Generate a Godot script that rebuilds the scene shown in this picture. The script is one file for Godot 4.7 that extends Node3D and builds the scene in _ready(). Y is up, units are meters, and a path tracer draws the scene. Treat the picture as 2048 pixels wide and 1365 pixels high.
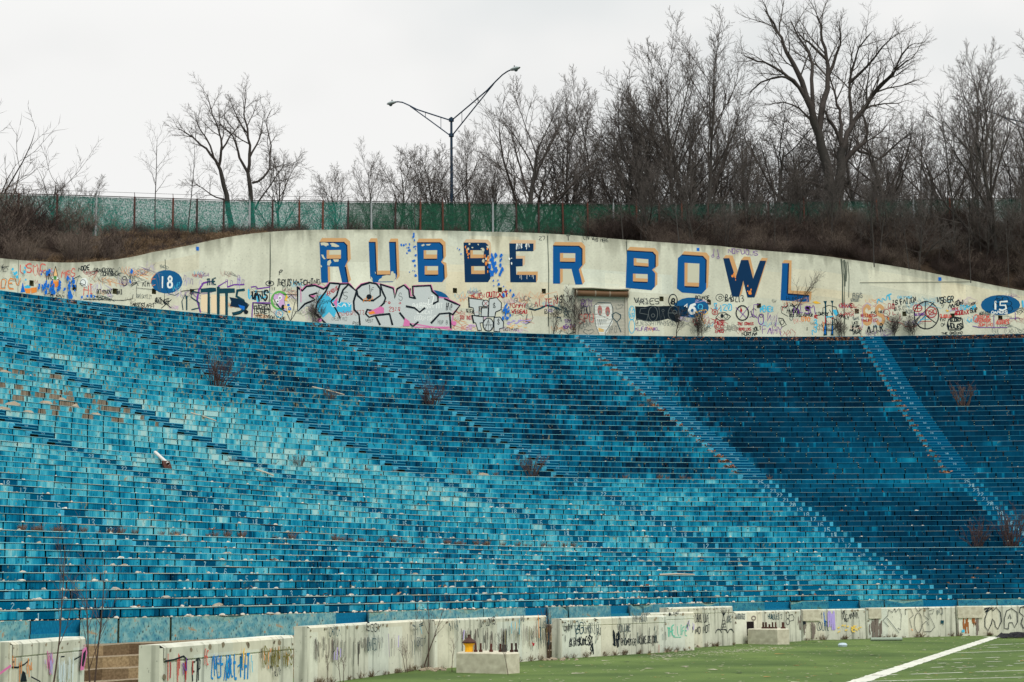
extends Node3D
# A derelict stadium bowl: faded blue terraces, a painted retaining wall, bare winter trees.

const EYE := 1.74
var M := {}
var rng := RandomNumberGenerator.new()
var used := {}

# ---------------------------------------------------------------- mesh building
class MB:
	var v := PackedVector3Array()
	var n := PackedVector3Array()
	var uv := PackedVector2Array()
	var c := PackedColorArray()
	var idx := PackedInt32Array()
	func quad(p0: Vector3, p1: Vector3, p2: Vector3, p3: Vector3, col := Color.WHITE, u0 := Vector2.ZERO, u1 := Vector2.ONE) -> void:   # clockwise from bottom left as seen from outside
		var k := v.size()
		var nn := (p3 - p0).cross(p1 - p0).normalized()
		if nn == Vector3.ZERO:
			nn = (p2 - p0).cross(p1 - p0).normalized()
		v.append_array(PackedVector3Array([p0, p1, p2, p3]))
		n.append_array(PackedVector3Array([nn, nn, nn, nn]))
		uv.append_array(PackedVector2Array([u0, Vector2(u0.x, u1.y), u1, Vector2(u1.x, u0.y)]))
		c.append_array(PackedColorArray([col, col, col, col]))
		idx.append_array(PackedInt32Array([k, k + 1, k + 2, k, k + 2, k + 3]))
	func tri(p0: Vector3, p1: Vector3, p2: Vector3, col := Color.WHITE) -> void:
		var k := v.size()
		var nn := (p2 - p0).cross(p1 - p0).normalized()
		v.append_array(PackedVector3Array([p0, p1, p2]))
		n.append_array(PackedVector3Array([nn, nn, nn]))
		uv.append_array(PackedVector2Array([Vector2(p0.x, p0.y), Vector2(p1.x, p1.y), Vector2(p2.x, p2.y)]))
		c.append_array(PackedColorArray([col, col, col]))
		idx.append_array(PackedInt32Array([k, k + 1, k + 2]))
	func hexa(b: Array, col := Color.WHITE) -> void:   # b: four bottom corners (front left, front right, back right, back left), four top corners
		quad(b[0], b[4], b[5], b[1], col)
		quad(b[1], b[5], b[6], b[2], col)
		quad(b[2], b[6], b[7], b[3], col)
		quad(b[3], b[7], b[4], b[0], col)
		quad(b[4], b[7], b[6], b[5], col)
		quad(b[3], b[0], b[1], b[2], col)
	func box(at: Vector3, size: Vector3, turn := 0.0, col := Color.WHITE, tilt := 0.0) -> void:   # centre of the bottom
		var bs := Basis(Vector3.UP, turn) * Basis(Vector3.RIGHT, tilt)
		var x := bs.x * size.x * 0.5
		var z := bs.z * size.z * 0.5
		var y := bs.y * size.y
		hexa([at - x + z, at + x + z, at + x - z, at - x - z, at - x + z + y, at + x + z + y, at + x - z + y, at - x - z + y], col)
	func tube(pts: PackedVector3Array, rad: PackedFloat32Array, sides: int, col := Color.WHITE, tip := true) -> void:
		var m := pts.size()
		var first := v.size()
		var up := Vector3(0.31, 0.2, 0.93)
		var d := Vector3.UP
		for i in m:
			if i < m - 1:
				d = (pts[i + 1] - pts[i]).normalized()
			var a := d.cross(up)
			if a.length_squared() < 0.01:
				a = d.cross(Vector3.RIGHT)
			a = a.normalized()
			var b := d.cross(a)
			if tip and i == m - 1:
				v.append(pts[i]); n.append(d); uv.append(Vector2(0, i)); c.append(col)
			else:
				for s in sides:
					var t := TAU * s / sides
					var o := a * cos(t) + b * sin(t)
					v.append(pts[i] + o * rad[i]); n.append(o); uv.append(Vector2(float(s) / sides, i)); c.append(col)
		for i in m - 1:
			var k := first + i * sides
			for s in sides:
				var s2 := (s + 1) % sides
				if tip and i == m - 2:
					idx.append(k + s); idx.append(first + (m - 1) * sides); idx.append(k + s2)
				else:
					idx.append(k + s); idx.append(k + sides + s); idx.append(k + sides + s2)
					idx.append(k + s); idx.append(k + sides + s2); idx.append(k + s2)
	func lathe(at: Vector3, prof: Array, sides := 12, col := Color.WHITE) -> void:   # prof: Vector2(radius, height) upwards
		for i in prof.size() - 1:
			for s in sides:
				var a := TAU * s / sides
				var b := TAU * (s + 1) / sides
				var p: Vector2 = prof[i]
				var q: Vector2 = prof[i + 1]
				var da := Vector3(cos(a), 0, -sin(a))
				var db := Vector3(cos(b), 0, -sin(b))
				quad(at + da * p.x + Vector3.UP * p.y, at + da * q.x + Vector3.UP * q.y, at + db * q.x + Vector3.UP * q.y, at + db * p.x + Vector3.UP * p.y, col)
	func mesh(mat: Material) -> ArrayMesh:
		var m := ArrayMesh.new()
		if v.is_empty():
			return m
		var arr := []
		arr.resize(Mesh.ARRAY_MAX)
		arr[Mesh.ARRAY_VERTEX] = v
		arr[Mesh.ARRAY_NORMAL] = n
		arr[Mesh.ARRAY_TEX_UV] = uv
		arr[Mesh.ARRAY_COLOR] = c
		arr[Mesh.ARRAY_INDEX] = idx
		m.add_surface_from_arrays(Mesh.PRIMITIVE_TRIANGLES, arr)
		m.surface_set_material(0, mat)
		return m

# ---------------------------------------------------------------- nodes
func numbered(called: String) -> String:
	var k: int = used.get(called, 0)
	used[called] = k + 1
	return called if k == 0 else "%s_%03d" % [called, k]

func tag(o: Node3D, label := "", category := "", group := "", kind := "") -> Node3D:
	if label: o.set_meta("label", label)
	if category: o.set_meta("category", category)
	if group: o.set_meta("group", group)
	if kind: o.set_meta("kind", kind)
	return o

func put(called: String, mesh: Mesh, parent: Node = null) -> MeshInstance3D:
	var o := MeshInstance3D.new()
	o.mesh = mesh
	if parent == null:
		o.name = numbered(called)
		add_child(o)
	else:
		o.name = called
		parent.add_child(o, true)
	return o

func thing(called: String, label: String, category: String, at := Vector3.ZERO, group := "") -> Node3D:
	var o := Node3D.new()
	o.name = numbered(called)
	add_child(o)
	o.position = at
	tag(o, label, category, group)
	return o

func copy(o: Node3D, called: String, label: String, at: Vector3, turn := 0.0, size := 1.0, tall := 1.0) -> Node3D:
	var c: Node3D = o.duplicate()
	c.name = numbered(called)
	add_child(c)
	c.transform = Transform3D(Basis(Vector3.UP, turn).scaled_local(Vector3(size, size * tall, size)), at)
	c.set_meta("label", label)
	return c

func scatter(called: String, mesh: Mesh, where: Array, tints: Array = []) -> MultiMeshInstance3D:
	var mm := MultiMesh.new()
	mm.transform_format = MultiMesh.TRANSFORM_3D
	mm.use_colors = tints.size() > 0
	mm.mesh = mesh
	mm.instance_count = where.size()
	for i in where.size():
		mm.set_instance_transform(i, where[i])
		if tints.size() > 0:
			mm.set_instance_color(i, tints[i])
	var o := MultiMeshInstance3D.new()
	o.multimesh = mm
	o.name = numbered(called)
	add_child(o)
	o.set_meta("kind", "stuff")
	return o

# ---------------------------------------------------------------- colours and materials
func lin(r: float, g: float, b: float, k := 1.0) -> Color:   # sRGB 0..255 -> linear, times k
	var c := Color(r / 255.0, g / 255.0, b / 255.0).srgb_to_linear()
	return Color(minf(c.r * k, 0.92), minf(c.g * k, 0.92), minf(c.b * k, 0.92))

func mat(called: String, rough := 0.9, col := Color.WHITE) -> StandardMaterial3D:
	var m := StandardMaterial3D.new()
	m.resource_name = called
	m.vertex_color_use_as_albedo = true
	m.albedo_color = col
	m.roughness = rough
	m.metallic_specular = 0.3
	M[called] = m
	return m

func fnoise(s: int, freq: float, oct := 4) -> FastNoiseLite:
	var f := FastNoiseLite.new()
	f.seed = s
	f.frequency = freq
	f.fractal_octaves = oct
	return f

func noise_tex(s: int, freq: float, low: Color, high: Color, oct := 5) -> NoiseTexture2D:
	var t := NoiseTexture2D.new()
	t.width = 512
	t.height = 512
	t.seamless = true
	t.noise = fnoise(s, freq, oct)
	var g := Gradient.new()
	g.set_color(0, low)
	g.set_color(1, high)
	t.color_ramp = g
	return t

func tri_tex(m: StandardMaterial3D, t: Texture2D, scale: float) -> void:
	m.albedo_texture = t
	m.uv1_triplanar = true
	m.uv1_world_triplanar = true
	m.uv1_scale = Vector3.ONE * scale

# ---------------------------------------------------------------- plan of the bowl (rows run along offset curves; arc length grows to the left)
const TREAD := 0.8145
const YAW0 := 0.08011
const X0 := 24.67
const Z0 := 64.2
const ARC1 := 0.23632
const RAD1 := 43.8
const ARC2 := 0.89361
const RAD2 := 11.58
const WALL_OFF := 44.283
var H := PackedFloat32Array()

func _turn(p: Vector3, r: float, a: float) -> Vector3:
	var cx := p.x - r * sin(p.z)
	var cz := p.y - r * cos(p.z)
	var h := p.z - a
	return Vector3(cx + r * sin(h), cz + r * cos(h), h)

func plan(off: float, along: float) -> Vector3:   # x, distance ahead, outward heading
	var p := Vector3(X0 + off * sin(YAW0), Z0 + off * cos(YAW0), YAW0)
	if along <= 0.0:
		return Vector3(p.x - along * cos(p.z), p.y + along * sin(p.z), p.z)
	var l1 := (RAD1 + off) * ARC1
	if along < l1:
		return _turn(p, RAD1 + off, along / (RAD1 + off))
	p = _turn(p, RAD1 + off, ARC1)
	along -= l1
	var l2 := (RAD2 + off) * ARC2
	if along < l2:
		return _turn(p, RAD2 + off, along / (RAD2 + off))
	p = _turn(p, RAD2 + off, ARC2)
	along -= l2
	return Vector3(p.x - along * cos(p.z), p.y + along * sin(p.z), p.z)

func at_s(off: float, s: float) -> float:   # arc length of a radial station: 0..1 first bend, 1..2 second, then hundreds of metres
	var l1 := (RAD1 + off) * ARC1
	var l2 := (RAD2 + off) * ARC2
	if s < 0.0:
		return s * 20.0
	if s < 1.0:
		return s * l1
	if s < 2.0:
		return l1 + (s - 1.0) * l2
	return l1 + l2 + (s - 2.0) * 100.0

func s_at(off: float, along: float) -> float:
	var l1 := (RAD1 + off) * ARC1
	var l2 := (RAD2 + off) * ARC2
	if along < 0.0:
		return along / 20.0
	if along < l1:
		return along / l1
	if along < l1 + l2:
		return 1.0 + (along - l1) / l2
	return 2.0 + (along - l1 - l2) / 100.0

func pos(off: float, along: float, y: float) -> Vector3:
	var p := plan(off, along)
	return Vector3(p.x, y, -p.y)

func reach(off: float) -> Vector2:   # the stretch of a row that the view takes in, with a margin
	var lo := 1e9
	var hi := -1e9
	var l := -14.0
	while l < 135.0:
		var p := plan(off, l)
		if p.y > 9.0 and absf(p.x) < p.y * 0.2845 + 5.0:
			lo = minf(lo, l)
			hi = maxf(hi, l)
		l += 0.5
	return Vector2(lo, hi)

const TOPS := [[-12, 18.0], [-7.46, 18.82], [-2.97, 19.47], [-0.22, 20.1], [3.94, 20.99], [7.86, 21.63], [9.91, 21.93], [13.61, 22.22], [15.59, 22.44], [21.24, 22.72], [25.89, 22.94], [30.6, 22.86], [35.32, 22.66], [38.14, 22.44], [40.06, 22.27], [41.88, 22.07], [43.48, 21.82], [44.98, 21.52], [46.62, 21.09], [48.46, 20.52], [50.62, 19.92], [51.9, 19.5], [53.14, 19.19], [54.59, 18.91], [56.17, 18.71], [58.47, 18.55], [61.0, 18.45], [70.0, 18.4], [95.0, 18.4]]
func wall_top(l: float) -> float:
	for i in TOPS.size() - 1:
		if l < TOPS[i + 1][0]:
			var t: float = clampf((l - TOPS[i][0]) / (TOPS[i + 1][0] - TOPS[i][0]), 0.0, 1.0)
			var p0: float = TOPS[maxi(i - 1, 0)][1]
			return cubic_interpolate(TOPS[i][1], TOPS[i + 1][1], p0, TOPS[mini(i + 2, TOPS.size() - 1)][1], t)
	return 18.4

# the fence line behind the wall, left to right
const FENCE := [Vector2(-62, 107), Vector2(-37.3, 112.2), Vector2(-28.1, 113.7), Vector2(-18.7, 115.6), Vector2(-13.2, 116.0), Vector2(-4.0, 116.9), Vector2(2.6, 117.4), Vector2(10.0, 118.0), Vector2(19.6, 117.5), Vector2(29.0, 117.1), Vector2(34.1, 117.1), Vector2(60, 117)]
const FENCE_TOP := 27.17
func fence_z(x: float) -> float:
	for i in FENCE.size() - 1:
		if x < FENCE[i + 1].x:
			return lerpf(FENCE[i].y, FENCE[i + 1].y, (x - FENCE[i].x) / (FENCE[i + 1].x - FENCE[i].x))
	return 117.0

func bank(x: float, z: float) -> float:   # height of the ground behind the wall at x and distance z ahead
	# the wall's own line at this x
	var lo := -14.0
	var hi := 100.0
	for i in 18:
		var m := (lo + hi) * 0.5
		if plan(WALL_OFF, m).x > x:
			lo = m
		else:
			hi = m
	var w := plan(WALL_OFF, lo)
	var fz := fence_z(x)
	var y0 := wall_top(lo) - 0.35
	if x < -32.0:
		y0 = 18.1
	var t := clampf((z - w.y) / maxf(fz - w.y, 1.0), 0.0, 1.0)
	var e := t * t * (3.0 - 2.0 * t) * 0.5 + t * 0.5
	return lerpf(y0, 24.55, e) + sin(x * 0.9 + z * 0.7) * 0.07 + sin(x * 0.31 - z * 0.5) * 0.1

func onto_bank(x: float, z: float) -> Vector3:
	return Vector3(x, bank(x, z), -z)

func wall_z(x: float) -> float:
	var lo := -14.0
	var hi := 100.0
	for i in 18:
		var m := (lo + hi) * 0.5
		if plan(WALL_OFF, m).x > x:
			lo = m
		else:
			hi = m
	return plan(WALL_OFF, lo).y

# ---------------------------------------------------------------- strokes and lettering (paint on walls)
const FONT := {"A": "002640 1333", "B": "000636453403 034041 3443413000", "C": "4536160501103041", "D": "000636453130 3000", "E": "46060040 0333", "F": "460600 0333", "G": "45361605011030414323", "H": "0006 4640 0343", "I": "1636 2620 1030", "J": "4641301001", "K": "0006 460340", "L": "060040", "M": "0006234640", "N": "00064046", "O": "1605011030414536 3616", "P": "0006364534330303", "Q": "16050110304145361 3140", "R": "00063645343303 2340", "S": "453616050413334241301001", "T": "0646 2620", "U": "06011030414 4146", "V": "062046", "W": "0610243046", "X": "0640 4600", "Y": "062346 2320", "Z": "06460040", "0": "160501103041453616 1236", "1": "152620 1030", "2": "0516364534010040", "3": "05163645341333424130100", "4": "300646 3630 0242", "5": "460603334241301001", "6": "45361605011030414233130", "7": "064610", "8": "13041636453323130201103041423313", "9": "4333130405163645413010", "@": "4232223343443322 43453616050110304", "$": "453616050413334241301001 2720", "?": "051636453423 2120", "!": "2622 2120", "-": "1333", "+": "1333 2422", ":": "2425 2122", ".": "2021", "'": "2625", "/": "0046"}
const INK := {"k": [16, 30, 36], "j": [22, 132, 200], "b": [22, 105, 195], "c": [70, 180, 215], "r": [165, 32, 48], "i": [205, 95, 85], "p": [112, 62, 150], "m": [208, 116, 168], "l": [170, 155, 215], "v": [200, 165, 205], "s": [188, 195, 194], "w": [225, 230, 226], "o": [228, 140, 62], "y": [232, 182, 60], "a": [226, 196, 90], "n": [6, 40, 66], "N": [8, 48, 84], "B": [8, 84, 144], "O": [14, 88, 136], "x": [4, 34, 66], "t": [200, 156, 108], "T": [206, 176, 142], "e": [196, 194, 172], "g": [96, 170, 84], "G": [18, 66, 78], "h": [98, 106, 106], "f": [238, 186, 130], "q": [226, 206, 172], "d": [116, 108, 100], "u": [204, 220, 228], "Y": [112, 108, 50], "C": [92, 186, 160], "z": [150, 92, 50]}
var layer := 0

func wall_node(i: float, d: float) -> Vector2:
	var p := plan(WALL_OFF, i * 0.5)
	return Vector2(p.x - sin(p.z) * d, p.y - cos(p.z) * d)

func face(surf: String, u: float, y: float, d: float) -> Vector3:
	if surf == "W":   # the wall is built of half metre facets; paint follows them
		var i := floorf(-u * 2.0)
		var a2 := wall_node(i, d)
		var b2 := wall_node(i + 1.0, d)
		var q2 := a2.lerp(b2, -u * 2.0 - i)
		return Vector3(q2.x, y, -q2.y)
	var s: Array = PANELS[surf]
	var a: Vector2 = s[0]
	var t := ((s[1] as Vector2) - a).normalized()
	var nrm := Vector2(t.y, -t.x)
	var q := a + t * u + nrm * d
	return Vector3(q.x, y, -q.y)

func ribbon(mb: MB, surf: String, given: PackedVector2Array, w: float, col: Color, d: float) -> void:
	var pts := given
	if surf == "W":
		pts = PackedVector2Array([given[0]])
		for i in range(1, given.size()):
			var a := given[i - 1]
			var b := given[i]
			var ga := floorf(a.x * 2.0)
			var gb := floorf(b.x * 2.0)
			var k := ga
			while k != gb:
				var x := (maxf(k, k + signf(gb - ga)) if gb > ga else k) * 0.5
				var t := (x - a.x) / (b.x - a.x)
				if t > 0.04 and t < 0.96:
					pts.append(a.lerp(b, t))
				k += signf(gb - ga)
			pts.append(b)
	var m := pts.size()
	var lo := PackedVector3Array()
	var hi := PackedVector3Array()
	for i in m:
		var t := Vector2.ZERO
		if i > 0:
			t += (pts[i] - pts[i - 1]).normalized()
		if i < m - 1:
			t += (pts[i + 1] - pts[i]).normalized()
		t = t.normalized() if t.length() > 0.01 else Vector2.RIGHT
		var e := Vector2.ZERO
		if i == 0:
			e = -t * w * 0.3
		elif i == m - 1:
			e = t * w * 0.3
		var s := Vector2(-t.y, t.x) * w * 0.5 * (0.85 + 0.3 * fposmod(sin(pts[i].x * 31.0 + i) * 7.0, 1.0))
		var dd := d + i * 0.00008
		lo.append(face(surf, pts[i].x + e.x - s.x, pts[i].y + e.y - s.y, dd))
		hi.append(face(surf, pts[i].x + e.x + s.x, pts[i].y + e.y + s.y, dd))
	for i in m - 1:
		mb.quad(lo[i], hi[i], hi[i + 1], lo[i + 1], col)

func blob(mb: MB, surf: String, whole: PackedVector2Array, col: Color, d: float) -> void:
	if surf != "W":
		piece(mb, surf, whole, col, d)
		return
	var lo := 1e9
	var hi := -1e9
	for p in whole:
		lo = minf(lo, p.x)
		hi = maxf(hi, p.x)
	for k in range(floori(lo * 2.0), floori(hi * 2.0) + 1):
		var strip := PackedVector2Array([Vector2(k * 0.5, -99), Vector2(k * 0.5 + 0.5, -99), Vector2(k * 0.5 + 0.5, 99), Vector2(k * 0.5, 99)])
		for part in Geometry2D.intersect_polygons(whole, strip):
			piece(mb, surf, part, col, d)

func piece(mb: MB, surf: String, pts: PackedVector2Array, col: Color, d: float) -> void:
	var t := Geometry2D.triangulate_polygon(pts)
	for i in range(0, t.size(), 3):
		var q := [pts[t[i]], pts[t[i + 1]], pts[t[i + 2]]]
		if (q[1] - q[0]).cross(q[2] - q[0]) > 0.0:
			q.reverse()
		mb.tri(face(surf, q[0].x, q[0].y, d), face(surf, q[1].x, q[1].y, d), face(surf, q[2].x, q[2].y, d), col)

func pairs(words: PackedStringArray, from: int) -> PackedVector2Array:
	var out := PackedVector2Array()
	for i in range(from, words.size()):
		var c := words[i].split(",")
		if c.size() == 2:
			out.append(Vector2(c[0].to_float(), c[1].to_float()))
	return out

func glyph(ch: String) -> Array:
	var out := []
	if FONT.has(ch):
		for s in (FONT[ch] as String).split(" "):
			var line := PackedVector2Array()
			for i in range(0, s.length() - 1, 2):
				line.append(Vector2(s[i].to_float() / 4.0, s[i + 1].to_float() / 6.0))
			if line.size() > 1:
				out.append(line)
	return out

func lettering(mb: MB, surf: String, text: String, a: Vector2, b: Vector2, high: float, slant: float, w: float, col: Color, d: float, wobble := 0.07) -> void:
	var n := text.length()
	var step := (b - a) / n
	var wide := step.length() * 0.76
	var dir := step.normalized()
	for i in n:
		var roll := rng.randf_range(-0.14, 0.14) * signf(wobble)
		var wv := w * rng.randf_range(0.75, 1.3)
		var o := a + step * i + Vector2(0, rng.randf_range(-0.06, 0.06) * high * signf(wobble))
		var hh := high * (1.0 + rng.randf_range(-0.12, 0.12) * signf(wobble))
		for line in glyph(text[i]):
			var pts := PackedVector2Array()
			for p in line:
				pts.append(o + (dir * (p.x * wide + p.y * hh * slant) + Vector2(0, p.y * hh)).rotated(roll) + Vector2(rng.randf_range(-wobble, wobble), rng.randf_range(-wobble, wobble)) * high)
			if pts.size() > 2:   # a hand rounds the corners off
				var soft := PackedVector2Array([pts[0]])
				for j in range(1, pts.size()):
					soft.append(pts[j - 1].lerp(pts[j], 0.28))
					soft.append(pts[j - 1].lerp(pts[j], 0.72))
				soft.append(pts[pts.size() - 1])
				pts = soft
			ribbon(mb, surf, pts, wv, col, d)

func ink(code: String) -> Color:
	var q: Array = INK.get(code, [40, 40, 40])
	return lin(q[0], q[1], q[2], 1.15)

func g(surf: String, called: String, label: String, strokes: String) -> void:
	var mb := MB.new()
	layer = 0
	for s in strokes.split(";"):
		layer += 1
		var d := 0.005 + layer * 0.0008
		if s.begins_with("="):
			var cut := s.find("|")
			var wds := s.substr(1, cut - 1).split(" ")
			var p := pairs(wds, 1)
			lettering(mb, surf, s.substr(cut + 1), p[0], p[1], wds[3].to_float(), wds[4].to_float(), wds[0].substr(1).to_float() * 0.01, ink(wds[0][0]), d)
		else:
			var wds := s.split(" ")
			var p := pairs(wds, 1)
			if p.size() < 2:
				continue
			if wds[0][1] == "#":
				blob(mb, surf, p, ink(wds[0][0]), d)
			else:
				ribbon(mb, surf, p, wds[0].substr(1).to_float() * 0.01, ink(wds[0][0]), d)
	var o := put(called, mb.mesh(M.paint), owners[surf])
	if label:
		o.set_meta("label", label)

var owners := {}
var PANELS := {}

# ---------------------------------------------------------------- textures of the place
func pick(bri: float) -> Color:   # faded bench paint, navy to pale cyan (display values)
	const R := [[3, 36, 58], [4, 70, 101], [8, 114, 149], [36, 152, 182], [94, 187, 203], [172, 214, 212]]
	var f := clampf(bri, 0.0, 0.999) * 5.0
	var i := int(f)
	var a: Array = R[i]
	var b: Array = R[mini(i + 1, 5)]
	f -= i
	return Color(lerpf(a[0], b[0], f) / 255.0, lerpf(a[1], b[1], f) / 255.0, lerpf(a[2], b[2], f) / 255.0)

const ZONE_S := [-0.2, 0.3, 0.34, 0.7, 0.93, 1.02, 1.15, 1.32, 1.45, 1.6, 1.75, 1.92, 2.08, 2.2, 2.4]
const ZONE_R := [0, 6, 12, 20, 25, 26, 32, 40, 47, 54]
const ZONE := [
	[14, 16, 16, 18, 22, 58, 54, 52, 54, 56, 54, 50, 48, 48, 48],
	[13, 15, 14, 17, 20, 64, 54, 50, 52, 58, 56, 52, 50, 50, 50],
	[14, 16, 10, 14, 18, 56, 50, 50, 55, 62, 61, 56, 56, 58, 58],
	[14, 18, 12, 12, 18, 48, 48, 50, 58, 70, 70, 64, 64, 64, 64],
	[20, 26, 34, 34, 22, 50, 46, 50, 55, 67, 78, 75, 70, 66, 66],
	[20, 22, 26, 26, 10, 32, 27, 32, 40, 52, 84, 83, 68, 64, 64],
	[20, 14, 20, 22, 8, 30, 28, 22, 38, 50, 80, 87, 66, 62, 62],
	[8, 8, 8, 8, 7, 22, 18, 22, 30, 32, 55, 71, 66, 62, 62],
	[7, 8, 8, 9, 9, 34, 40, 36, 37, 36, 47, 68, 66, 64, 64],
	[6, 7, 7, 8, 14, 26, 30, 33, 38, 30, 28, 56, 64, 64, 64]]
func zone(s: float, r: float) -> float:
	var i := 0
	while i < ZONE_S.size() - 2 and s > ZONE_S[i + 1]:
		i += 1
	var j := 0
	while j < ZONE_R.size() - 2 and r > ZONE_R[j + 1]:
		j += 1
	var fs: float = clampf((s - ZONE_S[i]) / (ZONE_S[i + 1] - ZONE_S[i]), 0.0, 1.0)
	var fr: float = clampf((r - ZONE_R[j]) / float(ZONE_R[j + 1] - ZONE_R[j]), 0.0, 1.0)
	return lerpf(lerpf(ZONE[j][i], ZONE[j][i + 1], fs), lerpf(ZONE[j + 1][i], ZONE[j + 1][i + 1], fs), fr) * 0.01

func half_reach(r: int, half: int) -> Vector2:
	var rr: Vector2 = REACH[r]
	var m := (rr.x + rr.y) * 0.5
	return Vector2(rr.x, m + 1.3) if half == 0 else Vector2(m - 1.3, rr.y)

const TEX_W := 2048
const STRIP := 16
func bench_paint(half: int) -> ImageTexture:   # one strip of weathered paint for every row: streaks run down, patches spread along and across rows
	var streak := fnoise(11, 0.22, 3)
	var wide := fnoise(12, 0.035, 4)
	var patch := fnoise(13, 0.09, 4)
	var bare := fnoise(14, 0.13, 3)
	var hh := 54 * STRIP
	var bytes := PackedByteArray()
	bytes.resize(TEX_W * hh * 3)
	for r in range(1, 55):
		var off := (r - 0.5) * TREAD
		var rr := half_reach(r, half)
		for i in TEX_W:
			var l := lerpf(rr.x, rr.y, (i + 0.5) / TEX_W)
			var s := s_at(off, l)
			var p := plan(off, l)
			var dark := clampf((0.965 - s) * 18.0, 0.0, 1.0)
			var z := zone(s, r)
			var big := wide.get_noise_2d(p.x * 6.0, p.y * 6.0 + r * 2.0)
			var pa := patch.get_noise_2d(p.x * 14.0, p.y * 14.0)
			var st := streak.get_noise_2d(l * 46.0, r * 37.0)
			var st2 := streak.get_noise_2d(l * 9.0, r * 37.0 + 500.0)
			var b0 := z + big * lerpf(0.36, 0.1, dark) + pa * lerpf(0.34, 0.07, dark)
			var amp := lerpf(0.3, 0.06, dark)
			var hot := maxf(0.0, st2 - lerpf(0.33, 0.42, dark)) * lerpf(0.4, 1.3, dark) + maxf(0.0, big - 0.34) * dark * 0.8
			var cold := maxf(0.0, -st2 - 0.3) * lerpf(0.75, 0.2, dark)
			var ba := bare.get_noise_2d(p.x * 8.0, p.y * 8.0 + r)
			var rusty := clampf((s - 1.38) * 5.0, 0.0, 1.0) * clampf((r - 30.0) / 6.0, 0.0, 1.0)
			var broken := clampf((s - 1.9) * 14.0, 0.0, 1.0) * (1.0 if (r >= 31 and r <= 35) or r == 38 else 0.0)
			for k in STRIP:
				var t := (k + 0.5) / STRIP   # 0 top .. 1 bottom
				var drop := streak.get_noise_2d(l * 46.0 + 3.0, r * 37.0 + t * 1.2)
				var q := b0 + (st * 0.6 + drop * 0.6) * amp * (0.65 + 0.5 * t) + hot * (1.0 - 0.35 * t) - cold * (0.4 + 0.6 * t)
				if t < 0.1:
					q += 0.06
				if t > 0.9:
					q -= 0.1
				var c := pick(q)
				var fleck := bare.get_noise_2d(l * 40.0, r * 31.0 + t * 9.0)
				if fleck + rusty * 0.22 + ba * 0.5 > 0.66 + dark * 0.12:
					c = c.lerp(Color(0.66, 0.56, 0.42) if fleck > 0.2 else Color(0.72, 0.5, 0.26), 0.7)
				elif fleck < -0.56 and z > 0.3:
					c = c.lerp(Color(0.02, 0.15, 0.18), 0.75)
				if broken > 0.0 and ba * 1.3 + pa * 0.8 + (0.25 if r == 33 or r == 34 else 0.05) > 0.28 + absf(t - 0.45) * 0.3:
					var gsh := 0.52 + drop * 0.2
					c = Color(gsh, gsh * 0.92, gsh * 0.8)
				var o := (((r - 1) * STRIP + k) * TEX_W + i) * 3
				bytes[o] = clampi(int(c.r * 255.0), 0, 255)
				bytes[o + 1] = clampi(int(c.g * 255.0), 0, 255)
				bytes[o + 2] = clampi(int(c.b * 255.0), 0, 255)
	return ImageTexture.create_from_image(Image.create_from_data(TEX_W, hh, false, Image.FORMAT_RGB8, bytes))

func wall_paint(w: int, h: int, seed_: int, metres: float, tall: float, dirt: float) -> ImageTexture:   # cream paint with runs from the top edge, patches of later coats, grime
	var runs := fnoise(seed_, 0.5, 3)
	var soft := fnoise(seed_ + 1, 0.05, 4)
	var fine := fnoise(seed_ + 2, 0.6, 3)
	var bytes := PackedByteArray()
	bytes.resize(w * h * 3)
	var coats := []
	var r2 := RandomNumberGenerator.new()
	r2.seed = seed_
	for i in int(metres * 0.45):
		coats.append([r2.randf() * metres, r2.randf() * tall * 0.9, r2.randf_range(1.5, 6.0), r2.randf_range(0.8, 2.6), r2.randf_range(-0.035, 0.045), r2.randf_range(-0.02, 0.03)])
	for i in w:
		var x := metres * (i + 0.5) / w
		var reachd := 0.25 + 1.6 * maxf(0.0, runs.get_noise_2d(x * 2.4, 3.0)) + 2.2 * maxf(0.0, runs.get_noise_2d(x * 0.7, 40.0))
		var tone := runs.get_noise_2d(x * 3.5, 9.0)
		for j in h:
			var y := tall * (j + 0.5) / h   # metres below the top
			var v := 0.0
			var warm := 0.0
			for ct in coats:
				if absf(x - ct[0]) < ct[2] * 0.5 and absf(y - ct[1]) < ct[3] * 0.5:
					v += ct[4]
					warm += ct[5]
			v += soft.get_noise_2d(x * 6.0, y * 6.0) * 0.06 + fine.get_noise_2d(x * 9.0, y * 9.0) * 0.03
			v -= maxf(0.0, 1.0 - y / reachd) * dirt * (0.55 + 0.6 * tone)
			v += runs.get_noise_2d(x * 3.0, y * 0.12) * 0.035
			var rim := fine.get_noise_2d(x * 14.0, y * 14.0)
			if rim > 0.62:
				v -= 0.16
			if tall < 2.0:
				v -= maxf(0.0, (y - tall + 0.32) / 0.32) * 0.1 * (0.8 + 1.2 * soft.get_noise_2d(x * 20.0, 5.0))  # barriers get darker towards the foot
				v -= maxf(0.0, runs.get_noise_2d(x * 9.0, y * 0.5) - 0.15) * 0.38
			var o := (j * w + i) * 3
			bytes[o] = clampi(int((0.815 + v + warm) * 255.0), 0, 255)
			bytes[o + 1] = clampi(int((0.81 + v) * 255.0), 0, 255)
			bytes[o + 2] = clampi(int((0.735 + v * 0.95 - warm) * 255.0), 0, 255)
	return ImageTexture.create_from_image(Image.create_from_data(w, h, false, Image.FORMAT_RGB8, bytes))

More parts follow.
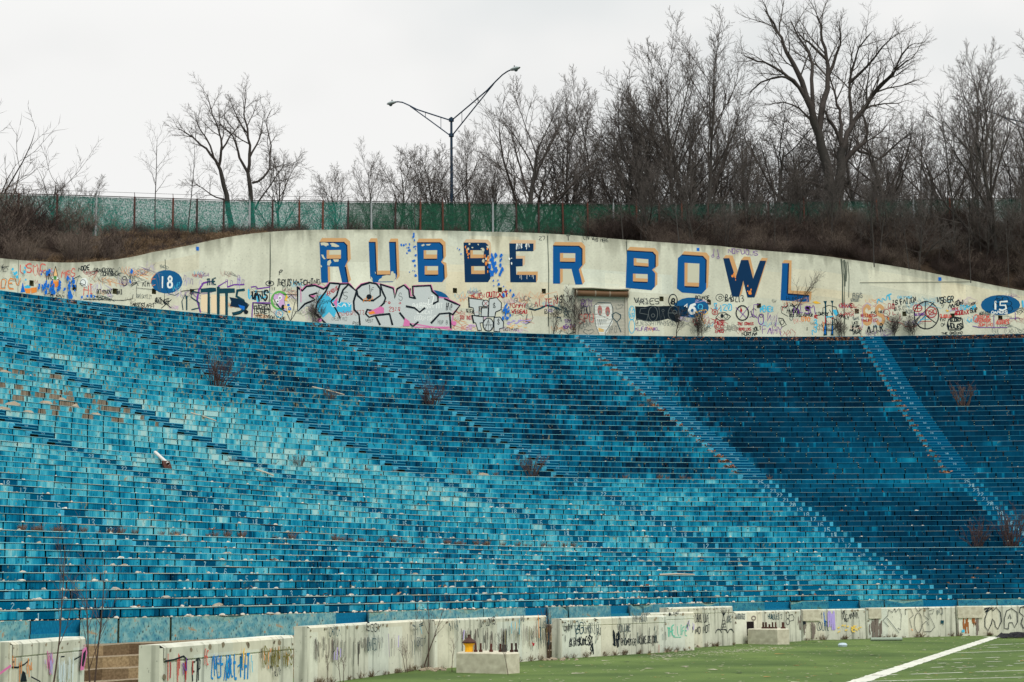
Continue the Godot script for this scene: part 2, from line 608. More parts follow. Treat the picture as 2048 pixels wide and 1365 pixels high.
func peeling(seed_: int) -> ImageTexture:   # grey-blue paint flaking off grey concrete
	var a := fnoise(seed_, 0.018, 5)
	var b := fnoise(seed_ + 1, 0.05, 4)
	var bytes := PackedByteArray()
	var w := 512
	bytes.resize(w * w * 3)
	for j in w:
		for i in w:
			var n1 := a.get_noise_2d(i, j * 0.7)
			var n2 := b.get_noise_2d(i * 2.2, j * 0.3)
			var c := Color(0.5, 0.68, 0.69).lerp(Color(0.33, 0.58, 0.64), clampf(n1 * 1.6 + 0.35, 0.0, 1.0))
			c = c.lerp(Color(0.06, 0.26, 0.4), clampf(n2 * 3.0 - 0.95, 0.0, 0.8))
			if n1 - n2 * 0.3 < -0.52:
				c = Color(0.62, 0.56, 0.47)
			elif n2 < -0.46:
				c = Color(0.16, 0.2, 0.2)
			var o := (j * w + i) * 3
			bytes[o] = int(c.r * 255.0)
			bytes[o + 1] = int(c.g * 255.0)
			bytes[o + 2] = int(c.b * 255.0)
	return ImageTexture.create_from_image(Image.create_from_data(w, w, false, Image.FORMAT_RGB8, bytes))

func overcast() -> PanoramaSkyMaterial:   # an even overcast that brightens towards the zenith, with faint grey banks
	var w := 1024
	var h := 512
	var n1 := fnoise(31, 1.0, 5)
	var data := PackedFloat32Array()
	data.resize(w * h * 3)
	for j in h:
		var up := PI * (0.5 - (j + 0.5) / h)
		for i in w:
			var az := TAU * (i + 0.5) / w
			var d := Vector3(cos(up) * sin(az), sin(up), cos(up) * cos(az))
			var o := (j * w + i) * 3
			if up < 0.0:
				data[o] = 0.12
				data[o + 1] = 0.13
				data[o + 2] = 0.11
				continue
			var e := sin(up)
			var q := Vector3(d.x, d.y * 2.6, d.z) * (2.2 / (0.35 + e))
			var cl := n1.get_noise_3d(d.x * 3.2, d.y * 7.0, d.z * 3.2) * 0.65 + n1.get_noise_3dv(q * 0.5) * 0.35
			var lum := 0.895 + 1.2 * maxf(0.0, e - 0.3)
			lum *= 1.0 + clampf(cl * 0.36, -0.1, 0.02)
			var grey := clampf(-cl * 0.9, 0.0, 0.25)
			data[o] = lum * (1.0 - grey * 0.14)
			data[o + 1] = lum * (1.0 - grey * 0.03)
			data[o + 2] = lum * (0.99 + grey * 0.02)
	var m := PanoramaSkyMaterial.new()
	m.panorama = ImageTexture.create_from_image(Image.create_from_data(w, h, false, Image.FORMAT_RGBF, data.to_byte_array()))
	return m
var REACH := []

# ---------------------------------------------------------------- the terraces
const AISLES := [
	[[1, 0.35], [26, 0.334], [54, 0.308]],
	[[1, 0.937], [16, 0.957], [26, 0.988], [39, 1.027], [54, 1.063]],
	[[1, 1.296], [12, 1.297], [26, 1.315], [40, 1.35], [54, 1.387]],
	[[1, 1.583], [12, 1.581], [22, 1.579], [26, 1.6], [37, 1.637], [54, 1.676]],
	[[1, 2.06], [12, 2.004], [17, 1.958], [22, 1.92], [26, 1.908], [54, 1.905]],
	[[1, 2.11], [12, 2.095], [20, 2.08], [26, 2.075], [54, 2.07]],
	[[1, 2.196], [15, 2.168], [26, 2.15], [54, 2.14]],
	[[1, 2.29], [26, 2.25], [54, 2.24]]]
func aisle(k: int, r: float, off: float) -> float:
	var a: Array = AISLES[k]
	for i in a.size() - 1:
		if r <= a[i + 1][0]:
			return at_s(off, lerpf(a[i][1], a[i + 1][1], clampf((r - a[i][0]) / float(a[i + 1][0] - a[i][0]), 0.0, 1.0)))
	return at_s(off, a[a.size() - 1][1])

func samples(a: float, b: float, step: float) -> PackedFloat32Array:
	var n := maxi(1, int(ceil((b - a) / step)))
	var out := PackedFloat32Array()
	for i in n + 1:
		out.append(lerpf(a, b, float(i) / n))
	return out

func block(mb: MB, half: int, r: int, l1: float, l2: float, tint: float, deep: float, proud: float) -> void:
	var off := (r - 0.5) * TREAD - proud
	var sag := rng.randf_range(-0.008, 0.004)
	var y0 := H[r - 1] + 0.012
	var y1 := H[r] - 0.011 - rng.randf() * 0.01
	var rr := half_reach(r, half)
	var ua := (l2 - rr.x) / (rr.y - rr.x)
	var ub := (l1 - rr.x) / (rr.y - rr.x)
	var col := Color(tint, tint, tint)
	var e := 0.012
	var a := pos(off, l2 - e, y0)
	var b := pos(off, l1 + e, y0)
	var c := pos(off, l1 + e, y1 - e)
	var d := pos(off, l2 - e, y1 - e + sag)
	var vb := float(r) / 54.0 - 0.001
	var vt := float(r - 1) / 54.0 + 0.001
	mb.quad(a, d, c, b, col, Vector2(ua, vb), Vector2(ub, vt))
	var a2 := pos(off + e, l2, y0)
	var b2 := pos(off + e, l1, y0)
	var c2 := pos(off + e, l1, y1)
	var d2 := pos(off + e, l2, y1 + sag)
	mb.quad(d, d2, c2, c, col, Vector2(ua, vt), Vector2(ub, vt))
	mb.quad(a2, d2, d, a, col, Vector2(ua, vb), Vector2(ua, vt))
	mb.quad(b, c, c2, b2, col, Vector2(ub, vb), Vector2(ub, vt))
	var a3 := pos(off + deep, l2, y0)
	var b3 := pos(off + deep, l1, y0)
	var c3 := pos(off + deep, l1, y1)
	var d3 := pos(off + deep, l2, y1)
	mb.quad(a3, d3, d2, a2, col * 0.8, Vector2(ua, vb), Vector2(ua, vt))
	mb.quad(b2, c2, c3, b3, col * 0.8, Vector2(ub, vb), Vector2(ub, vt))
	mb.quad(d2, d3, c3, c2, col, Vector2(ua, vt), Vector2(ub, vt))

func terraces() -> void:
	var st := thing("grandstand", "curving bank of faded blue concrete bench rows filling the stadium bowl", "grandstand")
	var blocks := []
	var pins := MB.new()
	var nums := []
	for k in AISLES.size():
		nums.append(MB.new())
	var steps := []
	for r in range(1, 55):
		var off := (r - 0.5) * TREAD
		var rr: Vector2 = REACH[r]
		var mb := MB.new()
		var ls := samples(rr.x, rr.y, 0.9)
		for i in ls.size() - 1:
			var a := ls[i]
			var b := ls[i + 1]
			var w1 := sin(b * 5.1 + r * 3.7) * 0.006
			var w2 := sin(a * 5.1 + r * 3.7) * 0.006
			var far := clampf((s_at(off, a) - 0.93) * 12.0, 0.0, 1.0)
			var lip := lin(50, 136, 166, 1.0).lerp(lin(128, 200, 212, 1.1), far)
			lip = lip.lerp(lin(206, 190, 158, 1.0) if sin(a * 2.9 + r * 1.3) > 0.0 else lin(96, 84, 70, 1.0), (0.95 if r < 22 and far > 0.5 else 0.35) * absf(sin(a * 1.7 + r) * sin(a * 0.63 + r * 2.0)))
			if r == 11 or r == 25 or r == 39:
				lip = lip.lerp(lin(176, 216, 218, 1.2), 0.6)
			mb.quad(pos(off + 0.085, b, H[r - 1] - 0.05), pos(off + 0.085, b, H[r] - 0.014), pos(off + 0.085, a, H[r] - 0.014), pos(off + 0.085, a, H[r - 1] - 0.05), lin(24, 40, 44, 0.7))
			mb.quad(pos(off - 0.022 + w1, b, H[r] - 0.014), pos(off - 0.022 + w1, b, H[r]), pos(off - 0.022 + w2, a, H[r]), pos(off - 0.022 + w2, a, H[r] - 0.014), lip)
			mb.quad(pos(off - 0.022 + w1, b, H[r]), pos(off + TREAD + 0.09, b, H[r]), pos(off + TREAD + 0.09, a, H[r]), pos(off - 0.022 + w2, a, H[r]), lin(112, 118, 112, 0.9).lerp(lin(60, 110, 130, 0.9), 0.5))
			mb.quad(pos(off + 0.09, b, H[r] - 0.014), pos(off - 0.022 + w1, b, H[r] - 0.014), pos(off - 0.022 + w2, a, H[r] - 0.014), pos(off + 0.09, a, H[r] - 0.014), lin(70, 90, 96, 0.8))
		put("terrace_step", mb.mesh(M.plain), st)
		# aisles split the row into sections
		var upper := r >= 26
		var cuts := []
		for k in AISLES.size():
			var l := aisle(k, r, off)
			var hw := 0.56 if upper else 0.5
			if l > rr.x + 1.0 and l < rr.y - 1.0:
				cuts.append([l - hw, l + hw, k])
		var from := rr.x
		var runs := []
		for c in cuts:
			runs.append([from, c[0]])
			from = c[1]
		runs.append([from, rr.y])
		for q in runs:
			var len_: float = q[1] - q[0]
			if len_ < 0.15:
				continue
			var wide := 1.06 if upper else lerpf(0.54, 0.76, r / 25.0)
			if s_at(off, (q[0] + q[1]) * 0.5) > 1.38 and upper:
				wide = 0.84
			var n := maxi(1, int(round(len_ / wide)))
			var gap := 0.045 if upper else 0.035
			for i in n:
				var a: float = q[0] + len_ * i / n + gap * 0.5 + rng.randf_range(-0.008, 0.008)
				var b: float = q[0] + len_ * (i + 1) / n - gap * 0.5 + rng.randf_range(-0.008, 0.008)
				var p := plan(off, (a + b) * 0.5)
				var turn := absf(cos(p.z - atan2(p.x, p.y)))
				var seen := (b - a) * turn * (H[r] - H[r - 1]) / (p.y * p.y)
				if absf(p.x) > p.y * 0.29:
					seen = 0.0
				blocks.append([seen, r, a, b, rng.randf_range(0.91, 1.05), rng.randf_range(-0.008, 0.02)])
				if upper and p.z > -0.9 and rng.randf() < 0.8:
					for t in [0.3, 0.68]:
						if rng.randf() < 0.55:
							var pt := pos(off - 0.004, b + gap * 0.5, lerpf(H[r - 1], H[r], t))
							pins.box(pt, Vector3(0.035, rng.randf_range(0.03, 0.05), 0.03), -p.z, lin(128, 156, 150, 0.9) if rng.randf() < 0.55 else lin(82, 66, 52, 0.9))
		for c in cuts:
			var l: float = (c[0] + c[1]) * 0.5
			var k: int = c[2]
			var p := plan(off, l)
			var sm := MB.new()
			var dark := lin(6, 92, 130, 1.2) if k <= 1 else lin(4, 88, 122, 1.2)
			if not upper:
				dark = dark.lerp(lin(10, 120, 156, 1.2), rng.randf() * 0.7)
			dark = dark * rng.randf_range(0.85, 1.12)
			var pale := lin(84, 186, 212, 1.2) if k >= 1 else lin(40, 148, 180, 1.15)
			if upper:
				var mid := (H[r - 1] + H[r]) * 0.5
				var half := TREAD * 0.5
				for part in 2:
					var f := off - (half if part == 0 else 0.005)
					var y0 := H[r - 1] + 0.01 if part == 0 else mid - 0.02
					var y1 := mid if part == 0 else H[r] - 0.01
					var q := [pos(f, c[1], y0), pos(f, c[0], y0), pos(off + 0.08, c[0], y0), pos(off + 0.08, c[1], y0), pos(f, c[1], y1 - 0.015), pos(f, c[0], y1 - 0.015), pos(off + 0.08, c[0], y1 - 0.015), pos(off + 0.08, c[1], y1 - 0.015)]
					sm.hexa(q, dark)
					var q2 := [pos(f - 0.015, c[1], y1 - 0.03), pos(f - 0.015, c[0], y1 - 0.03), pos(off + 0.06, c[0], y1 - 0.03), pos(off + 0.06, c[1], y1 - 0.03), pos(f - 0.015, c[1], y1), pos(f - 0.015, c[0], y1), pos(off + 0.06, c[0], y1), pos(off + 0.06, c[1], y1)]
					sm.hexa(q2, dark.lerp(pale, 0.62))
				# dark box painting the shade of a hollow at the left end of the lower step, and a pale bench end above it
				if k >= 2:
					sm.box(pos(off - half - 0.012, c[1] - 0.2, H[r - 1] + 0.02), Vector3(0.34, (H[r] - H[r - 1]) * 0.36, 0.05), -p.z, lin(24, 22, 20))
				sm.box(pos(off - 0.02, c[1] + 0.13, H[r - 1] + 0.02), Vector3(0.26, H[r] - H[r - 1] - 0.06, 0.05), -p.z, pale * rng.randf_range(0.75, 1.1))
			else:
				sm.hexa([pos(off - 0.006, l + 0.4, H[r - 1] + 0.01), pos(off - 0.006, l - 0.4, H[r - 1] + 0.01), pos(off + 0.08, l - 0.4, H[r - 1] + 0.01), pos(off + 0.08, l + 0.4, H[r - 1] + 0.01), pos(off - 0.006, l + 0.4, H[r] - 0.036), pos(off - 0.006, l - 0.4, H[r] - 0.036), pos(off + 0.08, l - 0.4, H[r] - 0.036), pos(off + 0.08, l + 0.4, H[r] - 0.036)], dark)
				for s in [-1, 1]:
					sm.box(pos(off + 0.0, l + s * 0.48, H[r - 1] + 0.01), Vector3(0.15, H[r] - H[r - 1] - 0.05, 0.06), -p.z, pale * rng.randf_range(0.7, 1.15))
			steps.append(sm)
			put("aisle_step", sm.mesh(M.smooth_paint), st)
			# the row number painted in the middle of the step
			if rng.randf() < 0.9:
				var txt := str(r)
				var hh := (H[r] - H[r - 1]) * (0.36 if upper else 0.72)
				var y := H[r] - hh - (0.055 if upper else 0.06)
				var col := lin(150, 196, 208, 1.0).lerp(dark, rng.randf_range(0.0, 0.45))
				for i in txt.length():
					var lx := l + (txt.length() * 0.5 - i) * hh * 0.85 - 0.02
					for line in glyph(txt[i]):
						var pts := PackedVector3Array()
						for v in line:
							pts.append(pos(off - 0.012, lx - v.x * hh * 0.55, y + v.y * hh))
						for j in pts.size() - 1:
							var d := (pts[j + 1] - pts[j])
							var up := Vector3.UP if absf(d.y) < d.length() * 0.7 else (pos(off, lx - 0.1, y) - pos(off, lx, y)).normalized()
							var w: Vector3 = up * hh * 0.085
							var q0 := pts[j] - w
							var q1 := pts[j] + w
							var q2 := pts[j + 1] + w
							var q3 := pts[j + 1] - w
							if (q3 - q0).cross(q1 - q0).dot(Vector3(-sin(p.z), 0, cos(p.z))) < 0.0:
								(nums[k] as MB).quad(q3, q2, q1, q0, col)
							else:
								(nums[k] as MB).quad(q0, q1, q2, q3, col)
	blocks.sort_custom(func(a, b): return a[0] > b[0])
	var rest := [MB.new(), MB.new()]
	for i in blocks.size():
		var q: Array = blocks[i]
		if i < 300:
			var one := MB.new()
			var hf := 0 if (q[2] + q[3]) * 0.5 < (REACH[q[1]].x + REACH[q[1]].y) * 0.5 else 1
			block(one, hf, q[1], q[2], q[3], q[4], 0.08, q[5])
			put("bench_block", one.mesh(M["bench%d" % hf]), st)
		else:
			var hf := 0 if (q[2] + q[3]) * 0.5 < (REACH[q[1]].x + REACH[q[1]].y) * 0.5 else 1
			block(rest[hf], hf, q[1], q[2], q[3], q[4], 0.08, q[5])
	for hf in 2:
		put("bench_block", (rest[hf] as MB).mesh(M["bench%d" % hf]), st).set_meta("kind", "stuff")
	put("bench_bracket", pins.mesh(M.plain), st).set_meta("kind", "stuff")
	for k in AISLES.size():
		if (nums[k] as MB).v.size() > 0:
			put("row_numbers", (nums[k] as MB).mesh(M.plain), st).set_meta("kind", "stuff")
	# the low blue wall in front of the first row, in slabs, and the concrete steps below it
	var rr0: Vector2 = reach(0.0)
	var l := rr0.x
	while l < rr0.y:
		var w: float = [2.6, 1.5, 3.4, 4.8, 2.2, 5.6][rng.randi() % 6]
		var cut := -1
		for k in AISLES.size():
			var al := aisle(k, 1, 0.0)
			if al > l and al < l + w + 1.2:
				w = maxf(al - 0.62 - l, 0.3)
				cut = k
		var mb := MB.new()
		var set_back := rng.randf_range(-0.05, 0.05)
		var ls := samples(l + 0.03, l + w - 0.03, 0.8)
		var low := H[0] - 0.47
		for i in ls.size() - 1:
			var a := ls[i]
			var b := ls[i + 1]
			var f := 0.06 + set_back
			var c1 := 0.03 * absf(sin(a * 4.0)) + (0.12 if sin(a * 1.3) > 0.93 else 0.0)
			var c2 := 0.03 * absf(sin(b * 4.0)) + (0.12 if sin(b * 1.3) > 0.93 else 0.0)
			mb.quad(pos(f, b, low), pos(f, b, H[0] - c2), pos(f, a, H[0] - c1), pos(f, a, low), Color.WHITE.lerp(Color(0.2, 0.6, 0.78), clampf((34.0 - a) / 14.0, 0.0, 1.0)), Vector2(b * 0.35, 0.5), Vector2(a * 0.35, 0.2))
			mb.quad(pos(f, b, H[0] - c2), pos(f + 0.36, b, H[0]), pos(f + 0.36, a, H[0]), pos(f, a, H[0] - c1), lin(210, 200, 180), Vector2(b * 0.35, 0.2), Vector2(a * 0.35, 0.1))
		var e1 := ls[ls.size() - 1]
		var e0 := ls[0]
		mb.quad(pos(0.4, e1, low), pos(0.4, e1, H[0]), pos(0.06 + set_back, e1, H[0] - 0.03), pos(0.06 + set_back, e1, low))
		mb.quad(pos(0.06 + set_back, e0, low), pos(0.06 + set_back, e0, H[0] - 0.03), pos(0.4, e0, H[0]), pos(0.4, e0, low))
		put("parapet_slab", mb.mesh(M.peel), st)
		l += w
		if cut >= 0:
			var rec := MB.new()
			var lm := l + 0.62
			rec.hexa([pos(0.14, lm + 0.62, low), pos(0.14, lm - 0.62, low), pos(0.5, lm - 0.62, low), pos(0.5, lm + 0.62, low), pos(0.14, lm + 0.62, low + 0.22), pos(0.14, lm - 0.62, low + 0.22), pos(0.5, lm - 0.62, low + 0.22), pos(0.5, lm + 0.62, low + 0.22)], lin(48, 140, 168, 1.2))
			rec.hexa([pos(0.24, lm + 0.62, low + 0.22), pos(0.24, lm - 0.62, low + 0.22), pos(0.6, lm - 0.62, low + 0.22), pos(0.6, lm + 0.62, low + 0.22), pos(0.24, lm + 0.62, H[0] - 0.02), pos(0.24, lm - 0.62, H[0] - 0.02), pos(0.6, lm - 0.62, H[0] - 0.02), pos(0.6, lm + 0.62, H[0] - 0.02)], lin(24, 118, 154, 1.3))
			put("aisle_step", rec.mesh(M.smooth_paint), st)
			l += 1.24
	var top := MB.new()
	var lt := samples(rr0.x, rr0.y, 1.0)
	for i in lt.size() - 1:
		top.quad(pos(0.3, lt[i + 1], H[0] - 0.012), pos(TREAD * 0.5 + 0.09, lt[i + 1], H[0] - 0.012), pos(TREAD * 0.5 + 0.09, lt[i], H[0] - 0.012), pos(0.3, lt[i], H[0] - 0.012), lin(150, 146, 132, 0.9))
	put("terrace_step", top.mesh(M.step), st)
	var tops := [H[0] - 0.46, 0.6, 0.4, 0.2]
	for i in 4:
		var mb := MB.new()
		var f := -0.42 - 0.3 * i
		var back := 0.2 if i == 0 else f + 0.32
		var ls := samples(17.6, rr0.y, 0.7)
		for j in ls.size() - 1:
			var a := ls[j]
			var b := ls[j + 1]
			var y: float = tops[i] - 0.02 * absf(sin(a * 2.3 + i))
			var yb: float = tops[i] - 0.02 * absf(sin(b * 2.3 + i))
			var f1 := f + 0.03 * sin(b * 3.1 + i)
			var f2 := f + 0.03 * sin(a * 3.1 + i)
			var col := lin(186, 164, 130, 1.0).lerp(lin(124, 104, 82, 0.9), 0.5 + 0.5 * sin(a * 1.9 + i * 2.0))
			mb.quad(pos(f1, b, 0.0), pos(f1, b, yb), pos(f2, a, y), pos(f2, a, 0.0), col)
			mb.quad(pos(f1, b, yb), pos(back, b, tops[i]), pos(back, a, tops[i]), pos(f2, a, y), lin(182, 168, 144, 0.9))
		put("lower_step", mb.mesh(M.concrete), st)
	var sill := MB.new()
	var lz := samples(rr0.x, 17.6, 0.8)
	for j in lz.size() - 1:
		sill.quad(pos(0.03, lz[j + 1], 0.0), pos(0.03, lz[j + 1], H[0] - 0.46), pos(0.03, lz[j], H[0] - 0.46), pos(0.03, lz[j], 0.0), lin(60, 90, 96))
	put("lower_step", sill.mesh(M.concrete), st)

# ---------------------------------------------------------------- the big painted wall
const HOLES := [[57.65, 17.45], [55.14, 17.5], [52.77, 17.57], [50.43, 17.8], [48.15, 18.0], [40.72, 18.64], [37.79, 18.88], [34.85, 19.06], [32.0, 19.23], [29.2, 19.4], [26.47, 19.42], [19.17, 19.12], [16.24, 18.94], [13.15, 18.74], [10.17, 18.55], [7.15, 18.38], [4.26, 18.19], [1.37, 18.02], [-1.49, 17.84]]
func big_wall() -> void:
	var wl := thing("retaining_wall", "tall curved cream concrete wall with two blue words and graffiti, above the benches", "wall")
	owners["W"] = wl
	var joints := [-9.0, 7.95, 21.27, 26.17, 43.45, 58.43, 66.0, 80.0]
	var base := H[54] - 0.35
	var thick := 0.35
	for j in joints.size() - 1:
		var a: float = joints[j] + 0.012
		var b: float = joints[j + 1] - 0.012
		var cuts := []
		cuts.append(a)
		cuts.append(b)
		for x in range(floori(a * 2.0) + 1, ceili(b * 2.0)):
			cuts.append(x * 0.5)
		for h in HOLES:
			if h[0] > a and h[0] < b:
				cuts.append(h[0] - 0.13)
				cuts.append(h[0] + 0.13)
		cuts.sort()
		var mb := MB.new()
		var white := Color.WHITE
		for i in cuts.size() - 1:
			var l1: float = cuts[i]
			var l2: float = cuts[i + 1]
			if l2 - l1 < 0.001:
				continue
			var t1 := wall_top(l1)
			var t2 := wall_top(l2)
			var bands := [[base, base, t1, t2]]
			for h in HOLES:
				if l1 > h[0] - 0.14 and l2 < h[0] + 0.14:
					var y0: float = h[1] - 0.15
					var y1: float = h[1] + 0.15
					bands = [[base, base, y0, y0], [y1, y1, t1, t2]]
					var dk := lin(150, 146, 126, 1.0)
					var q := [face("W", -(l2), y0, 0.0), face("W", -(l2), y1, 0.0), face("W", -(l1), y1, 0.0), face("W", -(l1), y0, 0.0), face("W", -(l2), y0, -0.28), face("W", -(l2), y1, -0.28), face("W", -(l1), y1, -0.28), face("W", -(l1), y0, -0.28)]
					mb.quad(q[4], q[5], q[6], q[7], dk)
					mb.quad(q[0], q[1], q[5], q[4], dk)
					mb.quad(q[7], q[6], q[2], q[3], dk)
					mb.quad(q[1], q[2], q[6], q[5], dk)
					mb.quad(q[0], q[4], q[7], q[3], white)
			for bd in bands:
				var k := mb.v.size()
				mb.quad(face("W", -(l2), bd[1], 0.0), face("W", -(l2), bd[3], 0.0), face("W", -(l1), bd[2], 0.0), face("W", -(l1), bd[0], 0.0), white)
				var ys := [bd[1], bd[3], bd[2], bd[0]]
				var lx := [l2, l2, l1, l1]
				var tt := [t2, t2, t1, t1]
				for e in 4:
					mb.uv[k + e] = Vector2((66.0 - lx[e]) / 76.0, (tt[e] - ys[e]) / 7.2)
			var kk := mb.v.size()
			mb.quad(face("W", -(l2), t2, 0.0), face("W", -(l2), t2, -thick), face("W", -(l1), t1, -thick), face("W", -(l1), t1, 0.0), white)
			mb.quad(face("W", -(l1), base, -thick), face("W", -(l1), t1, -thick), face("W", -(l2), t2, -thick), face("W", -(l2), base, -thick), white)
			for e in 8:
				mb.uv[kk + e] = Vector2((66.0 - l1) / 76.0 + e * 0.002, 0.5)
		for side in 2:
			var l: float = a if side == 0 else b
			var t := wall_top(l)
			if side == 0:
				mb.quad(face("W", -(l), base, 0.0), face("W", -(l), t, 0.0), face("W", -(l), t, -thick), face("W", -(l), base, -thick), lin(120, 116, 104))
			else:
				mb.quad(face("W", -(l), base, -thick), face("W", -(l), t, -thick), face("W", -(l), t, 0.0), face("W", -(l), base, 0.0), lin(120, 116, 104))
		put("wall_panel", mb.mesh(M.wall), wl)
	# grime: dark runs below the joints and a horizontal ledge line at the right end
	var gr := MB.new()
	for j in [[8.0, 21.6, 0.09, 3.0], [7.9, 21.5, 0.05, 3.9], [7.82, 21.55, 0.1, 1.6], [7.6, 21.45, 0.05, 2.2], [7.72, 21.45, 0.06, 1.2], [43.45, 21.7, 0.05, 4.5], [49.8, 19.6, 0.04, 2.4], [26.2, 22.8, 0.06, 5.5], [21.3, 22.6, 0.05, 2.6]]:
		ribbon(gr, "W", PackedVector2Array([Vector2(-j[0], j[1]), Vector2(-j[0] + 0.05, j[1] - j[3] * 0.4), Vector2(-j[0] - 0.02, j[1] - j[3])]), j[2], lin(96, 104, 92, 0.9), 0.003)
	put("grime_run", gr.mesh(M.paint), wl)
	# years of faint overlapping scribble along the foot of the wall
	var sc := MB.new()
	for i in 230:
		var u := -rng.randf_range(-2.5, 58.0)
		if u < -21.2 and u > -24.6:
			continue
		var p := Vector2(u, H[54] + 0.25 + 2.3 * pow(rng.randf(), 1.2))
		p.y = minf(p.y, wall_top(-u) - 0.5)
		var pts := PackedVector2Array()
		var size := rng.randf_range(0.1, 0.26)
		var turns := rng.randi_range(3, 8)
		for k in turns * 4:
			var t := k * PI * 0.5
			pts.append(p + Vector2(k * size * rng.randf_range(0.12, 0.3) + cos(t) * size * 0.4, sin(t) * size * rng.randf_range(0.5, 1.3)))
		var c: String = ["k", "h", "h", "l", "p", "c", "i", "o", "G", "v", "r"][rng.randi() % 11]
		ribbon(sc, "W", pts, rng.randf_range(0.014, 0.034), ink(c).lerp(lin(200, 198, 180), rng.randf_range(0.1, 0.5)), 0.0022 + (i % 6) * 0.0004)
	put("graffiti", sc.mesh(M.paint), wl).set_meta("label", "faint overlapping scribbles all along the foot of the wall")
	var ledge := MB.new()
	for i in 9:
		var a := 6.9 - i * 0.75
		ledge.hexa([face("W", -(a), 20.14 - i * 0.004, 0.03), face("W", -(a - 0.75), 20.14 - i * 0.004, 0.03), face("W", -(a - 0.75), 20.14 - i * 0.004, -0.05), face("W", -(a), 20.14 - i * 0.004, -0.05), face("W", -(a), 20.18 - i * 0.004, 0.03), face("W", -(a - 0.75), 20.18 - i * 0.004, 0.03), face("W", -(a - 0.75), 20.18 - i * 0.004, -0.05), face("W", -(a), 20.18 - i * 0.004, -0.05)], lin(168, 166, 150))
	put("ledge", ledge.mesh(M.plain), wl)
	# roller shutter over the top of the second aisle
	var l0 := 21.45
	var l1 := 24.4
	var y1 := 18.98
	var sh := put("roller_shutter", ArrayMesh.new(), wl)
	sh.set_meta("label", "closed roller shutter with a rusty drum and a drawn face")
	var cur := MB.new()
	var n := 26
	for i in n:
		var ya := H[54] - 0.02 + (y1 - H[54]) * i / n
		var yb := H[54] - 0.02 + (y1 - H[54]) * (i + 1) / n
		var ym := lerpf(ya, yb, 0.75)
		cur.quad(face("W", -(l1), ya, 0.03), face("W", -(l1), ym, 0.055), face("W", -(l0), ym, 0.055), face("W", -(l0), ya, 0.03), lin(196, 192, 178))
		cur.quad(face("W", -(l1), ym, 0.055), face("W", -(l1), yb, 0.03), face("W", -(l0), yb, 0.03), face("W", -(l0), ym, 0.055), lin(196, 192, 178))
	sh.mesh = cur.mesh(M.plain)
	var fr := MB.new()
	for x in [l0 - 0.07, l1 + 0.07]:
		fr.hexa([face("W", -(x + 0.08), H[54] - 0.1, 0.11), face("W", -(x - 0.08), H[54] - 0.1, 0.11), face("W", -(x - 0.08), H[54] - 0.1, -0.02), face("W", -(x + 0.08), H[54] - 0.1, -0.02), face("W", -(x + 0.08), y1 + 0.15, 0.11), face("W", -(x - 0.08), y1 + 0.15, 0.11), face("W", -(x - 0.08), y1 + 0.15, -0.02), face("W", -(x + 0.08), y1 + 0.15, -0.02)], lin(186, 182, 166))
	put("guide_rail", fr.mesh(M.plain), sh)
	var drum := MB.new()
	var dp := PackedVector3Array([face("W", -(l1 + 0.12), y1 + 0.36, 0.24), face("W", -(23.4), y1 + 0.35, 0.24), face("W", -(22.4), y1 + 0.35, 0.24), face("W", -(l0 - 0.12), y1 + 0.36, 0.24)])
	drum.tube(dp, PackedFloat32Array([0.2, 0.19, 0.19, 0.2]), 12, lin(112, 84, 58), false)
	for x in [l0 - 0.14, 22.45, 23.35, l1 + 0.14]:
		var e: float = 0.24 if x < l0 or x > l1 else 0.205
		drum.tube(PackedVector3Array([face("W", -(x + 0.04), y1 + 0.36, 0.24), face("W", -(x - 0.04), y1 + 0.36, 0.24)]), PackedFloat32Array([e, e]), 12, lin(150, 138, 118), false)
	put("drum", drum.mesh(M.metal), sh)
	var hood := MB.new()
	var hx := samples(l0 - 0.28, l1 + 0.28, 0.6)
	for i in hx.size() - 1:
		var s1 := 0.03 * sin(hx[i] * 2.2)
		var s2 := 0.03 * sin(hx[i + 1] * 2.2)
		hood.hexa([face("W", -(hx[i + 1]), y1 + 0.6 + s2, 0.5), face("W", -(hx[i]), y1 + 0.6 + s1, 0.5), face("W", -(hx[i]), y1 + 0.7 + s1, 0.0), face("W", -(hx[i + 1]), y1 + 0.7 + s2, 0.0), face("W", -(hx[i + 1]), y1 + 0.64 + s2, 0.5), face("W", -(hx[i]), y1 + 0.64 + s1, 0.5), face("W", -(hx[i]), y1 + 0.74 + s1, 0.0), face("W", -(hx[i + 1]), y1 + 0.74 + s2, 0.0)], lin(176, 170, 152))
	put("hood", hood.mesh(M.plain), sh)
	var fc := MB.new()
	var at := func(px: float, py: float) -> Vector2: return Vector2(-l1 + (px - 235.0) / 565.0 * (l1 - l0), H[54] + (655.0 - py) / 455.0 * (y1 - H[54]))
	var poly := func(col: String, d: float, pts: Array) -> void:
		var q := PackedVector2Array()
		for p in pts:
			q.append(at.call(p[0], p[1]))
		blob(fc, "W", q, ink(col), d)
	var line := func(col: String, w: float, d: float, pts: Array) -> void:
		var q := PackedVector2Array()
		for p in pts:
			q.append(at.call(p[0], p[1]))
		ribbon(fc, "W", q, w, ink(col), d)
	poly.call("w", 0.062, [[440, 260], [640, 245], [650, 480], [600, 560], [560, 640], [490, 630], [450, 520]])
	poly.call("y", 0.063, [[480, 545], [540, 560], [545, 590], [480, 590]])
	for ex in [[500, 330], [592, 340]]:
		var e := []
		var e2 := []
		for k in 12:
			e.append([ex[0] + 28.0 * cos(TAU * k / 12), ex[1] + 62.0 * sin(TAU * k / 12)])
			e2.append([ex[0] + 14.0 * cos(TAU * k / 12), ex[1] + 22.0 + 28.0 * sin(TAU * k / 12)])
		poly.call("r", 0.064, e)
		poly.call("h", 0.065, e2)
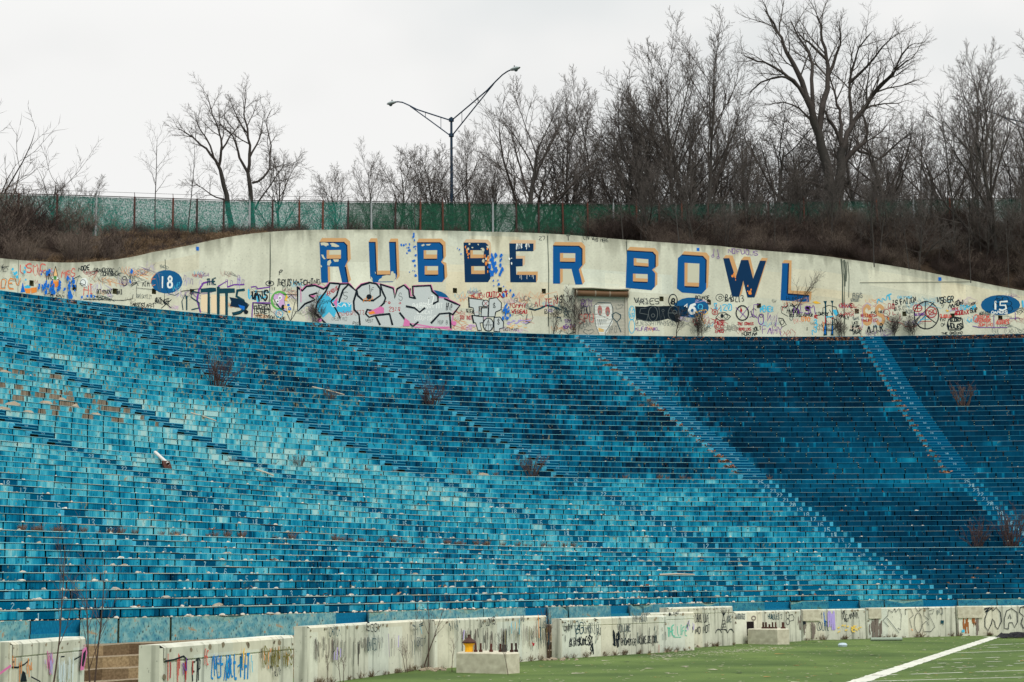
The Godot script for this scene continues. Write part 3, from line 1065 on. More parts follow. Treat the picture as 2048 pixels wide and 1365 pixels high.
	line.call("G", 0.04, 0.066, [[430, 380], [435, 270], [480, 235], [630, 235], [655, 300], [655, 420], [600, 540], [560, 600], [560, 655]])
	line.call("G", 0.035, 0.067, [[365, 385], [370, 420], [440, 430], [450, 520], [490, 640]])
	line.call("h", 0.03, 0.068, [[365, 385], [460, 380], [530, 400], [610, 440], [650, 430]])
	for k in 5:
		line.call("G", 0.02, 0.069, [[470 + k * 22, 440], [480 + k * 22, 520 - k * 8], [492 + k * 22, 445]])
	line.call("G", 0.05, 0.0695, [[640, 380], [690, 350], [745, 380], [745, 420], [700, 470], [650, 420], [640, 380]])
	line.call("G", 0.05, 0.07, [[700, 470], [745, 590]])
	line.call("h", 0.02, 0.0702, [[690, 270], [700, 320], [760, 290], [775, 260], [750, 250], [735, 270], [715, 250]])
	line.call("G", 0.02, 0.0704, [[300, 600], [360, 640], [430, 590], [400, 560], [360, 585], [320, 560], [300, 600]])
	lettering(fc, "W", "YOU", at.call(270, 375), at.call(390, 375), 0.5, 0.0, 0.05, ink("n"), 0.071)
	lettering(fc, "W", "ROY", at.call(280, 290), at.call(430, 285), 0.45, 0.0, 0.03, ink("p"), 0.072)
	lettering(fc, "W", "SPQ", at.call(255, 500), at.call(440, 480), 0.5, 0.0, 0.03, ink("i"), 0.073)
	lettering(fc, "W", "DEAR", at.call(270, 560), at.call(400, 520), 0.4, 0.0, 0.02, ink("h"), 0.074)
	lettering(fc, "W", "IPO", at.call(600, 610), at.call(700, 600), 0.35, 0.0, 0.02, ink("h"), 0.075)
	put("graffiti", fc.mesh(M.paint), sh)

# ---------------------------------------------------------------- bare trees and brush
class Wood:
	var trunk := MB.new()
	var limbs := MB.new()
	var twigs := MB.new()
	var r := RandomNumberGenerator.new()
	var levels := 5
	var count := [7, 7, 6, 5, 4]       # children per branch on each level
	var ratio := [0.62, 0.55, 0.55, 0.55, 0.6]
	var angle := [0.75, 0.75, 0.75, 0.7, 0.6]
	var start := [0.3, 0.22, 0.18, 0.15, 0.1]
	var wander := [0.1, 0.16, 0.2, 0.24, 0.2]
	var up := [0.03, 0.09, 0.08, 0.05, 0.03]
	var segs := [7, 5, 4, 3, 1]
	var sides := [8, 5, 4, 3, 3]
	var thin := 0.0075
	var col := [Color(0.058, 0.052, 0.048), Color(0.056, 0.05, 0.047), Color(0.1, 0.087, 0.08)]
	func rv() -> Vector3:
		return Vector3(r.randf_range(-1, 1), r.randf_range(-1, 1), r.randf_range(-1, 1))
	func into(level: int) -> MB:
		return trunk if level == 0 else (limbs if level < 3 else twigs)
	func grow(p: Vector3, d: Vector3, length: float, rad: float, level: int) -> void:
		var n: int = segs[level]
		var pts := PackedVector3Array([p])
		var rads := PackedFloat32Array([rad])
		var step := length / n
		for i in n:
			d = (d + rv() * wander[level] + Vector3.UP * up[level]).normalized()
			p += d * step
			pts.append(p)
			var t := float(i + 1) / n
			rads.append(maxf(lerpf(rad, rad * 0.25, t), thin * 0.5))
		branch(pts, rads, length, level)
	func branch(pts: PackedVector3Array, rads: PackedFloat32Array, length: float, level: int) -> void:
		var n := pts.size() - 1
		into(level).tube(pts, rads, sides[level], col[mini(level, 2)])
		if level + 1 >= levels:
			return
		var k: int = count[level]
		var spin := r.randf() * TAU
		for c in k:
			var t: float = lerpf(start[level], 0.97, (c + r.randf()) / k)
			var x := t * n
			var i := mini(int(x), n - 1)
			var q := pts[i].lerp(pts[i + 1], x - i)
			var rr := lerpf(rads[i], rads[i + 1], x - i)
			var dir := (pts[i + 1] - pts[i]).normalized()
			var side := dir.cross(Vector3(0.3, 0.5, 0.8)).normalized()
			spin += 2.4 + r.randf_range(-0.5, 0.5)
			side = side.rotated(dir, spin)
			var a: float = angle[level] * r.randf_range(0.65, 1.25)
			var nd := (dir * cos(a) + side * sin(a)).normalized()
			var ln: float = length * ratio[level] * (1.0 - 0.55 * (t - start[level])) * r.randf_range(0.7, 1.2)
			grow(q, nd, ln, maxf(minf(rr * 0.62, ln * 0.019), thin), level + 1)

func wood_style(kind: String, seed_: int) -> Wood:
	var w := Wood.new()
	w.r.seed = seed_
	match kind:
		"upright":
			w.count = [15, 8, 7, 5, 3]
			w.ratio = [0.42, 0.5, 0.5, 0.55, 0.6]
			w.angle = [0.55, 0.55, 0.6, 0.6, 0.6]
			w.up = [0.04, 0.14, 0.1, 0.06, 0.04]
			w.start = [0.25, 0.2, 0.15, 0.15, 0.1]
			w.wander = [0.07, 0.13, 0.17, 0.22, 0.2]
		"fan":
			w.count = [11, 9, 7, 5, 3]
			w.ratio = [0.85, 0.5, 0.5, 0.5, 0.55]
			w.angle = [0.6, 0.5, 0.6, 0.6, 0.6]
			w.start = [0.12, 0.25, 0.2, 0.15, 0.1]
			w.up = [0.02, 0.07, 0.08, 0.06, 0.04]
		"scrub":
			w.count = [10, 8, 7, 5, 3]
			w.ratio = [0.7, 0.55, 0.55, 0.5, 0.5]
			w.angle = [0.7, 0.7, 0.7, 0.7, 0.7]
			w.start = [0.1, 0.15, 0.15, 0.1, 0.1]
			w.wander = [0.16, 0.2, 0.24, 0.28, 0.2]
		"sparse":
			w.levels = 4
			w.count = [7, 5, 5, 3, 0]
			w.ratio = [0.72, 0.55, 0.5, 0.5, 0.5]
			w.angle = [0.55, 0.6, 0.65, 0.7, 0.7]
			w.start = [0.2, 0.25, 0.2, 0.2, 0.1]
			w.wander = [0.12, 0.2, 0.22, 0.25, 0.2]
			w.up = [0.05, 0.1, 0.08, 0.05, 0.02]
			w.sides = [7, 4, 3, 3, 3]
		"thin":
			w.count = [11, 4, 4, 2, 0]
			w.levels = 4
			w.ratio = [0.3, 0.5, 0.5, 0.5, 0.5]
			w.angle = [0.8, 0.7, 0.7, 0.7, 0.7]
			w.start = [0.4, 0.2, 0.15, 0.1, 0.1]
			w.wander = [0.06, 0.18, 0.22, 0.25, 0.2]
			w.sides = [7, 4, 3, 3, 3]
		"gnarled":
			w.count = [8, 7, 6, 5, 4]
			w.ratio = [0.75, 0.55, 0.5, 0.5, 0.5]
			w.wander = [0.2, 0.26, 0.28, 0.3, 0.3]
			w.angle = [0.85, 0.8, 0.75, 0.75, 0.7]
			w.up = [0.05, 0.06, 0.05, 0.04, 0.02]
	return w

func wood_thing(w: Wood, called: String, label: String, at: Vector3, category := "tree") -> Node3D:
	var t := thing(called, label, category, at)
	put("trunk", w.trunk.mesh(M.bark), t)
	if w.limbs.v.size() > 0:
		put("limbs", w.limbs.mesh(M.bark), t)
	if w.twigs.v.size() > 0:
		put("twigs", w.twigs.mesh(M.bark), t)
	return t

func seed_tree(kind: String, seed_: int, tall: float, rad: float, lean := Vector3.ZERO) -> Wood:
	var w := wood_style(kind, seed_)
	var share: float = {"upright": 0.92, "fan": 0.52, "scrub": 0.5, "thin": 0.97, "gnarled": 0.55, "sparse": 0.55}[kind]
	w.grow(Vector3(0, -0.3, 0), (Vector3.UP + lean).normalized(), tall * share, rad, 0)
	return w

func drawn_tree(lines: Array, seed_: int, thick: float) -> Wood:   # main limbs given one by one as points (x, y, z); twigs grow from them
	var w := wood_style("gnarled", seed_)
	w.levels = 5
	w.count = [0, 15, 9, 7, 5]
	w.start = [0.2, 0.3, 0.15, 0.15, 0.1]
	w.ratio = [0.5, 0.42, 0.5, 0.5, 0.5]
	w.angle = [0.7, 0.7, 0.7, 0.7, 0.65]
	w.up = [0.0, 0.06, 0.06, 0.04, 0.03]
	w.wander = [0.1, 0.2, 0.22, 0.26, 0.25]
	for q in lines:
		var pts := PackedVector3Array()
		var rads := PackedFloat32Array()
		var n: int = q.size() - 2
		var length := 0.0
		for i in n:
			var p: Vector2 = q[i + 2]
			pts.append(Vector3(p.x, p.y, sin(p.x * 0.55 + p.y * 0.3) * 0.13 * p.y))
			if i > 0:
				length += pts[i].distance_to(pts[i - 1])
			rads.append(lerpf(q[0], q[1], float(i) / (n - 1)) * thick)
		# rounder: one more point between each pair
		var p2 := PackedVector3Array()
		var r2 := PackedFloat32Array()
		for i in n:
			p2.append(pts[i])
			r2.append(rads[i])
			if i < n - 1:
				p2.append((pts[i] + pts[i + 1]) * 0.5 + w.rv() * 0.09 + ((pts[i] - pts[maxi(i - 1, 0)]) - (pts[mini(i + 2, n - 1)] - pts[i + 1])) * 0.06)
				r2.append((rads[i] + rads[i + 1]) * 0.5)
		if q[0] >= 0.8:
			w.trunk.tube(p2, r2, 9, w.col[0], false)
			w.count = [0, 8, 9, 7, 5]
			w.sides[1] = 3
			var keep: MB = w.limbs
			w.limbs = MB.new()
			w.branch(p2, r2, length * 0.8, 1)
			w.limbs.idx.resize(0)
			w.limbs.v.resize(0)
			w.limbs = keep
		else:
			w.sides[1] = 6
			w.branch(p2, r2, length, 1)
	return w

func bush(seed_: int, stems: int, tall: float, spread: float, col: Color, fine := 0.006) -> MB:
	var r := RandomNumberGenerator.new()
	r.seed = seed_
	var mb := MB.new()
	for s in stems:
		var a := r.randf() * TAU
		var d := Vector3(cos(a) * r.randf() * spread, 1.0, sin(a) * r.randf() * spread).normalized()
		var p := Vector3(cos(a), 0, sin(a)) * r.randf() * spread * 0.25 * tall
		var len_ := tall * r.randf_range(0.6, 1.05)
		var pts := PackedVector3Array([p])
		var rad := PackedFloat32Array([fine * 2.2])
		for i in 3:
			d = (d + Vector3(r.randf_range(-1, 1), r.randf_range(-0.6, 0.5), r.randf_range(-1, 1)) * 0.25).normalized()
			p += d * len_ / 3.0
			pts.append(p)
			rad.append(fine * (2.0 - 0.5 * i))
		var tone := r.randf_range(0.7, 1.3)
		mb.tube(pts, rad, 3, col * tone)
		for k in 7:
			var t := r.randf_range(0.25, 0.98) * 3.0
			var i := mini(int(t), 2)
			var q := pts[i].lerp(pts[i + 1], t - i)
			var e := (d + Vector3(r.randf_range(-1, 1), r.randf_range(-0.2, 0.8), r.randf_range(-1, 1)) * 0.9).normalized()
			var l2 := len_ * r.randf_range(0.15, 0.38)
			var m := q + e * l2 * 0.5
			var tip := m + (e + Vector3(r.randf_range(-1, 1), r.randf_range(-0.5, 0.8), r.randf_range(-1, 1)) * 0.4).normalized() * l2 * 0.5
			mb.tube(PackedVector3Array([q, m, tip]), PackedFloat32Array([fine, fine * 0.9, fine * 0.6]), 3, col * tone)
			for j in 2:
				var e2 := (e + Vector3(r.randf_range(-1, 1), r.randf_range(-0.3, 0.9), r.randf_range(-1, 1)) * 0.9).normalized()
				mb.tube(PackedVector3Array([m, m + e2 * l2 * 0.5]), PackedFloat32Array([fine * 0.8, fine * 0.5]), 3, col * tone)
	return mb

func rock(seed_: int) -> MB:
	var r := RandomNumberGenerator.new()
	r.seed = seed_
	var mb := MB.new()
	var pts := []
	for j in 3:
		var ring := []
		for i in 6:
			var a := TAU * i / 6 + r.randf_range(-0.25, 0.25)
			var q: float = [0.5, 0.46, 0.24][j] * r.randf_range(0.75, 1.15)
			ring.append(Vector3(cos(a) * q, [0.0, 0.22, 0.42][j] * r.randf_range(0.8, 1.2), sin(a) * q * 0.8))
		pts.append(ring)
	for j in 2:
		for i in 6:
			var k := (i + 1) % 6
			mb.quad(pts[j][k], pts[j + 1][k], pts[j + 1][i], pts[j][i], Color.WHITE)
	var top := Vector3(0, 0.46, 0)
	for i in 6:
		mb.tri(pts[2][(i + 1) % 6], top, pts[2][i], Color.WHITE)
	return mb

# ---------------------------------------------------------------- things by the field
func slab_wall(key: String, label: String, tall: float, groove: bool, thick := 0.3) -> void:
	var s: Array = PANELS[key]
	var o := thing("barrier_wall", label, "wall", Vector3.ZERO, "concrete barrier walls along the edge of the field")
	owners[key] = o
	var ln: float = (s[1] as Vector2).distance_to(s[0])
	var mb := MB.new()
	var e := 0.035
	var n := maxi(2, int(ln / 0.5))
	var seam := tall - 0.2
	var uoff := rng.randf()
	for i in n:
		var a := ln * i / n
		var b := ln * (i + 1) / n
		var aa := maxf(a, e if i == 0 else a)
		var bb := minf(b, ln - e if i == n - 1 else b)
		var rows := [[-0.05, 0.24, 0.0, 0.0], [0.24, seam - 0.015, 0.0, 0.0], [seam - 0.015, seam, 0.0, -0.014], [seam, seam + 0.015, -0.014, 0.008], [seam + 0.015, tall - e, 0.008, 0.008], [tall - e, tall, 0.008, -e]]
		if not groove:
			rows = [[-0.05, 0.3, 0.0, 0.0], [0.3, tall - e, 0.0, 0.0], [tall - e, tall, 0.0, -e]]
		for q in rows:
			var cc := Color.WHITE
			mb.quad(face(key, aa, q[0], q[2]), face(key, a if q[1] == tall else aa, q[1], q[3]), face(key, b if q[1] == tall else bb, q[1], q[3]), face(key, bb, q[0], q[2]), cc, Vector2(a / 5.0 + uoff, 1.0 - q[0] / 1.3), Vector2(b / 5.0 + uoff, 1.0 - q[1] / 1.3))
		mb.quad(face(key, a, tall, -e), face(key, a, tall, -thick), face(key, b, tall, -thick), face(key, b, tall, -e), Color.WHITE, Vector2(a / 5.0, 0.3), Vector2(b / 5.0, 0.36))
		mb.quad(face(key, b, -0.05, -thick), face(key, b, tall, -thick), face(key, a, tall, -thick), face(key, a, -0.05, -thick), Color.WHITE)
	mb.quad(face(key, e, -0.05, 0.0), face(key, 0, -0.05, -e), face(key, 0, tall - e, -e), face(key, e, tall - e, 0.0), Color.WHITE, Vector2(0.1, 0.9), Vector2(0.11, 0.1))
	mb.quad(face(key, 0, -0.05, -thick), face(key, 0, tall, -thick), face(key, 0, tall, -e), face(key, 0, -0.05, -e), Color.WHITE, Vector2(0.2, 0.9), Vector2(0.26, 0.1))
	mb.quad(face(key, ln, -0.05, -e), face(key, ln, tall, -e), face(key, ln, tall, -thick), face(key, ln, -0.05, -thick), Color.WHITE, Vector2(0.3, 0.9), Vector2(0.36, 0.1))
	mb.quad(face(key, ln - e, -0.05, 0.0), face(key, ln - e, tall - e, 0.0), face(key, ln, tall - e, -e), face(key, ln, -0.05, -e), Color.WHITE, Vector2(0.4, 0.9), Vector2(0.41, 0.1))
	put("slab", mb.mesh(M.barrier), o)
	var ch := MB.new()
	for i in int(ln * 3.0) + 3:
		var c := Vector2(rng.randf() * ln, tall - 0.05 - absf(rng.randfn(0, 0.03)))
		if i % 4 == 0:
			c = Vector2(rng.randf() * ln, 0.03 + 0.1 * rng.randf())
		if i < 3:
			c = Vector2(0.06 if i < 2 else ln - 0.06, tall * rng.randf_range(0.5, 0.95))
		var r := rng.randf_range(0.012, 0.045)
		var pts := PackedVector2Array()
		for k in 7:
			pts.append(c + Vector2(cos(TAU * k / 7.0) * 1.5, sin(TAU * k / 7.0)) * r * rng.randf_range(0.5, 1.2))
		blob(ch, key, pts, lin(150, 138, 116, 1.0) * rng.randf_range(0.5, 1.1), 0.011)
	put("chips", ch.mesh(M.paint), o).set_meta("kind", "stuff")

func plate(key: String, u0: float, u1: float, y0: float, y1: float, out: float) -> void:
	var mb := MB.new()
	mb.hexa([face(key, u0, y0, out), face(key, u1, y0, out), face(key, u1, y0, -0.05), face(key, u0, y0, -0.05), face(key, u0, y1, out), face(key, u1, y1, out), face(key, u1, y1, -0.05), face(key, u0, y1, -0.05)], Color.WHITE)
	put("plate", mb.mesh(M.cream), owners[key])

func bolt_block(label: String, corners: Array, tall: float, bolts: Array) -> Node3D:   # corners: front left, front right, side back, back (x, z ahead)
	var o := thing("anchor_block", label, "concrete block")
	var mb := MB.new()
	var e := 0.025
	var c := Vector2.ZERO
	for p in corners:
		c += p / corners.size()
	var m := corners.size()
	for i in m:
		var a: Vector2 = corners[i]
		var b: Vector2 = corners[(i + 1) % m]
		var ai := a.lerp(c, 0.05)
		var bi := b.lerp(c, 0.05)
		mb.quad(Vector3(a.x, -0.03, -a.y), Vector3(a.x, tall - e, -a.y), Vector3(b.x, tall - e, -b.y), Vector3(b.x, -0.03, -b.y), Color.WHITE, Vector2(0.1 * i, 0.9), Vector2(0.1 * i + 0.25, 0.5))
		mb.quad(Vector3(a.x, tall - e, -a.y), Vector3(ai.x, tall, -ai.y), Vector3(bi.x, tall, -bi.y), Vector3(b.x, tall - e, -b.y))
		mb.tri(Vector3(ai.x, tall, -ai.y), Vector3(c.x, tall, -c.y), Vector3(bi.x, tall, -bi.y))
	put("slab", mb.mesh(M.cream), o)
	for b in bolts:
		var k := MB.new()
		var at := Vector3(b[0], tall - 0.005, -b[1])
		var r: float = b[2]
		k.lathe(at, [Vector2(r * 1.9, 0), Vector2(r * 1.9, 0.05), Vector2(r * 1.1, 0.055), Vector2(r, 0.06), Vector2(r, b[3]), Vector2(0.0, b[3])], 8, lin(54, 34, 28, 0.9).lerp(lin(112, 52, 34), rng.randf() * 0.6))
		put("anchor_bolt", k.mesh(M.metal), o)
	return o

# ---------------------------------------------------------------- the scene
func _ready() -> void:
	var cam := Camera3D.new()
	cam.name = "camera"
	cam.position = Vector3(0, EYE, 0)
	cam.rotation_degrees = Vector3(7.8583, 0, -0.4969)
	cam.fov = 21.46
	cam.near = 0.1
	cam.far = 900.0
	add_child(cam)
	cam.current = true
	var env := Environment.new()
	env.background_mode = Environment.BG_SKY
	env.sky = Sky.new()
	env.sky.sky_material = overcast()
	env.tonemap_mode = Environment.TONE_MAPPER_LINEAR
	env.tonemap_exposure = 1.0
	env.sdfgi_enabled = true
	env.ssao_enabled = true
	env.ssil_enabled = true
	var we := WorldEnvironment.new()
	we.name = "world_environment"
	we.environment = env
	add_child(we)
	var sun := DirectionalLight3D.new()
	sun.name = "sun"
	sun.light_energy = 0.42
	sun.light_angular_distance = 16.0
	sun.light_color = Color(1.0, 0.97, 0.93)
	sun.shadow_enabled = true
	sun.rotation_degrees = Vector3(-48, 38, 0)
	add_child(sun)
	rng.seed = 20
	materials()
	rows()
	ground()
	terraces()
	big_wall()
	barriers()
	graffiti()
	fence()
	lamps()
	trees()
	brush()
	terrace_growth()
	field_things()

func materials() -> void:
	mat("plain", 0.85)
	mat("paint", 0.8)
	mat("metal", 0.6).metallic_specular = 0.4
	var st := mat("step", 0.92)
	tri_tex(st, noise_tex(5, 0.03, Color(0.55, 0.55, 0.53), Color(1, 1, 1)), 0.45)
	var cc := mat("concrete", 0.95)
	tri_tex(cc, noise_tex(6, 0.05, Color(0.62, 0.6, 0.56), Color(1, 1, 1)), 0.6)
	var sp := mat("smooth_paint", 0.7)
	tri_tex(sp, noise_tex(7, 0.04, Color(0.6, 0.66, 0.7), Color(1, 1, 1)), 0.8)
	sp.uv1_scale = Vector3(1.6, 0.5, 1.6)
	sp.roughness = 0.9
	sp.metallic_specular = 0.1
	var cr := mat("cream", 0.9)
	tri_tex(cr, noise_tex(8, 0.02, Color(0.66, 0.64, 0.56), Color(0.86, 0.85, 0.77)), 0.5)
	var bk := mat("bark", 0.95)
	bk.resource_name = "bark"
	mat("brush", 0.95)

func rows() -> void:
	H.resize(55)
	H[0] = EYE - 0.476
	for r in range(1, 55):
		H[r] = H[r - 1] + (0.182 if r <= 11 else 0.245 if r <= 25 else 0.313 if r <= 32 else 0.333 if r <= 39 else 0.368)
	REACH.resize(55)
	for r in range(0, 55):
		REACH[r] = reach((r - 0.5) * TREAD)
	for hf in 2:
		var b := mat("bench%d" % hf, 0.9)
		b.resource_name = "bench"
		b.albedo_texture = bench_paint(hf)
		b.metallic_specular = 0.12
	var w := mat("wall", 0.85)
	w.albedo_color = Color(1.03, 1.04, 1.04)
	w.albedo_texture = wall_paint(2048, 384, 41, 76.0, 7.2, 0.27)
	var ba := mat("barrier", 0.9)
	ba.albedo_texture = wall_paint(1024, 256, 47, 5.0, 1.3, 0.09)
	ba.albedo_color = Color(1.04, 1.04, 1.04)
	var p := mat("peel", 0.8)
	p.albedo_texture = peeling(51)

func ground() -> void:
	var tf := mat("turf", 0.95)
	tri_tex(tf, noise_tex(61, 0.012, Color(0.29, 0.385, 0.19), Color(0.47, 0.56, 0.3), 6), 0.04)
	tf.detail_enabled = true
	tf.detail_blend_mode = BaseMaterial3D.BLEND_MODE_MUL
	tf.detail_albedo = noise_tex(62, 0.12, Color(0.7, 0.72, 0.66), Color(1, 1, 1), 3)
	tf.uv2_triplanar = true
	tf.uv2_world_triplanar = true
	tf.uv2_scale = Vector3.ONE * 1.4
	tf.detail_uv_layer = BaseMaterial3D.DETAIL_UV_2
	var f := MB.new()
	f.quad(Vector3(-400, 0, 300), Vector3(-400, 0, -400), Vector3(400, 0, -400), Vector3(400, 0, 300))
	tag(put("field", f.mesh(tf)), "", "", "", "structure")
	var ln := MB.new()
	var white := lin(208, 210, 198, 1.0)
	var y := 0.004
	var mark := func(into: MB, a: Vector2, b: Vector2, w: float, parts: int, worn: float) -> void:
		var s := (b - a).orthogonal().normalized() * w * 0.5
		for i in parts:
			if rng.randf() < worn:
				continue
			var p := a.lerp(b, float(i) / parts)
			var q := a.lerp(b, float(i + 1) / parts)
			var k := 1.0 + sin(i * 2.3) * 0.1 + rng.randf_range(-0.12, 0.1)
			into.quad(Vector3(p.x + s.x, y, -(p.y + s.y)), Vector3(q.x + s.x * k, y, -(q.y + s.y * k)), Vector3(q.x - s.x * k, y, -(q.y - s.y * k)), Vector3(p.x - s.x, y, -(p.y - s.y)), white * rng.randf_range(0.86, 1.02))
	mark.call(ln, Vector2(3.94, 27.0), Vector2(16.25, 61.7), 0.36, 70, 0.0)
	mark.call(ln, Vector2(16.0, 61.85), Vector2(19.5, 62.9), 0.6, 6, 0.0)
	put("field_line", ln.mesh(M.paint)).set_meta("kind", "structure")
	var yl := MB.new()
	for q in [[6.36, 33.72, 9.69, 34.84, 0.0, 0.1], [6.98, 35.94, 10.46, 37.57, 0.05, 0.1], [7.64, 38.24, 11.43, 41.03, 0.5, 0.08], [9.28, 39.0, 11.15, 40.02, 0.6, 0.08], [9.36, 41.2, 11.81, 42.38, 0.5, 0.09], [10.2, 43.34, 12.56, 45.04, 0.5, 0.09], [11.31, 47.45, 13.61, 48.79, 0.3, 0.11], [12.33, 50.55, 14.61, 52.35, 0.35, 0.11], [13.93, 53.48, 15.23, 54.57, 0.4, 0.12]]:
		var a := Vector2(q[0], q[1])
		var b := Vector2(q[2], q[3])
		mark.call(yl, a, b + (b - a) * 1.2, q[5], 26, q[4])
	put("field_line", yl.mesh(M.paint)).set_meta("kind", "structure")
	# the bank behind the wall
	var em := mat("earth", 1.0)
	tri_tex(em, noise_tex(63, 0.03, Color(0.12, 0.1, 0.085), Color(0.33, 0.27, 0.21)), 0.35)
	var mb := MB.new()
	var cols := 70
	for i in cols:
		var quad_rows := []
		for side in 2:
			var u := lerpf(104.0, -16.0, float(i + side) / cols)
			var w := plan(WALL_OFF + 0.3, u)
			var line := []
			for j in 15:
				var t := float(j) / 10.0
				var zf := fence_z(w.x)
				var z := lerpf(w.y, zf + 1.0, t) if t <= 1.0 else zf + 1.0 + (t - 1.0) * 220.0
				var x := w.x * (1.0 if t <= 1.0 else z / (zf + 1.0))
				var yy := bank(w.x, z) if t <= 1.0 else 24.5
				if j == 0:
					yy = wall_top(u) - 0.4
				line.append(Vector3(x, yy, -z))
			quad_rows.append(line)
		for j in 14:
			mb.quad(quad_rows[0][j], quad_rows[0][j + 1], quad_rows[1][j + 1], quad_rows[1][j])
	tag(put("embankment", mb.mesh(em)), "", "", "", "structure")

func barriers() -> void:
	PANELS = PANEL_DATA
	slab_wall("p0", "nearest cream barrier wall, bottom left, with a purple edged black slash", 1.12, true)
	slab_wall("p1", "cream barrier wall with blue drippy letters, right of the brown steps", 1.12, true)
	slab_wall("p2", "long plain topped barrier wall with lilac patches and grey drips", 1.09, false)
	slab_wall("p3", "barrier wall streaked with drips behind the yellow fitting and bolts", 1.09, false)
	slab_wall("p4", "barrier wall with the black number 34 near its foot", 1.0, true)
	slab_wall("p5", "narrow barrier wall section with green writing", 1.07, true)
	slab_wall("p6", "barrier wall with a drawing of a black tower between hills", 1.18, true)
	slab_wall("p7a", "low barrier wall behind the second bolt block, with a dark square hole", 1.0, false)
	slab_wall("p7b", "barrier wall section with a yellow and lilac spray haze", 1.0, false)
	slab_wall("p7c", "barrier wall section with thin bubble letter outlines and a black stain", 1.02, false)
	slab_wall("p7d", "rightmost barrier wall section with rusty runs under its plate", 1.03, false)
	# cast plates and pads on the right hand walls
	plate("p7b", 0.0, 0.72, 0.63, 0.985, 0.06)
	plate("p7c", 0.06, 0.6, 0.66, 1.005, 0.05)
	plate("p7d", 0.02, 0.95, 0.62, 1.015, 0.05)
	var mb := MB.new()
	mb.hexa([face("p7a", 0.62, 0.25, 0.012), face("p7a", 0.98, 0.25, 0.012), face("p7a", 0.98, 0.25, -0.1), face("p7a", 0.62, 0.25, -0.1), face("p7a", 0.62, 0.68, 0.012), face("p7a", 0.98, 0.68, 0.012), face("p7a", 0.98, 0.68, -0.1), face("p7a", 0.62, 0.68, -0.1)], lin(30, 28, 26))
	put("opening_shade", mb.mesh(M.plain), owners["p7a"])  # solid near-black box paints the shade inside a hole
	# the return of the nearest wall, turning away at its left end
	var rt := MB.new()
	var a := face("p0", 0.0, 0.0, -0.02)
	var d := Vector3(-1.6, 0, -0.9)
	var s := Vector3(-0.15, 0, 0.0)
	for q in [[-0.05, 0.92, 0.0], [0.92, 1.12, 0.008]]:
		rt.hexa([a + d + Vector3(0, q[0], q[2]), a + Vector3(0, q[0], q[2]), a + Vector3(0, q[0], -0.3), a + d + Vector3(0, q[0], -0.3), a + d + Vector3(0, q[1] - 0.004, q[2]), a + Vector3(0, q[1] - 0.004, q[2]), a + Vector3(0, q[1] - 0.004, -0.3), a + d + Vector3(0, q[1] - 0.004, -0.3)], Color.WHITE)
	put("return_slab", rt.mesh(M.cream), owners["p0"])

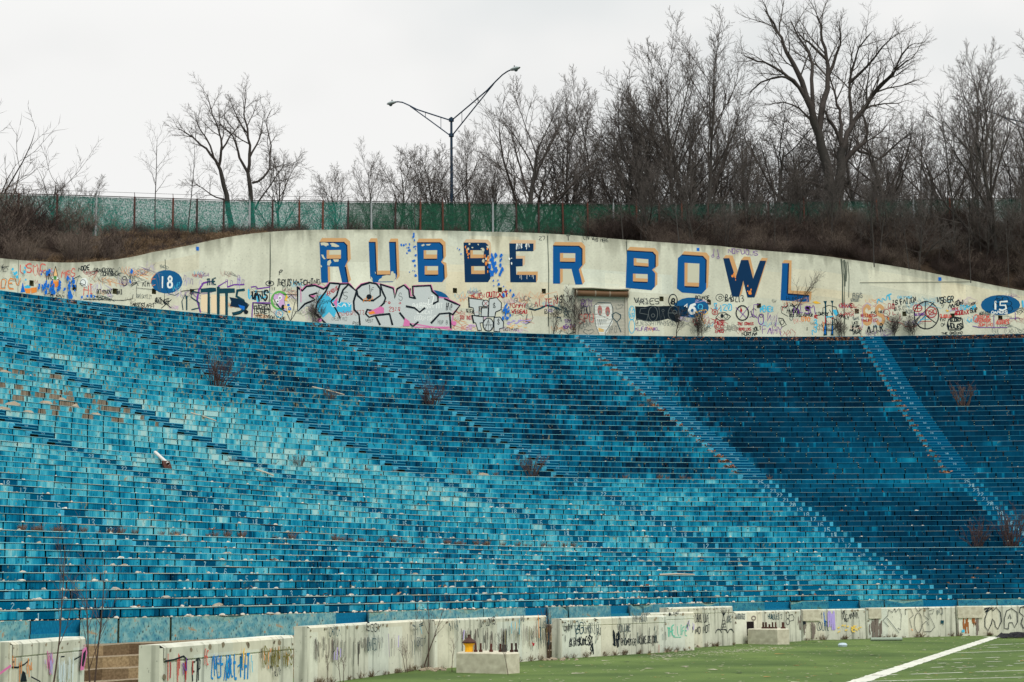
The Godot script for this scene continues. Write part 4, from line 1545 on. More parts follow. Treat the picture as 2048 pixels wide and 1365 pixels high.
func fence() -> void:
	var fe := thing("fence", "long chain fence with green privacy mesh and rusty posts on top of the bank", "fence")
	var cloth := StandardMaterial3D.new()
	cloth.resource_name = "green_mesh"
	cloth.transparency = BaseMaterial3D.TRANSPARENCY_ALPHA
	cloth.roughness = 0.9
	var img := Image.create_empty(512, 256, false, Image.FORMAT_RGBA8)
	var nz := fnoise(71, 0.03, 4)
	var nf := fnoise(72, 0.4, 2)
	var ns := fnoise(73, 0.07, 2)
	for j in 256:
		for i in 512:
			var n1 := nz.get_noise_2d(i * 0.6, j)
			var n2 := nf.get_noise_2d(i, j)
			var cell := 0.12 if (i + j) % 8 < 2 or (i - j + 512) % 8 < 2 else 0.0
			img.set_pixel(i, j, Color(0.02 + n2 * 0.02, 0.42 + n1 * 0.08, 0.37 + n1 * 0.06, clampf(0.74 + n1 * 0.12 + n2 * 0.2 + cell + ns.get_noise_2d(i, j) * 0.34, 0.12, 0.97)))
	cloth.albedo_texture = ImageTexture.create_from_image(img)
	var dense: StandardMaterial3D = cloth.duplicate()
	dense.resource_name = "green_mesh_dense"
	dense.albedo_color = Color(0.4, 0.7, 0.58, 1.0)
	var img2: Image = img.duplicate()
	for j in 256:
		for i in 512:
			var c := img2.get_pixel(i, j)
			c.a = clampf(c.a * 0.55 + 0.42, 0.0, 0.97)
			img2.set_pixel(i, j, c)
	dense.albedo_texture = ImageTexture.create_from_image(img2)
	var thinner: StandardMaterial3D = cloth.duplicate()
	thinner.resource_name = "green_mesh_shaded"  # darker, thinner copy: shade by the wood is put into its colour
	thinner.albedo_color = Color(0.6, 0.8, 0.75, 0.72)
	var x := -58.0
	var i := 0
	while x < 52.0:
		var w := rng.randf_range(1.45, 1.75) if x > -24.0 and x < 14.0 else 2.4
		var z := fence_z(x)
		var x2 := x + w
		var z2 := fence_z(x2)
		var post := MB.new()
		var bottom := bank(x, z) - 0.2
		var lean := rng.randf_range(-0.03, 0.03)
		var col := lin(122, 66, 44, 0.8).lerp(lin(58, 46, 44, 0.8), rng.randf())
		if i % 5 == 3:
			col = lin(168, 176, 178, 0.9)
		post.tube(PackedVector3Array([Vector3(x, bottom, -z), Vector3(x + lean, FENCE_TOP + 0.04, -z)]), PackedFloat32Array([0.07, 0.06]), 6, col, false)
		post.tube(PackedVector3Array([Vector3(x + lean, FENCE_TOP, -z), Vector3(x + lean, FENCE_TOP + 0.3, -z + 0.12)]), PackedFloat32Array([0.025, 0.02]), 5, col, false)
		put("fence_post", post.mesh(M.metal), fe)
		var pm := MB.new()
		var cols := 3
		for k in cols:
			var xa := lerpf(x, x2, float(k) / cols)
			var xb := lerpf(x, x2, float(k + 1) / cols)
			var za := lerpf(z, z2, float(k) / cols)
			var zb := lerpf(z, z2, float(k + 1) / cols)
			pm.quad(Vector3(xa, bank(xa, za) + 0.02, -za - 0.08), Vector3(xa, FENCE_TOP - 0.04, -za - 0.08), Vector3(xb, FENCE_TOP - 0.04, -zb - 0.08), Vector3(xb, bank(xb, zb) + 0.02, -zb - 0.08), Color.WHITE, Vector2(xa * 0.23, 1.0), Vector2(xb * 0.23, 0.1))
		var thick := x > -12.0 and x < 8.0
		put("mesh_panel", pm.mesh(dense if thick else (cloth if x < 0.0 else thinner)), fe)
		var rail := MB.new()
		rail.tube(PackedVector3Array([Vector3(x, FENCE_TOP, -z + 0.02), Vector3(x2, FENCE_TOP, -z2 + 0.02)]), PackedFloat32Array([0.03, 0.03]), 5, lin(62, 60, 58, 0.8), false)
		if x < -12.0:
			rail.tube(PackedVector3Array([Vector3(x, FENCE_TOP + 0.27, -z + 0.12), Vector3(x2, FENCE_TOP + 0.27, -z2 + 0.12)]), PackedFloat32Array([0.012, 0.012]), 3, lin(62, 60, 58, 0.8), false)
		put("rail", rail.mesh(M.metal), fe)
		x = x2
		i += 1

func lamps() -> void:
	var steel := lin(26, 58, 82, 0.8)
	var la := thing("street_lamp", "tall dark steel lamp post with two long arms behind the green fence", "street lamp", Vector3(-4.19, 24.4, -125))
	var base := 24.4
	var jy := 34.95 - base
	var m := MB.new()
	m.tube(PackedVector3Array([Vector3(0, 0, 0), Vector3(0, 4, 0), Vector3(0, jy + 0.2, 0)]), PackedFloat32Array([0.15, 0.12, 0.085]), 10, steel, false)
	put("pole", m.mesh(M.metal), la)
	var cl := MB.new()
	for y in [jy - 1.12, jy]:
		cl.tube(PackedVector3Array([Vector3(0, y - 0.11, 0), Vector3(0, y + 0.11, 0)]), PackedFloat32Array([0.19, 0.19]), 8, steel, false)
	put("clamp", cl.mesh(M.metal), la)
	for s in [-1.0, 1.0]:
		var dir := Vector3(4.3 * s, 0, 4.05 * s)
		var arm := put("arm", ArrayMesh.new(), la)
		var a := MB.new()
		var up := PackedVector3Array()
		var rad := PackedFloat32Array()
		for q in [[0.02, 0.0], [0.35, 0.82], [0.6, 1.45], [0.75, 1.95], [0.86, 2.28], [0.94, 2.42], [1.0, 2.46]]:
			up.append(dir * q[0] + Vector3(0, jy + q[1], 0))
			rad.append(0.05)
		a.tube(up, rad, 6, steel, false)
		a.tube(PackedVector3Array([dir * 0.02 + Vector3(0, jy - 1.12, 0), dir * 0.36 + Vector3(0, jy + 0.32, 0), dir * 0.72 + Vector3(0, jy + 1.82, 0)]), PackedFloat32Array([0.045, 0.045, 0.04]), 6, steel, false)
		for q in [[0.18, -0.44, 0.4], [0.45, 0.7, 1.07]]:
			a.tube(PackedVector3Array([dir * q[0] + Vector3(0, jy + q[1], 0), dir * q[0] + Vector3(0, jy + q[2], 0)]), PackedFloat32Array([0.02, 0.02]), 4, steel, false)
		arm.mesh = a.mesh(M.metal)
		var hd := MB.new()
		var o := dir * 1.0 + Vector3(0, jy + 2.46, 0)
		var f := dir.normalized()
		var sd := f.cross(Vector3.UP)
		var rings := [[-0.1, 0.06, 0.05, 0.05], [0.05, 0.13, 0.1, 0.09], [0.35, 0.19, 0.14, 0.12], [0.62, 0.17, 0.12, 0.1], [0.82, 0.06, 0.04, 0.03]]
		for i in rings.size() - 1:
			for k in 10:
				var t0 := TAU * k / 10
				var t1 := TAU * (k + 1) / 10
				var c := []
				for e in [[i, t0], [i + 1, t0], [i + 1, t1], [i, t1]]:
					var rg: Array = rings[e[0]]
					c.append(o + f * rg[0] + sd * cos(e[1]) * rg[1] + Vector3.UP * sin(e[1]) * (rg[2] if sin(e[1]) > 0 else rg[3]))
				hd.quad(c[0], c[1], c[2], c[3], lin(178, 190, 192, 0.9))
		hd.box(o + f * 0.3 + Vector3(0, 0.13, 0), Vector3(0.08, 0.1, 0.08), 0, lin(40, 46, 52))
		var h := put("lamp_head", hd.mesh(M.metal), arm)
		var gl := MB.new()
		var pr := []
		for k in 5:
			pr.append(Vector2(0.15 * cos(PI * 0.5 * k / 4.0), -0.17 * sin(PI * 0.5 * k / 4.0) - 0.06))
		pr.reverse()
		gl.lathe(o + f * 0.45, pr, 10, lin(128, 140, 140, 0.9))
		put("lens", gl.mesh(M.smooth_paint), arm)
	var l2 := copy(la, "street_lamp", "second lamp post, its left lamp head showing at the right edge above the wood", Vector3(39.9, 24.4, -129))

func trees() -> void:
	# the great double trunked tree, limb by limb (root radius share, tip share, points)
	var L := []
	var F := {"k": 0.0149, "x": 388.0, "y": 1156.0}
	var add := func(a: float, b: float, pts: Array) -> void:
		var q := [a, b]
		for i in range(0, pts.size(), 2):
			q.append(Vector2((pts[i] - F.x) * F.k, (F.y - pts[i + 1]) * F.k))
		L.append(q)
	add.call(1.0, 0.6, [378, 1180, 378, 1020, 375, 900, 350, 740, 322, 620, 290, 530])
	add.call(0.95, 0.62, [398, 1180, 400, 1020, 405, 890, 425, 760, 430, 680])
	add.call(0.6, 0.1, [300, 550, 265, 440, 250, 370, 212, 285, 180, 230, 165, 160, 130, 90, 75, 10])
	add.call(0.58, 0.12, [318, 610, 345, 480, 385, 380, 398, 290, 400, 200, 385, 110, 388, 40, 360, -20])
	add.call(0.34, 0.08, [278, 490, 235, 405, 180, 355, 130, 320, 70, 285, 20, 268, -30, 240])
	add.call(0.3, 0.07, [258, 420, 200, 372, 150, 355, 60, 372, 0, 420])
	add.call(0.4, 0.08, [296, 520, 300, 400, 312, 300, 312, 225, 285, 150, 250, 80, 230, 20])
	add.call(0.3, 0.07, [398, 300, 450, 180, 470, 100, 460, 20])
	add.call(0.26, 0.06, [400, 210, 330, 140, 290, 120, 250, 40])
	add.call(0.5, 0.1, [430, 690, 462, 600, 500, 545, 545, 480, 600, 400, 640, 350, 700, 300, 775, 262])
	add.call(0.36, 0.08, [428, 660, 405, 590, 370, 540, 345, 480, 350, 400])
	add.call(0.36, 0.08, [432, 670, 438, 560, 440, 480, 425, 410, 410, 330, 420, 240])
	add.call(0.36, 0.08, [492, 560, 500, 470, 498, 400, 505, 320, 530, 230, 545, 170, 600, 110])
	add.call(0.46, 0.1, [428, 770, 470, 705, 520, 660, 560, 610, 566, 540, 556, 490, 580, 420])
	add.call(0.3, 0.07, [560, 470, 620, 380, 690, 320, 720, 240, 780, 200])
	add.call(0.26, 0.06, [505, 675, 560, 690, 615, 715, 680, 660, 740, 610, 790, 590])
	add.call(0.26, 0.06, [500, 330, 580, 260, 640, 190, 700, 150])
	add.call(0.3, 0.08, [372, 880, 320, 850, 250, 835, 200, 870])
	add.call(0.24, 0.06, [330, 640, 290, 560, 230, 500, 160, 470, 90, 480])
	wood_thing(drawn_tree(L, 301, 0.44), "tree", "huge double trunked bare tree rising highest above the right half of the wall", onto_bank(22.2, 121.5))
	# the pair of bare trees at the left, and the fan tree beyond the lamp
	F.k = 0.01126
	F.x = 1285.0
	F.y = 1085.0
	L.clear()
	add.call(1.0, 0.5, [1292, 1100, 1270, 930, 1245, 760, 1215, 640, 1198, 590])
	add.call(0.5, 0.08, [1198, 590, 1150, 520, 1090, 460, 1040, 410, 980, 370, 925, 330])
	add.call(0.45, 0.08, [1200, 590, 1215, 500, 1215, 430, 1190, 340, 1150, 230, 1135, 130])
	add.call(0.35, 0.07, [1195, 580, 1150, 470, 1110, 400, 1080, 350, 1050, 260])
	add.call(0.3, 0.06, [1250, 800, 1180, 770, 1120, 730, 1060, 690, 990, 680])
	add.call(0.3, 0.06, [1215, 500, 1270, 400, 1290, 370, 1230, 300, 1240, 200])
	wood_thing(drawn_tree(L, 302, 0.22), "tree", "left one of two dark bare trees above the left end of the words", onto_bank(-18.6, 118.6))
	F.x = 1430.0
	L.clear()
	add.call(1.0, 0.55, [1434, 1100, 1425, 900, 1415, 720, 1400, 610])
	add.call(0.55, 0.08, [1400, 610, 1410, 500, 1400, 400, 1385, 300, 1375, 200, 1378, 90])
	add.call(0.5, 0.08, [1400, 610, 1350, 520, 1330, 440, 1280, 360, 1200, 280])
	add.call(0.4, 0.07, [1425, 670, 1490, 640, 1530, 580, 1530, 480, 1520, 380, 1500, 260, 1540, 170])
	add.call(0.35, 0.06, [1410, 520, 1450, 440, 1475, 340, 1480, 250])
	add.call(0.3, 0.06, [1440, 830, 1500, 730, 1560, 640, 1610, 560, 1690, 540])
	add.call(0.3, 0.06, [1395, 370, 1330, 260, 1290, 160])
	wood_thing(drawn_tree(L, 303, 0.22), "tree", "right one of two dark bare trees above the left end of the words", onto_bank(-17.4, 119.5))
	var proto := {}
	for q in [["upright", 311, 10.0, 0.09], ["upright", 312, 10.0, 0.085], ["upright", 321, 10.0, 0.1], ["fan", 313, 10.0, 0.11], ["fan", 314, 10.0, 0.13], ["scrub", 315, 10.0, 0.09], ["scrub", 316, 10.0, 0.08], ["thin", 317, 10.0, 0.06], ["thin", 318, 10.0, 0.06], ["gnarled", 319, 10.0, 0.13], ["sparse", 320, 10.0, 0.09]]:
		var w := seed_tree(q[0], q[1], q[2], q[3])
		var tp := 0.1
		for p in w.twigs.v:
			tp = maxf(tp, p.y)
		proto["%s%d" % [q[0], q[1]]] = [w, tp, null]
	# kind, x at the fence line's distance, distance, height, turn, label
	var T := [
		["sparse320", -38.6, 133.0, 15.4, 0.3, "forked bare tree at the far left edge of the view"],
		["sparse320", -34.9, 133.0, 11.6, 2.2, "small forked bare tree standing alone near the left edge"],
		["thin317", -22.6, 112.2, 7.8, 0.4, "thin grey sapling in front of the fence above the dry grass"],
		["thin318", -20.8, 113.5, 7.5, 2.0, "thin straight sapling in front of the fence, left of the two dark trees"],
		["scrub315", -16.0, 121.0, 7.8, 1.0, "spreading many stemmed tree leaning right, beside the two dark trees"],
		["scrub316", -28.2, 121.0, 5.8, 3.0, "low scrubby tree behind the fence above the left thicket"],
		["scrub315", -31.8, 123.0, 6.0, 4.4, "round scrubby tree behind the fence at the far left"],
		["scrub315", -12.2, 124.0, 7.2, 2.0, "low round scrub tree above the first letter R"],
		["upright312", -9.9, 126.0, 9.9, 0.9, "slim bare tree above the letter U"],
		["scrub316", -8.0, 122.0, 8.0, 5.0, "reddish twiggy tree left of the lamp post"],
		["thin317", -6.1, 113.8, 5.9, 1.4, "small pale trunked tree in front of the fence left of the lamp post"],
		["scrub315", -5.3, 124.0, 8.8, 3.4, "twiggy scrub tree right behind the lamp post"],
		["upright311", -3.1, 127.0, 11.0, 4.1, "slender tree just right of the lamp pole"],
		["fan314", 0.8, 121.0, 13.4, 0.2, "fan shaped tree with many straight rising limbs, beyond the lamp"],
		["upright311", 3.9, 127.0, 14.3, 2.6, "tall slim tree right of the fan shaped tree"],
		["upright312", 5.9, 124.0, 14.5, 1.3, "tall upright tree above the second letter R"],
		["fan313", 8.2, 127.0, 14.3, 5.1, "broad crowned tree above the roller shutter"],
		["upright321", 9.9, 131.0, 15.0, 4.0, "upright tree at the start of the dense wood"],
		["upright312", 11.1, 122.0, 17.3, 3.3, "tall single stemmed tree above the letter B of the second word"],
		["upright321", 13.5, 121.0, 17.4, 0.8, "tallest slender tree, left of the huge double trunked tree"],
		["fan314", 13.3, 128.0, 16.6, 2.9, "wide tree behind the tallest slender tree"],
		["gnarled319", 17.6, 122.0, 12.2, 1.0, "crooked tree between the slender trees and the huge tree"],
		["scrub316", 19.6, 124.0, 10.8, 0.3, "scrubby tree at the left foot of the huge tree"],
		["gnarled319", 26.9, 122.0, 12.0, 3.6, "leaning crooked tree right of the huge tree"],
		["thin318", 28.3, 113.0, 11.6, 0.6, "thin leaning stem on the slope, right of the crooked tree"],
		["upright311", 31.7, 120.0, 14.6, 1.9, "tall forked tree near the right edge"],
		["fan313", 30.9, 112.5, 14.6, 2.4, "dark trunked tree standing on the bank near the right edge"],
		["upright321", 36.5, 123.0, 16.0, 5.5, "tall tree cut off by the right edge"],
		["thin317", 22.0, 107.5, 6.2, 2.8, "pale thin trunk on the slope right below the huge tree"],
		["thin318", 23.9, 106.6, 4.4, 4.8, "short pale trunk on the slope above the wall's ledge line"],
		["thin317", 27.5, 106.3, 4.6, 5.9, "pale thin trunk on the slope above the right oval"]]
	for q in T:
		place(proto, q[0], q[1], q[2], q[3], q[4], q[5], "")
	# the wood behind: many alike stems
	var back := ["upright311", "upright312", "upright321", "scrub315", "scrub316", "fan314", "gnarled319"]
	for i in 72:
		var x := lerpf(-14.0, 44.0, (i + rng.randf()) / 72.0)
		var hgt := lerpf(6.6, 12.6, clampf((x + 12.0) / 20.0, 0.0, 1.0)) * rng.randf_range(0.65, 1.05)
		place(proto, back[rng.randi() % 7], x, rng.randf_range(126, 146), hgt * 1.1, rng.randf() * TAU, "slender bare tree in the dense wood behind the fence", "trees in the dense wood behind the fence")
	for i in 14:
		place(proto, ["scrub315", "scrub316", "gnarled319"][i % 3], lerpf(-36.0, -9.0, (i + rng.randf()) / 14.0), rng.randf_range(119, 130), rng.randf_range(2.6, 4.4), rng.randf() * TAU, "low scrub tree showing through the green mesh of the left fence", "low scrub trees behind the left fence")
	for i in 64:
		var x := lerpf(7.0, 37.0, (i + rng.randf()) / 64.0)
		place(proto, ["thin317", "thin318", "thin318", "upright312", "scrub316"][i % 5], x, lerpf(wall_z(x) + 1.5, 116.0, pow(rng.randf(), 0.7)), rng.randf_range(3.0, 8.5), rng.randf() * TAU, "thin bare stem in the brush on the bank above the right part of the wall", "thin stems on the brushy bank")

func place(proto: Dictionary, key: String, x: float, z: float, tall: float, turn: float, label: String, group: String) -> void:
	var p: Array = proto[key]
	var k: float = tall / p[1]
	var fz := fence_z(x)
	var at := onto_bank(x, z) if z < fz else Vector3(x, 24.45, -z)
	var t: Node3D
	if p[2] == null:
		t = wood_thing(p[0], "tree", label, at)
		p[2] = t
		t.transform = Transform3D(Basis(Vector3.UP, turn).scaled_local(Vector3(k * 1.08, k, k * 1.08)), at)
	else:
		t = copy(p[2], "tree", label, at, turn, k * 1.08, 1.0 / 1.08)
		t.remove_meta("group")
	if group:
		t.set_meta("group", group)

func brush() -> void:
	var brown := Color(0.062, 0.046, 0.04)
	var grey := Color(0.12, 0.095, 0.078)
	var kinds := [bush(401, 46, 2.4, 0.7, brown).mesh(M.brush), bush(402, 40, 2.2, 0.9, brown * 0.8).mesh(M.brush), bush(403, 44, 2.6, 0.6, grey).mesh(M.brush)]
	# the thicket at the left: arching grey brown bushes, one by one
	var first: Array = [null, null, null]
	for i in 66:
		var x := rng.randf_range(-34.5, -21.6)
		var f := rng.randf()
		var z := lerpf(wall_z(x) + 1.6, 111.0, f)
		if x > -26.0 and f > 0.55:
			continue
		var at := onto_bank(x, z)
		var s := rng.randf_range(0.8, 1.3) * (1.0 if x < -27.0 else 0.62)
		var kd := i % 3
		var o := put("bush", kinds[2 if kd == 0 else kd])
		tag(o, "arching grey brown leafless bush in the thicket behind the wall's left end", "bush", "bushes of the left thicket")
		o.transform = Transform3D(Basis(Vector3.UP, rng.randf() * TAU).scaled_local(Vector3(s * 1.4, s, s * 1.4)), at)
	# undergrowth of the right bank: one dark mass
	for kd in 3:
		var where := []
		for i in 210:
			var x := rng.randf_range(5.5, 38.0)
			var f := rng.randf()
			var z := lerpf(wall_z(x) + 1.5, 117.0, f)
			if x < 9.0 and f < 0.6:
				continue
			var s := rng.randf_range(0.45, 1.0) * (0.45 + 0.5 * f)
			var at := onto_bank(x, z)
			where.append(Transform3D(Basis(Vector3.UP, rng.randf() * TAU).scaled_local(Vector3(s * 1.5, s, s * 1.5)), at))
		scatter("undergrowth", kinds[kd], where)
	var where2 := []
	for i in 130:
		var x := rng.randf_range(-36.0, 38.0)
		var z := fence_z(x) - rng.randf_range(0.2, 1.8)
		if x < -22.0:
			z = fence_z(x) - rng.randf_range(0.2, 1.0)
		var s := rng.randf_range(0.2, 0.5)
		where2.append(Transform3D(Basis(Vector3.UP, rng.randf() * TAU).scaled_local(Vector3(s, s, s)), onto_bank(x, z)))
	for i in 90:
		var x := rng.randf_range(-27.0, -13.0)
		var s := rng.randf_range(0.15, 0.42)
		where2.append(Transform3D(Basis(Vector3.UP, rng.randf() * TAU).scaled_local(Vector3(s * 1.3, s, s * 1.3)), onto_bank(x, lerpf(wall_z(x) + 2.5, fence_z(x) - 0.3, rng.randf()))))
	for i in 200:
		var x := rng.randf_range(-36.0, 40.0)
		var z := fence_z(x) + rng.randf_range(0.5, 9.0)
		var s := rng.randf_range(0.4, 1.0)
		where2.append(Transform3D(Basis(Vector3.UP, rng.randf() * TAU).scaled_local(Vector3(s * 1.3, s, s * 1.3)), Vector3(x, 24.4, -z)))
	scatter("undergrowth", kinds[0], where2)
	# dry grass on the left bank
	var tuft := bush(405, 26, 0.5, 1.3, Color(0.2, 0.14, 0.085), 0.006).mesh(M.brush)
	var gr := []
	for i in 560:
		var x := rng.randf_range(-25.0, -13.5)
		var z := lerpf(wall_z(x) + 0.9, fence_z(x) - 0.5, pow(rng.randf(), 1.3))
		var s := rng.randf_range(0.5, 1.2)
		gr.append(Transform3D(Basis(Vector3.UP, rng.randf() * TAU).scaled_local(Vector3(s * 1.4, s * 0.8, s * 1.4)), onto_bank(x, z)))
	scatter("dry_grass", tuft, gr)

func terrace_growth() -> void:
	# saplings and shrubs that have rooted in the joints
	var reddish := Color(0.07, 0.045, 0.042)
	var sh := [bush(411, 26, 1.5, 0.9, reddish, 0.008).mesh(M.brush), bush(412, 18, 1.1, 1.0, Color(0.1, 0.07, 0.06), 0.008).mesh(M.brush)]
	var S := [
		[40, 44.1, 1.15, 0, "dark reddish shrub growing from the upper left benches"],
		[39, 32.1, 0.95, 0, "low dark shrub with arching twigs in the middle of the upper benches"],
		[26, 26.1, 1.0, 1, "pale twiggy shrub on the benches beside the number 26"],
		[40, 3.0, 1.25, 1, "thin shrub on the dark upper benches near the right edge"],
		[12, 5.2, 1.05, 0, "tall reddish shrub on the lower benches at the right edge"],
		[12, 6.6, 0.75, 0, "smaller reddish shrub left of the tall one at the right edge"],
		[35, 57.0, 0.8, 1, "faint grey shrub on the left benches beside the broken concrete"],
		[40, 20.0, 0.5, 1, "clump of dry grass beside the aisle below the shutter"],
		[26, 38.5, 0.5, 1, "dry tuft on the benches left of the middle"],
		[39, 37.8, 0.6, 1, "small dead shrub by the fallen plank on the upper benches"]]
	for q in S:
		var r: int = q[0]
		var o := put("shrub", sh[q[3]])
		tag(o, q[4], "shrub")
		o.transform = Transform3D(Basis(Vector3.UP, rng.randf() * TAU).scaled_local(Vector3.ONE * q[2]), pos((r - 0.5) * TREAD - 0.3, q[1], H[r - 1]))
	# saplings against the painted wall
	var WS := [[22.35 + 2.2, 0.0, 3.4, 331, "grey stem at the left edge of the roller shutter"], [18.3, 0.0, 2.7, 332, "small dark tree in front of the black bubble lettering"], [25.9, 0.0, 2.2, 333, "thin little tree left of the roller shutter"], [10.9, 1.7, 3.7, 334, "leaning bare sapling growing out of the wall between the letters W and L"], [16.8, 0.0, 2.0, 335, "tuft of thin stems in front of the 69 oval"], [4.9, 0.0, 1.6, 336, "thin stems at the wall foot left of the spoked circle"], [3.9, 0.0, 1.5, 337, "thin stems at the wall foot under the spoked circle"], [40.6, 0.0, 1.9, 338, "bare shrub in front of the left end of the silver graffiti"], [8.2, 0.0, 1.4, 339, "short stems below the dark grime run on the wall"]]
	for q in WS:
		var w := wood_style("scrub", q[3])
		w.thin = 0.008
		w.levels = 4
		w.count = [8, 5, 4, 0, 0]
		w.sides = [5, 3, 3, 3, 3]
		w.angle = [0.55, 0.6, 0.6, 0.6, 0.6]
		var n := 1 if q[3] in [332, 333, 334] else 5
		for i in n:
			w.grow(Vector3(rng.randf_range(-0.25, 0.25) * (n - 1) * 0.2, 0, rng.randf_range(-0.1, 0.1)), Vector3(rng.randf_range(-0.25, 0.25) + (0.5 if q[3] == 334 else 0.0), 1, 0.12).normalized(), q[2] * (0.62 if n == 1 else rng.randf_range(0.4, 0.8)), 0.035 if n == 1 else 0.016, 0)
		wood_thing(w, "sapling", q[4], pos(WALL_OFF - 0.18, q[0], H[54] + q[1]), "sapling")
	# leaf litter along the aisles and on the top ledge
	var leaf := MB.new()
	leaf.quad(Vector3(-0.5, 0, 0.35), Vector3(-0.45, 0.12, -0.35), Vector3(0.5, 0, -0.4), Vector3(0.45, 0.15, 0.35))
	var lm := leaf.mesh(M.plain)
	var where := []
	var tints := []
	var litter := func(off: float, l: float, y: float, spread: float, n: int, pile: float) -> void:
		for i in n:
			var s := rng.randf_range(0.05, 0.13)
			var b := Basis.from_euler(Vector3(rng.randf_range(-0.9, 0.9), rng.randf() * TAU, rng.randf_range(-0.9, 0.9))).scaled(Vector3.ONE * s)
			where.append(Transform3D(b, pos(off + rng.randf_range(-0.28, 0.28), l + rng.randfn(0, spread), y + rng.randf() * pile)))
			tints.append(lin(118, 70, 48, 0.9).lerp(lin(176, 128, 92, 0.9), rng.randf()) * rng.randf_range(0.5, 1.1))
	for r in range(27, 55):
		var off := (r - 0.5) * TREAD
		litter.call(off - 0.35, aisle(1, r, off) + 0.62, H[r - 1], 0.16, 22 + (70 if r in [28, 29, 30, 39, 40, 47, 48, 49] else 0), 0.16)
		litter.call(off - 0.35, aisle(0, r, off) + 0.66, H[r - 1], 0.13, 24 + (40 if r in [40, 41, 27, 51] else 0), 0.12)
		if r > 44:
			litter.call(off - 0.35, aisle(2, r, off) + 0.62, H[r - 1], 0.25, 16, 0.14)
	for q in [[9.4, 1.2, 260], [8.0, 0.6, 160], [-1.0, 1.8, 420], [1.5, 1.0, 90], [13.5, 0.4, 50], [15.7, 0.25, 50], [17.0, 0.4, 50], [18.4, 0.5, 60], [11.3, 0.3, 40], [55.0, 0.7, 90], [51.0, 0.3, 30], [39.6, 0.6, 70], [46.0, 1.0, 60]]:
		litter.call(53.1 * TREAD, q[0], H[53], q[1], q[2], 0.28)
	for i in 260:
		var r := rng.randi_range(2, 53)
		var rr: Vector2 = REACH[r]
		litter.call((r - 0.5) * TREAD - 0.15, rng.randf_range(rr.x, rr.y), H[r - 1], 0.12, 4, 0.05)
	scatter("leaf_litter", lm, where, tints)
	# dry grass along the wide treads
	var tuft := bush(415, 22, 0.34, 1.0, Color(0.2, 0.12, 0.08), 0.0035).mesh(M.brush)
	var gr := []
	for q in [[12, 24.0, 52.0, 60], [26, 14.0, 44.0, 30], [40, 18.0, 48.0, 26], [54, -3.0, 58.0, 50]]:
		for i in q[3]:
			var r: int = q[0]
			var s := rng.randf_range(0.25, 0.75)
			gr.append(Transform3D(Basis(Vector3.UP, rng.randf() * TAU).scaled_local(Vector3.ONE * s), pos((r - 0.5) * TREAD - 0.12, rng.randf_range(q[1], q[2]), H[r - 1])))
	scatter("dry_grass", tuft, gr)
	# rubble: crumbs of concrete along the tread edges
	var rk := [rock(421), rock(422), rock(423)]
	var rw := [[], [], []]
	var rt := [[], [], []]
	for i in 2600:
		var r := int(1 + 20.0 * pow(rng.randf(), 1.7))
		if i % 9 == 0:
			r = rng.randi_range(14, 53)
		var rr: Vector2 = REACH[r]
		var u := rng.randf()
		if r < 22 and rng.randf() < 0.7:
			u = 0.35 + 0.65 * u
		var s := 0.022 + 0.085 * pow(rng.randf(), 3.0)
		var at := pos((r - 0.5) * TREAD - TREAD + rng.randf_range(0.0, 0.35), lerpf(rr.x, rr.y, u), H[r - 1])
		var kd := i % 3
		rw[kd].append(Transform3D(Basis.from_euler(Vector3(rng.randf_range(-0.4, 0.4), rng.randf() * TAU, 0)).scaled_local(Vector3(s * rng.randf_range(0.8, 2.2), s, s)), at))
		rt[kd].append(lin(214, 206, 190, 1.0) * rng.randf_range(0.55, 1.05))
	for kd in 3:
		scatter("rubble", (rk[kd] as MB).mesh(M.plain), rw[kd], rt[kd])
	# larger lumps, one by one
	var stone := mat("stone", 0.95)
	tri_tex(stone, noise_tex(64, 0.06, Color(0.42, 0.38, 0.32), Color(0.8, 0.75, 0.66)), 2.0)
	var lumps := [[31, 55.0, 0.7, 0.0], [31, 53.7, 0.6, 0.3], [38, 57.2, 0.8, 0.2], [38, 55.8, 0.7, 1.0], [33, 53.0, 0.75, 0.4], [33, 51.4, 0.8, 2.0], [34, 52.2, 0.7, 1.2], [32, 50.2, 0.6, 0.2], [32, 54.6, 0.8, 0.9], [26, 28.7, 0.75, 0.1], [6, 36.0, 0.34, 0.4], [7, 48.0, 0.32, 1.0], [5, 30.0, 0.3, 2.0], [9, 44.0, 0.36, 0.7], [10, 51.0, 0.4, 1.7], [13, 47.0, 0.34, 0.2], [4, 26.0, 0.3, 1.1], [3, 22.0, 0.28, 0.3], [15, 55.0, 0.34, 2.2], [20, 58.0, 0.4, 0.3], [8, 39.0, 0.3, 2.0], [22, 49.5, 0.34, 1.5], [2, 33.0, 0.36, 0.2], [2, 45.0, 0.4, 0.8], [11, 53.0, 0.36, 1.9], [5, 52.0, 0.3, 0.6], [3, 15.0, 0.3, 1.0], [14, 29.0, 0.3, 0.4]]
	for i in lumps.size():
		var q: Array = lumps[i]
		var r: int = q[0]
		var o := put("concrete_lump", (rk[i % 3] as MB).mesh(stone))
		tag(o, "broken lump of grey brown concrete on the upper left benches" if r > 30 else "pale broken lump of concrete lying on a lower bench row", "rubble", "lumps of concrete among the left benches" if r > 30 else "lumps of concrete on the lower benches")
		o.transform = Transform3D(Basis.from_euler(Vector3(0.1, q[3], 0.12)).scaled_local(Vector3(q[2] * 0.95, q[2] * 0.6, q[2] * 0.6) * (1.0 if r > 30 else 0.75)), pos((r - 0.5) * TREAD - 0.3, q[1], H[r - 1] - 0.02))
	# a fallen lamp bracket and planks
	var fb := thing("fallen_post", "white fallen post with a rusty square base lying across the left benches", "post")
	var a := pos(24.5 * TREAD - 0.1, 46.75, H[24] + 0.3)
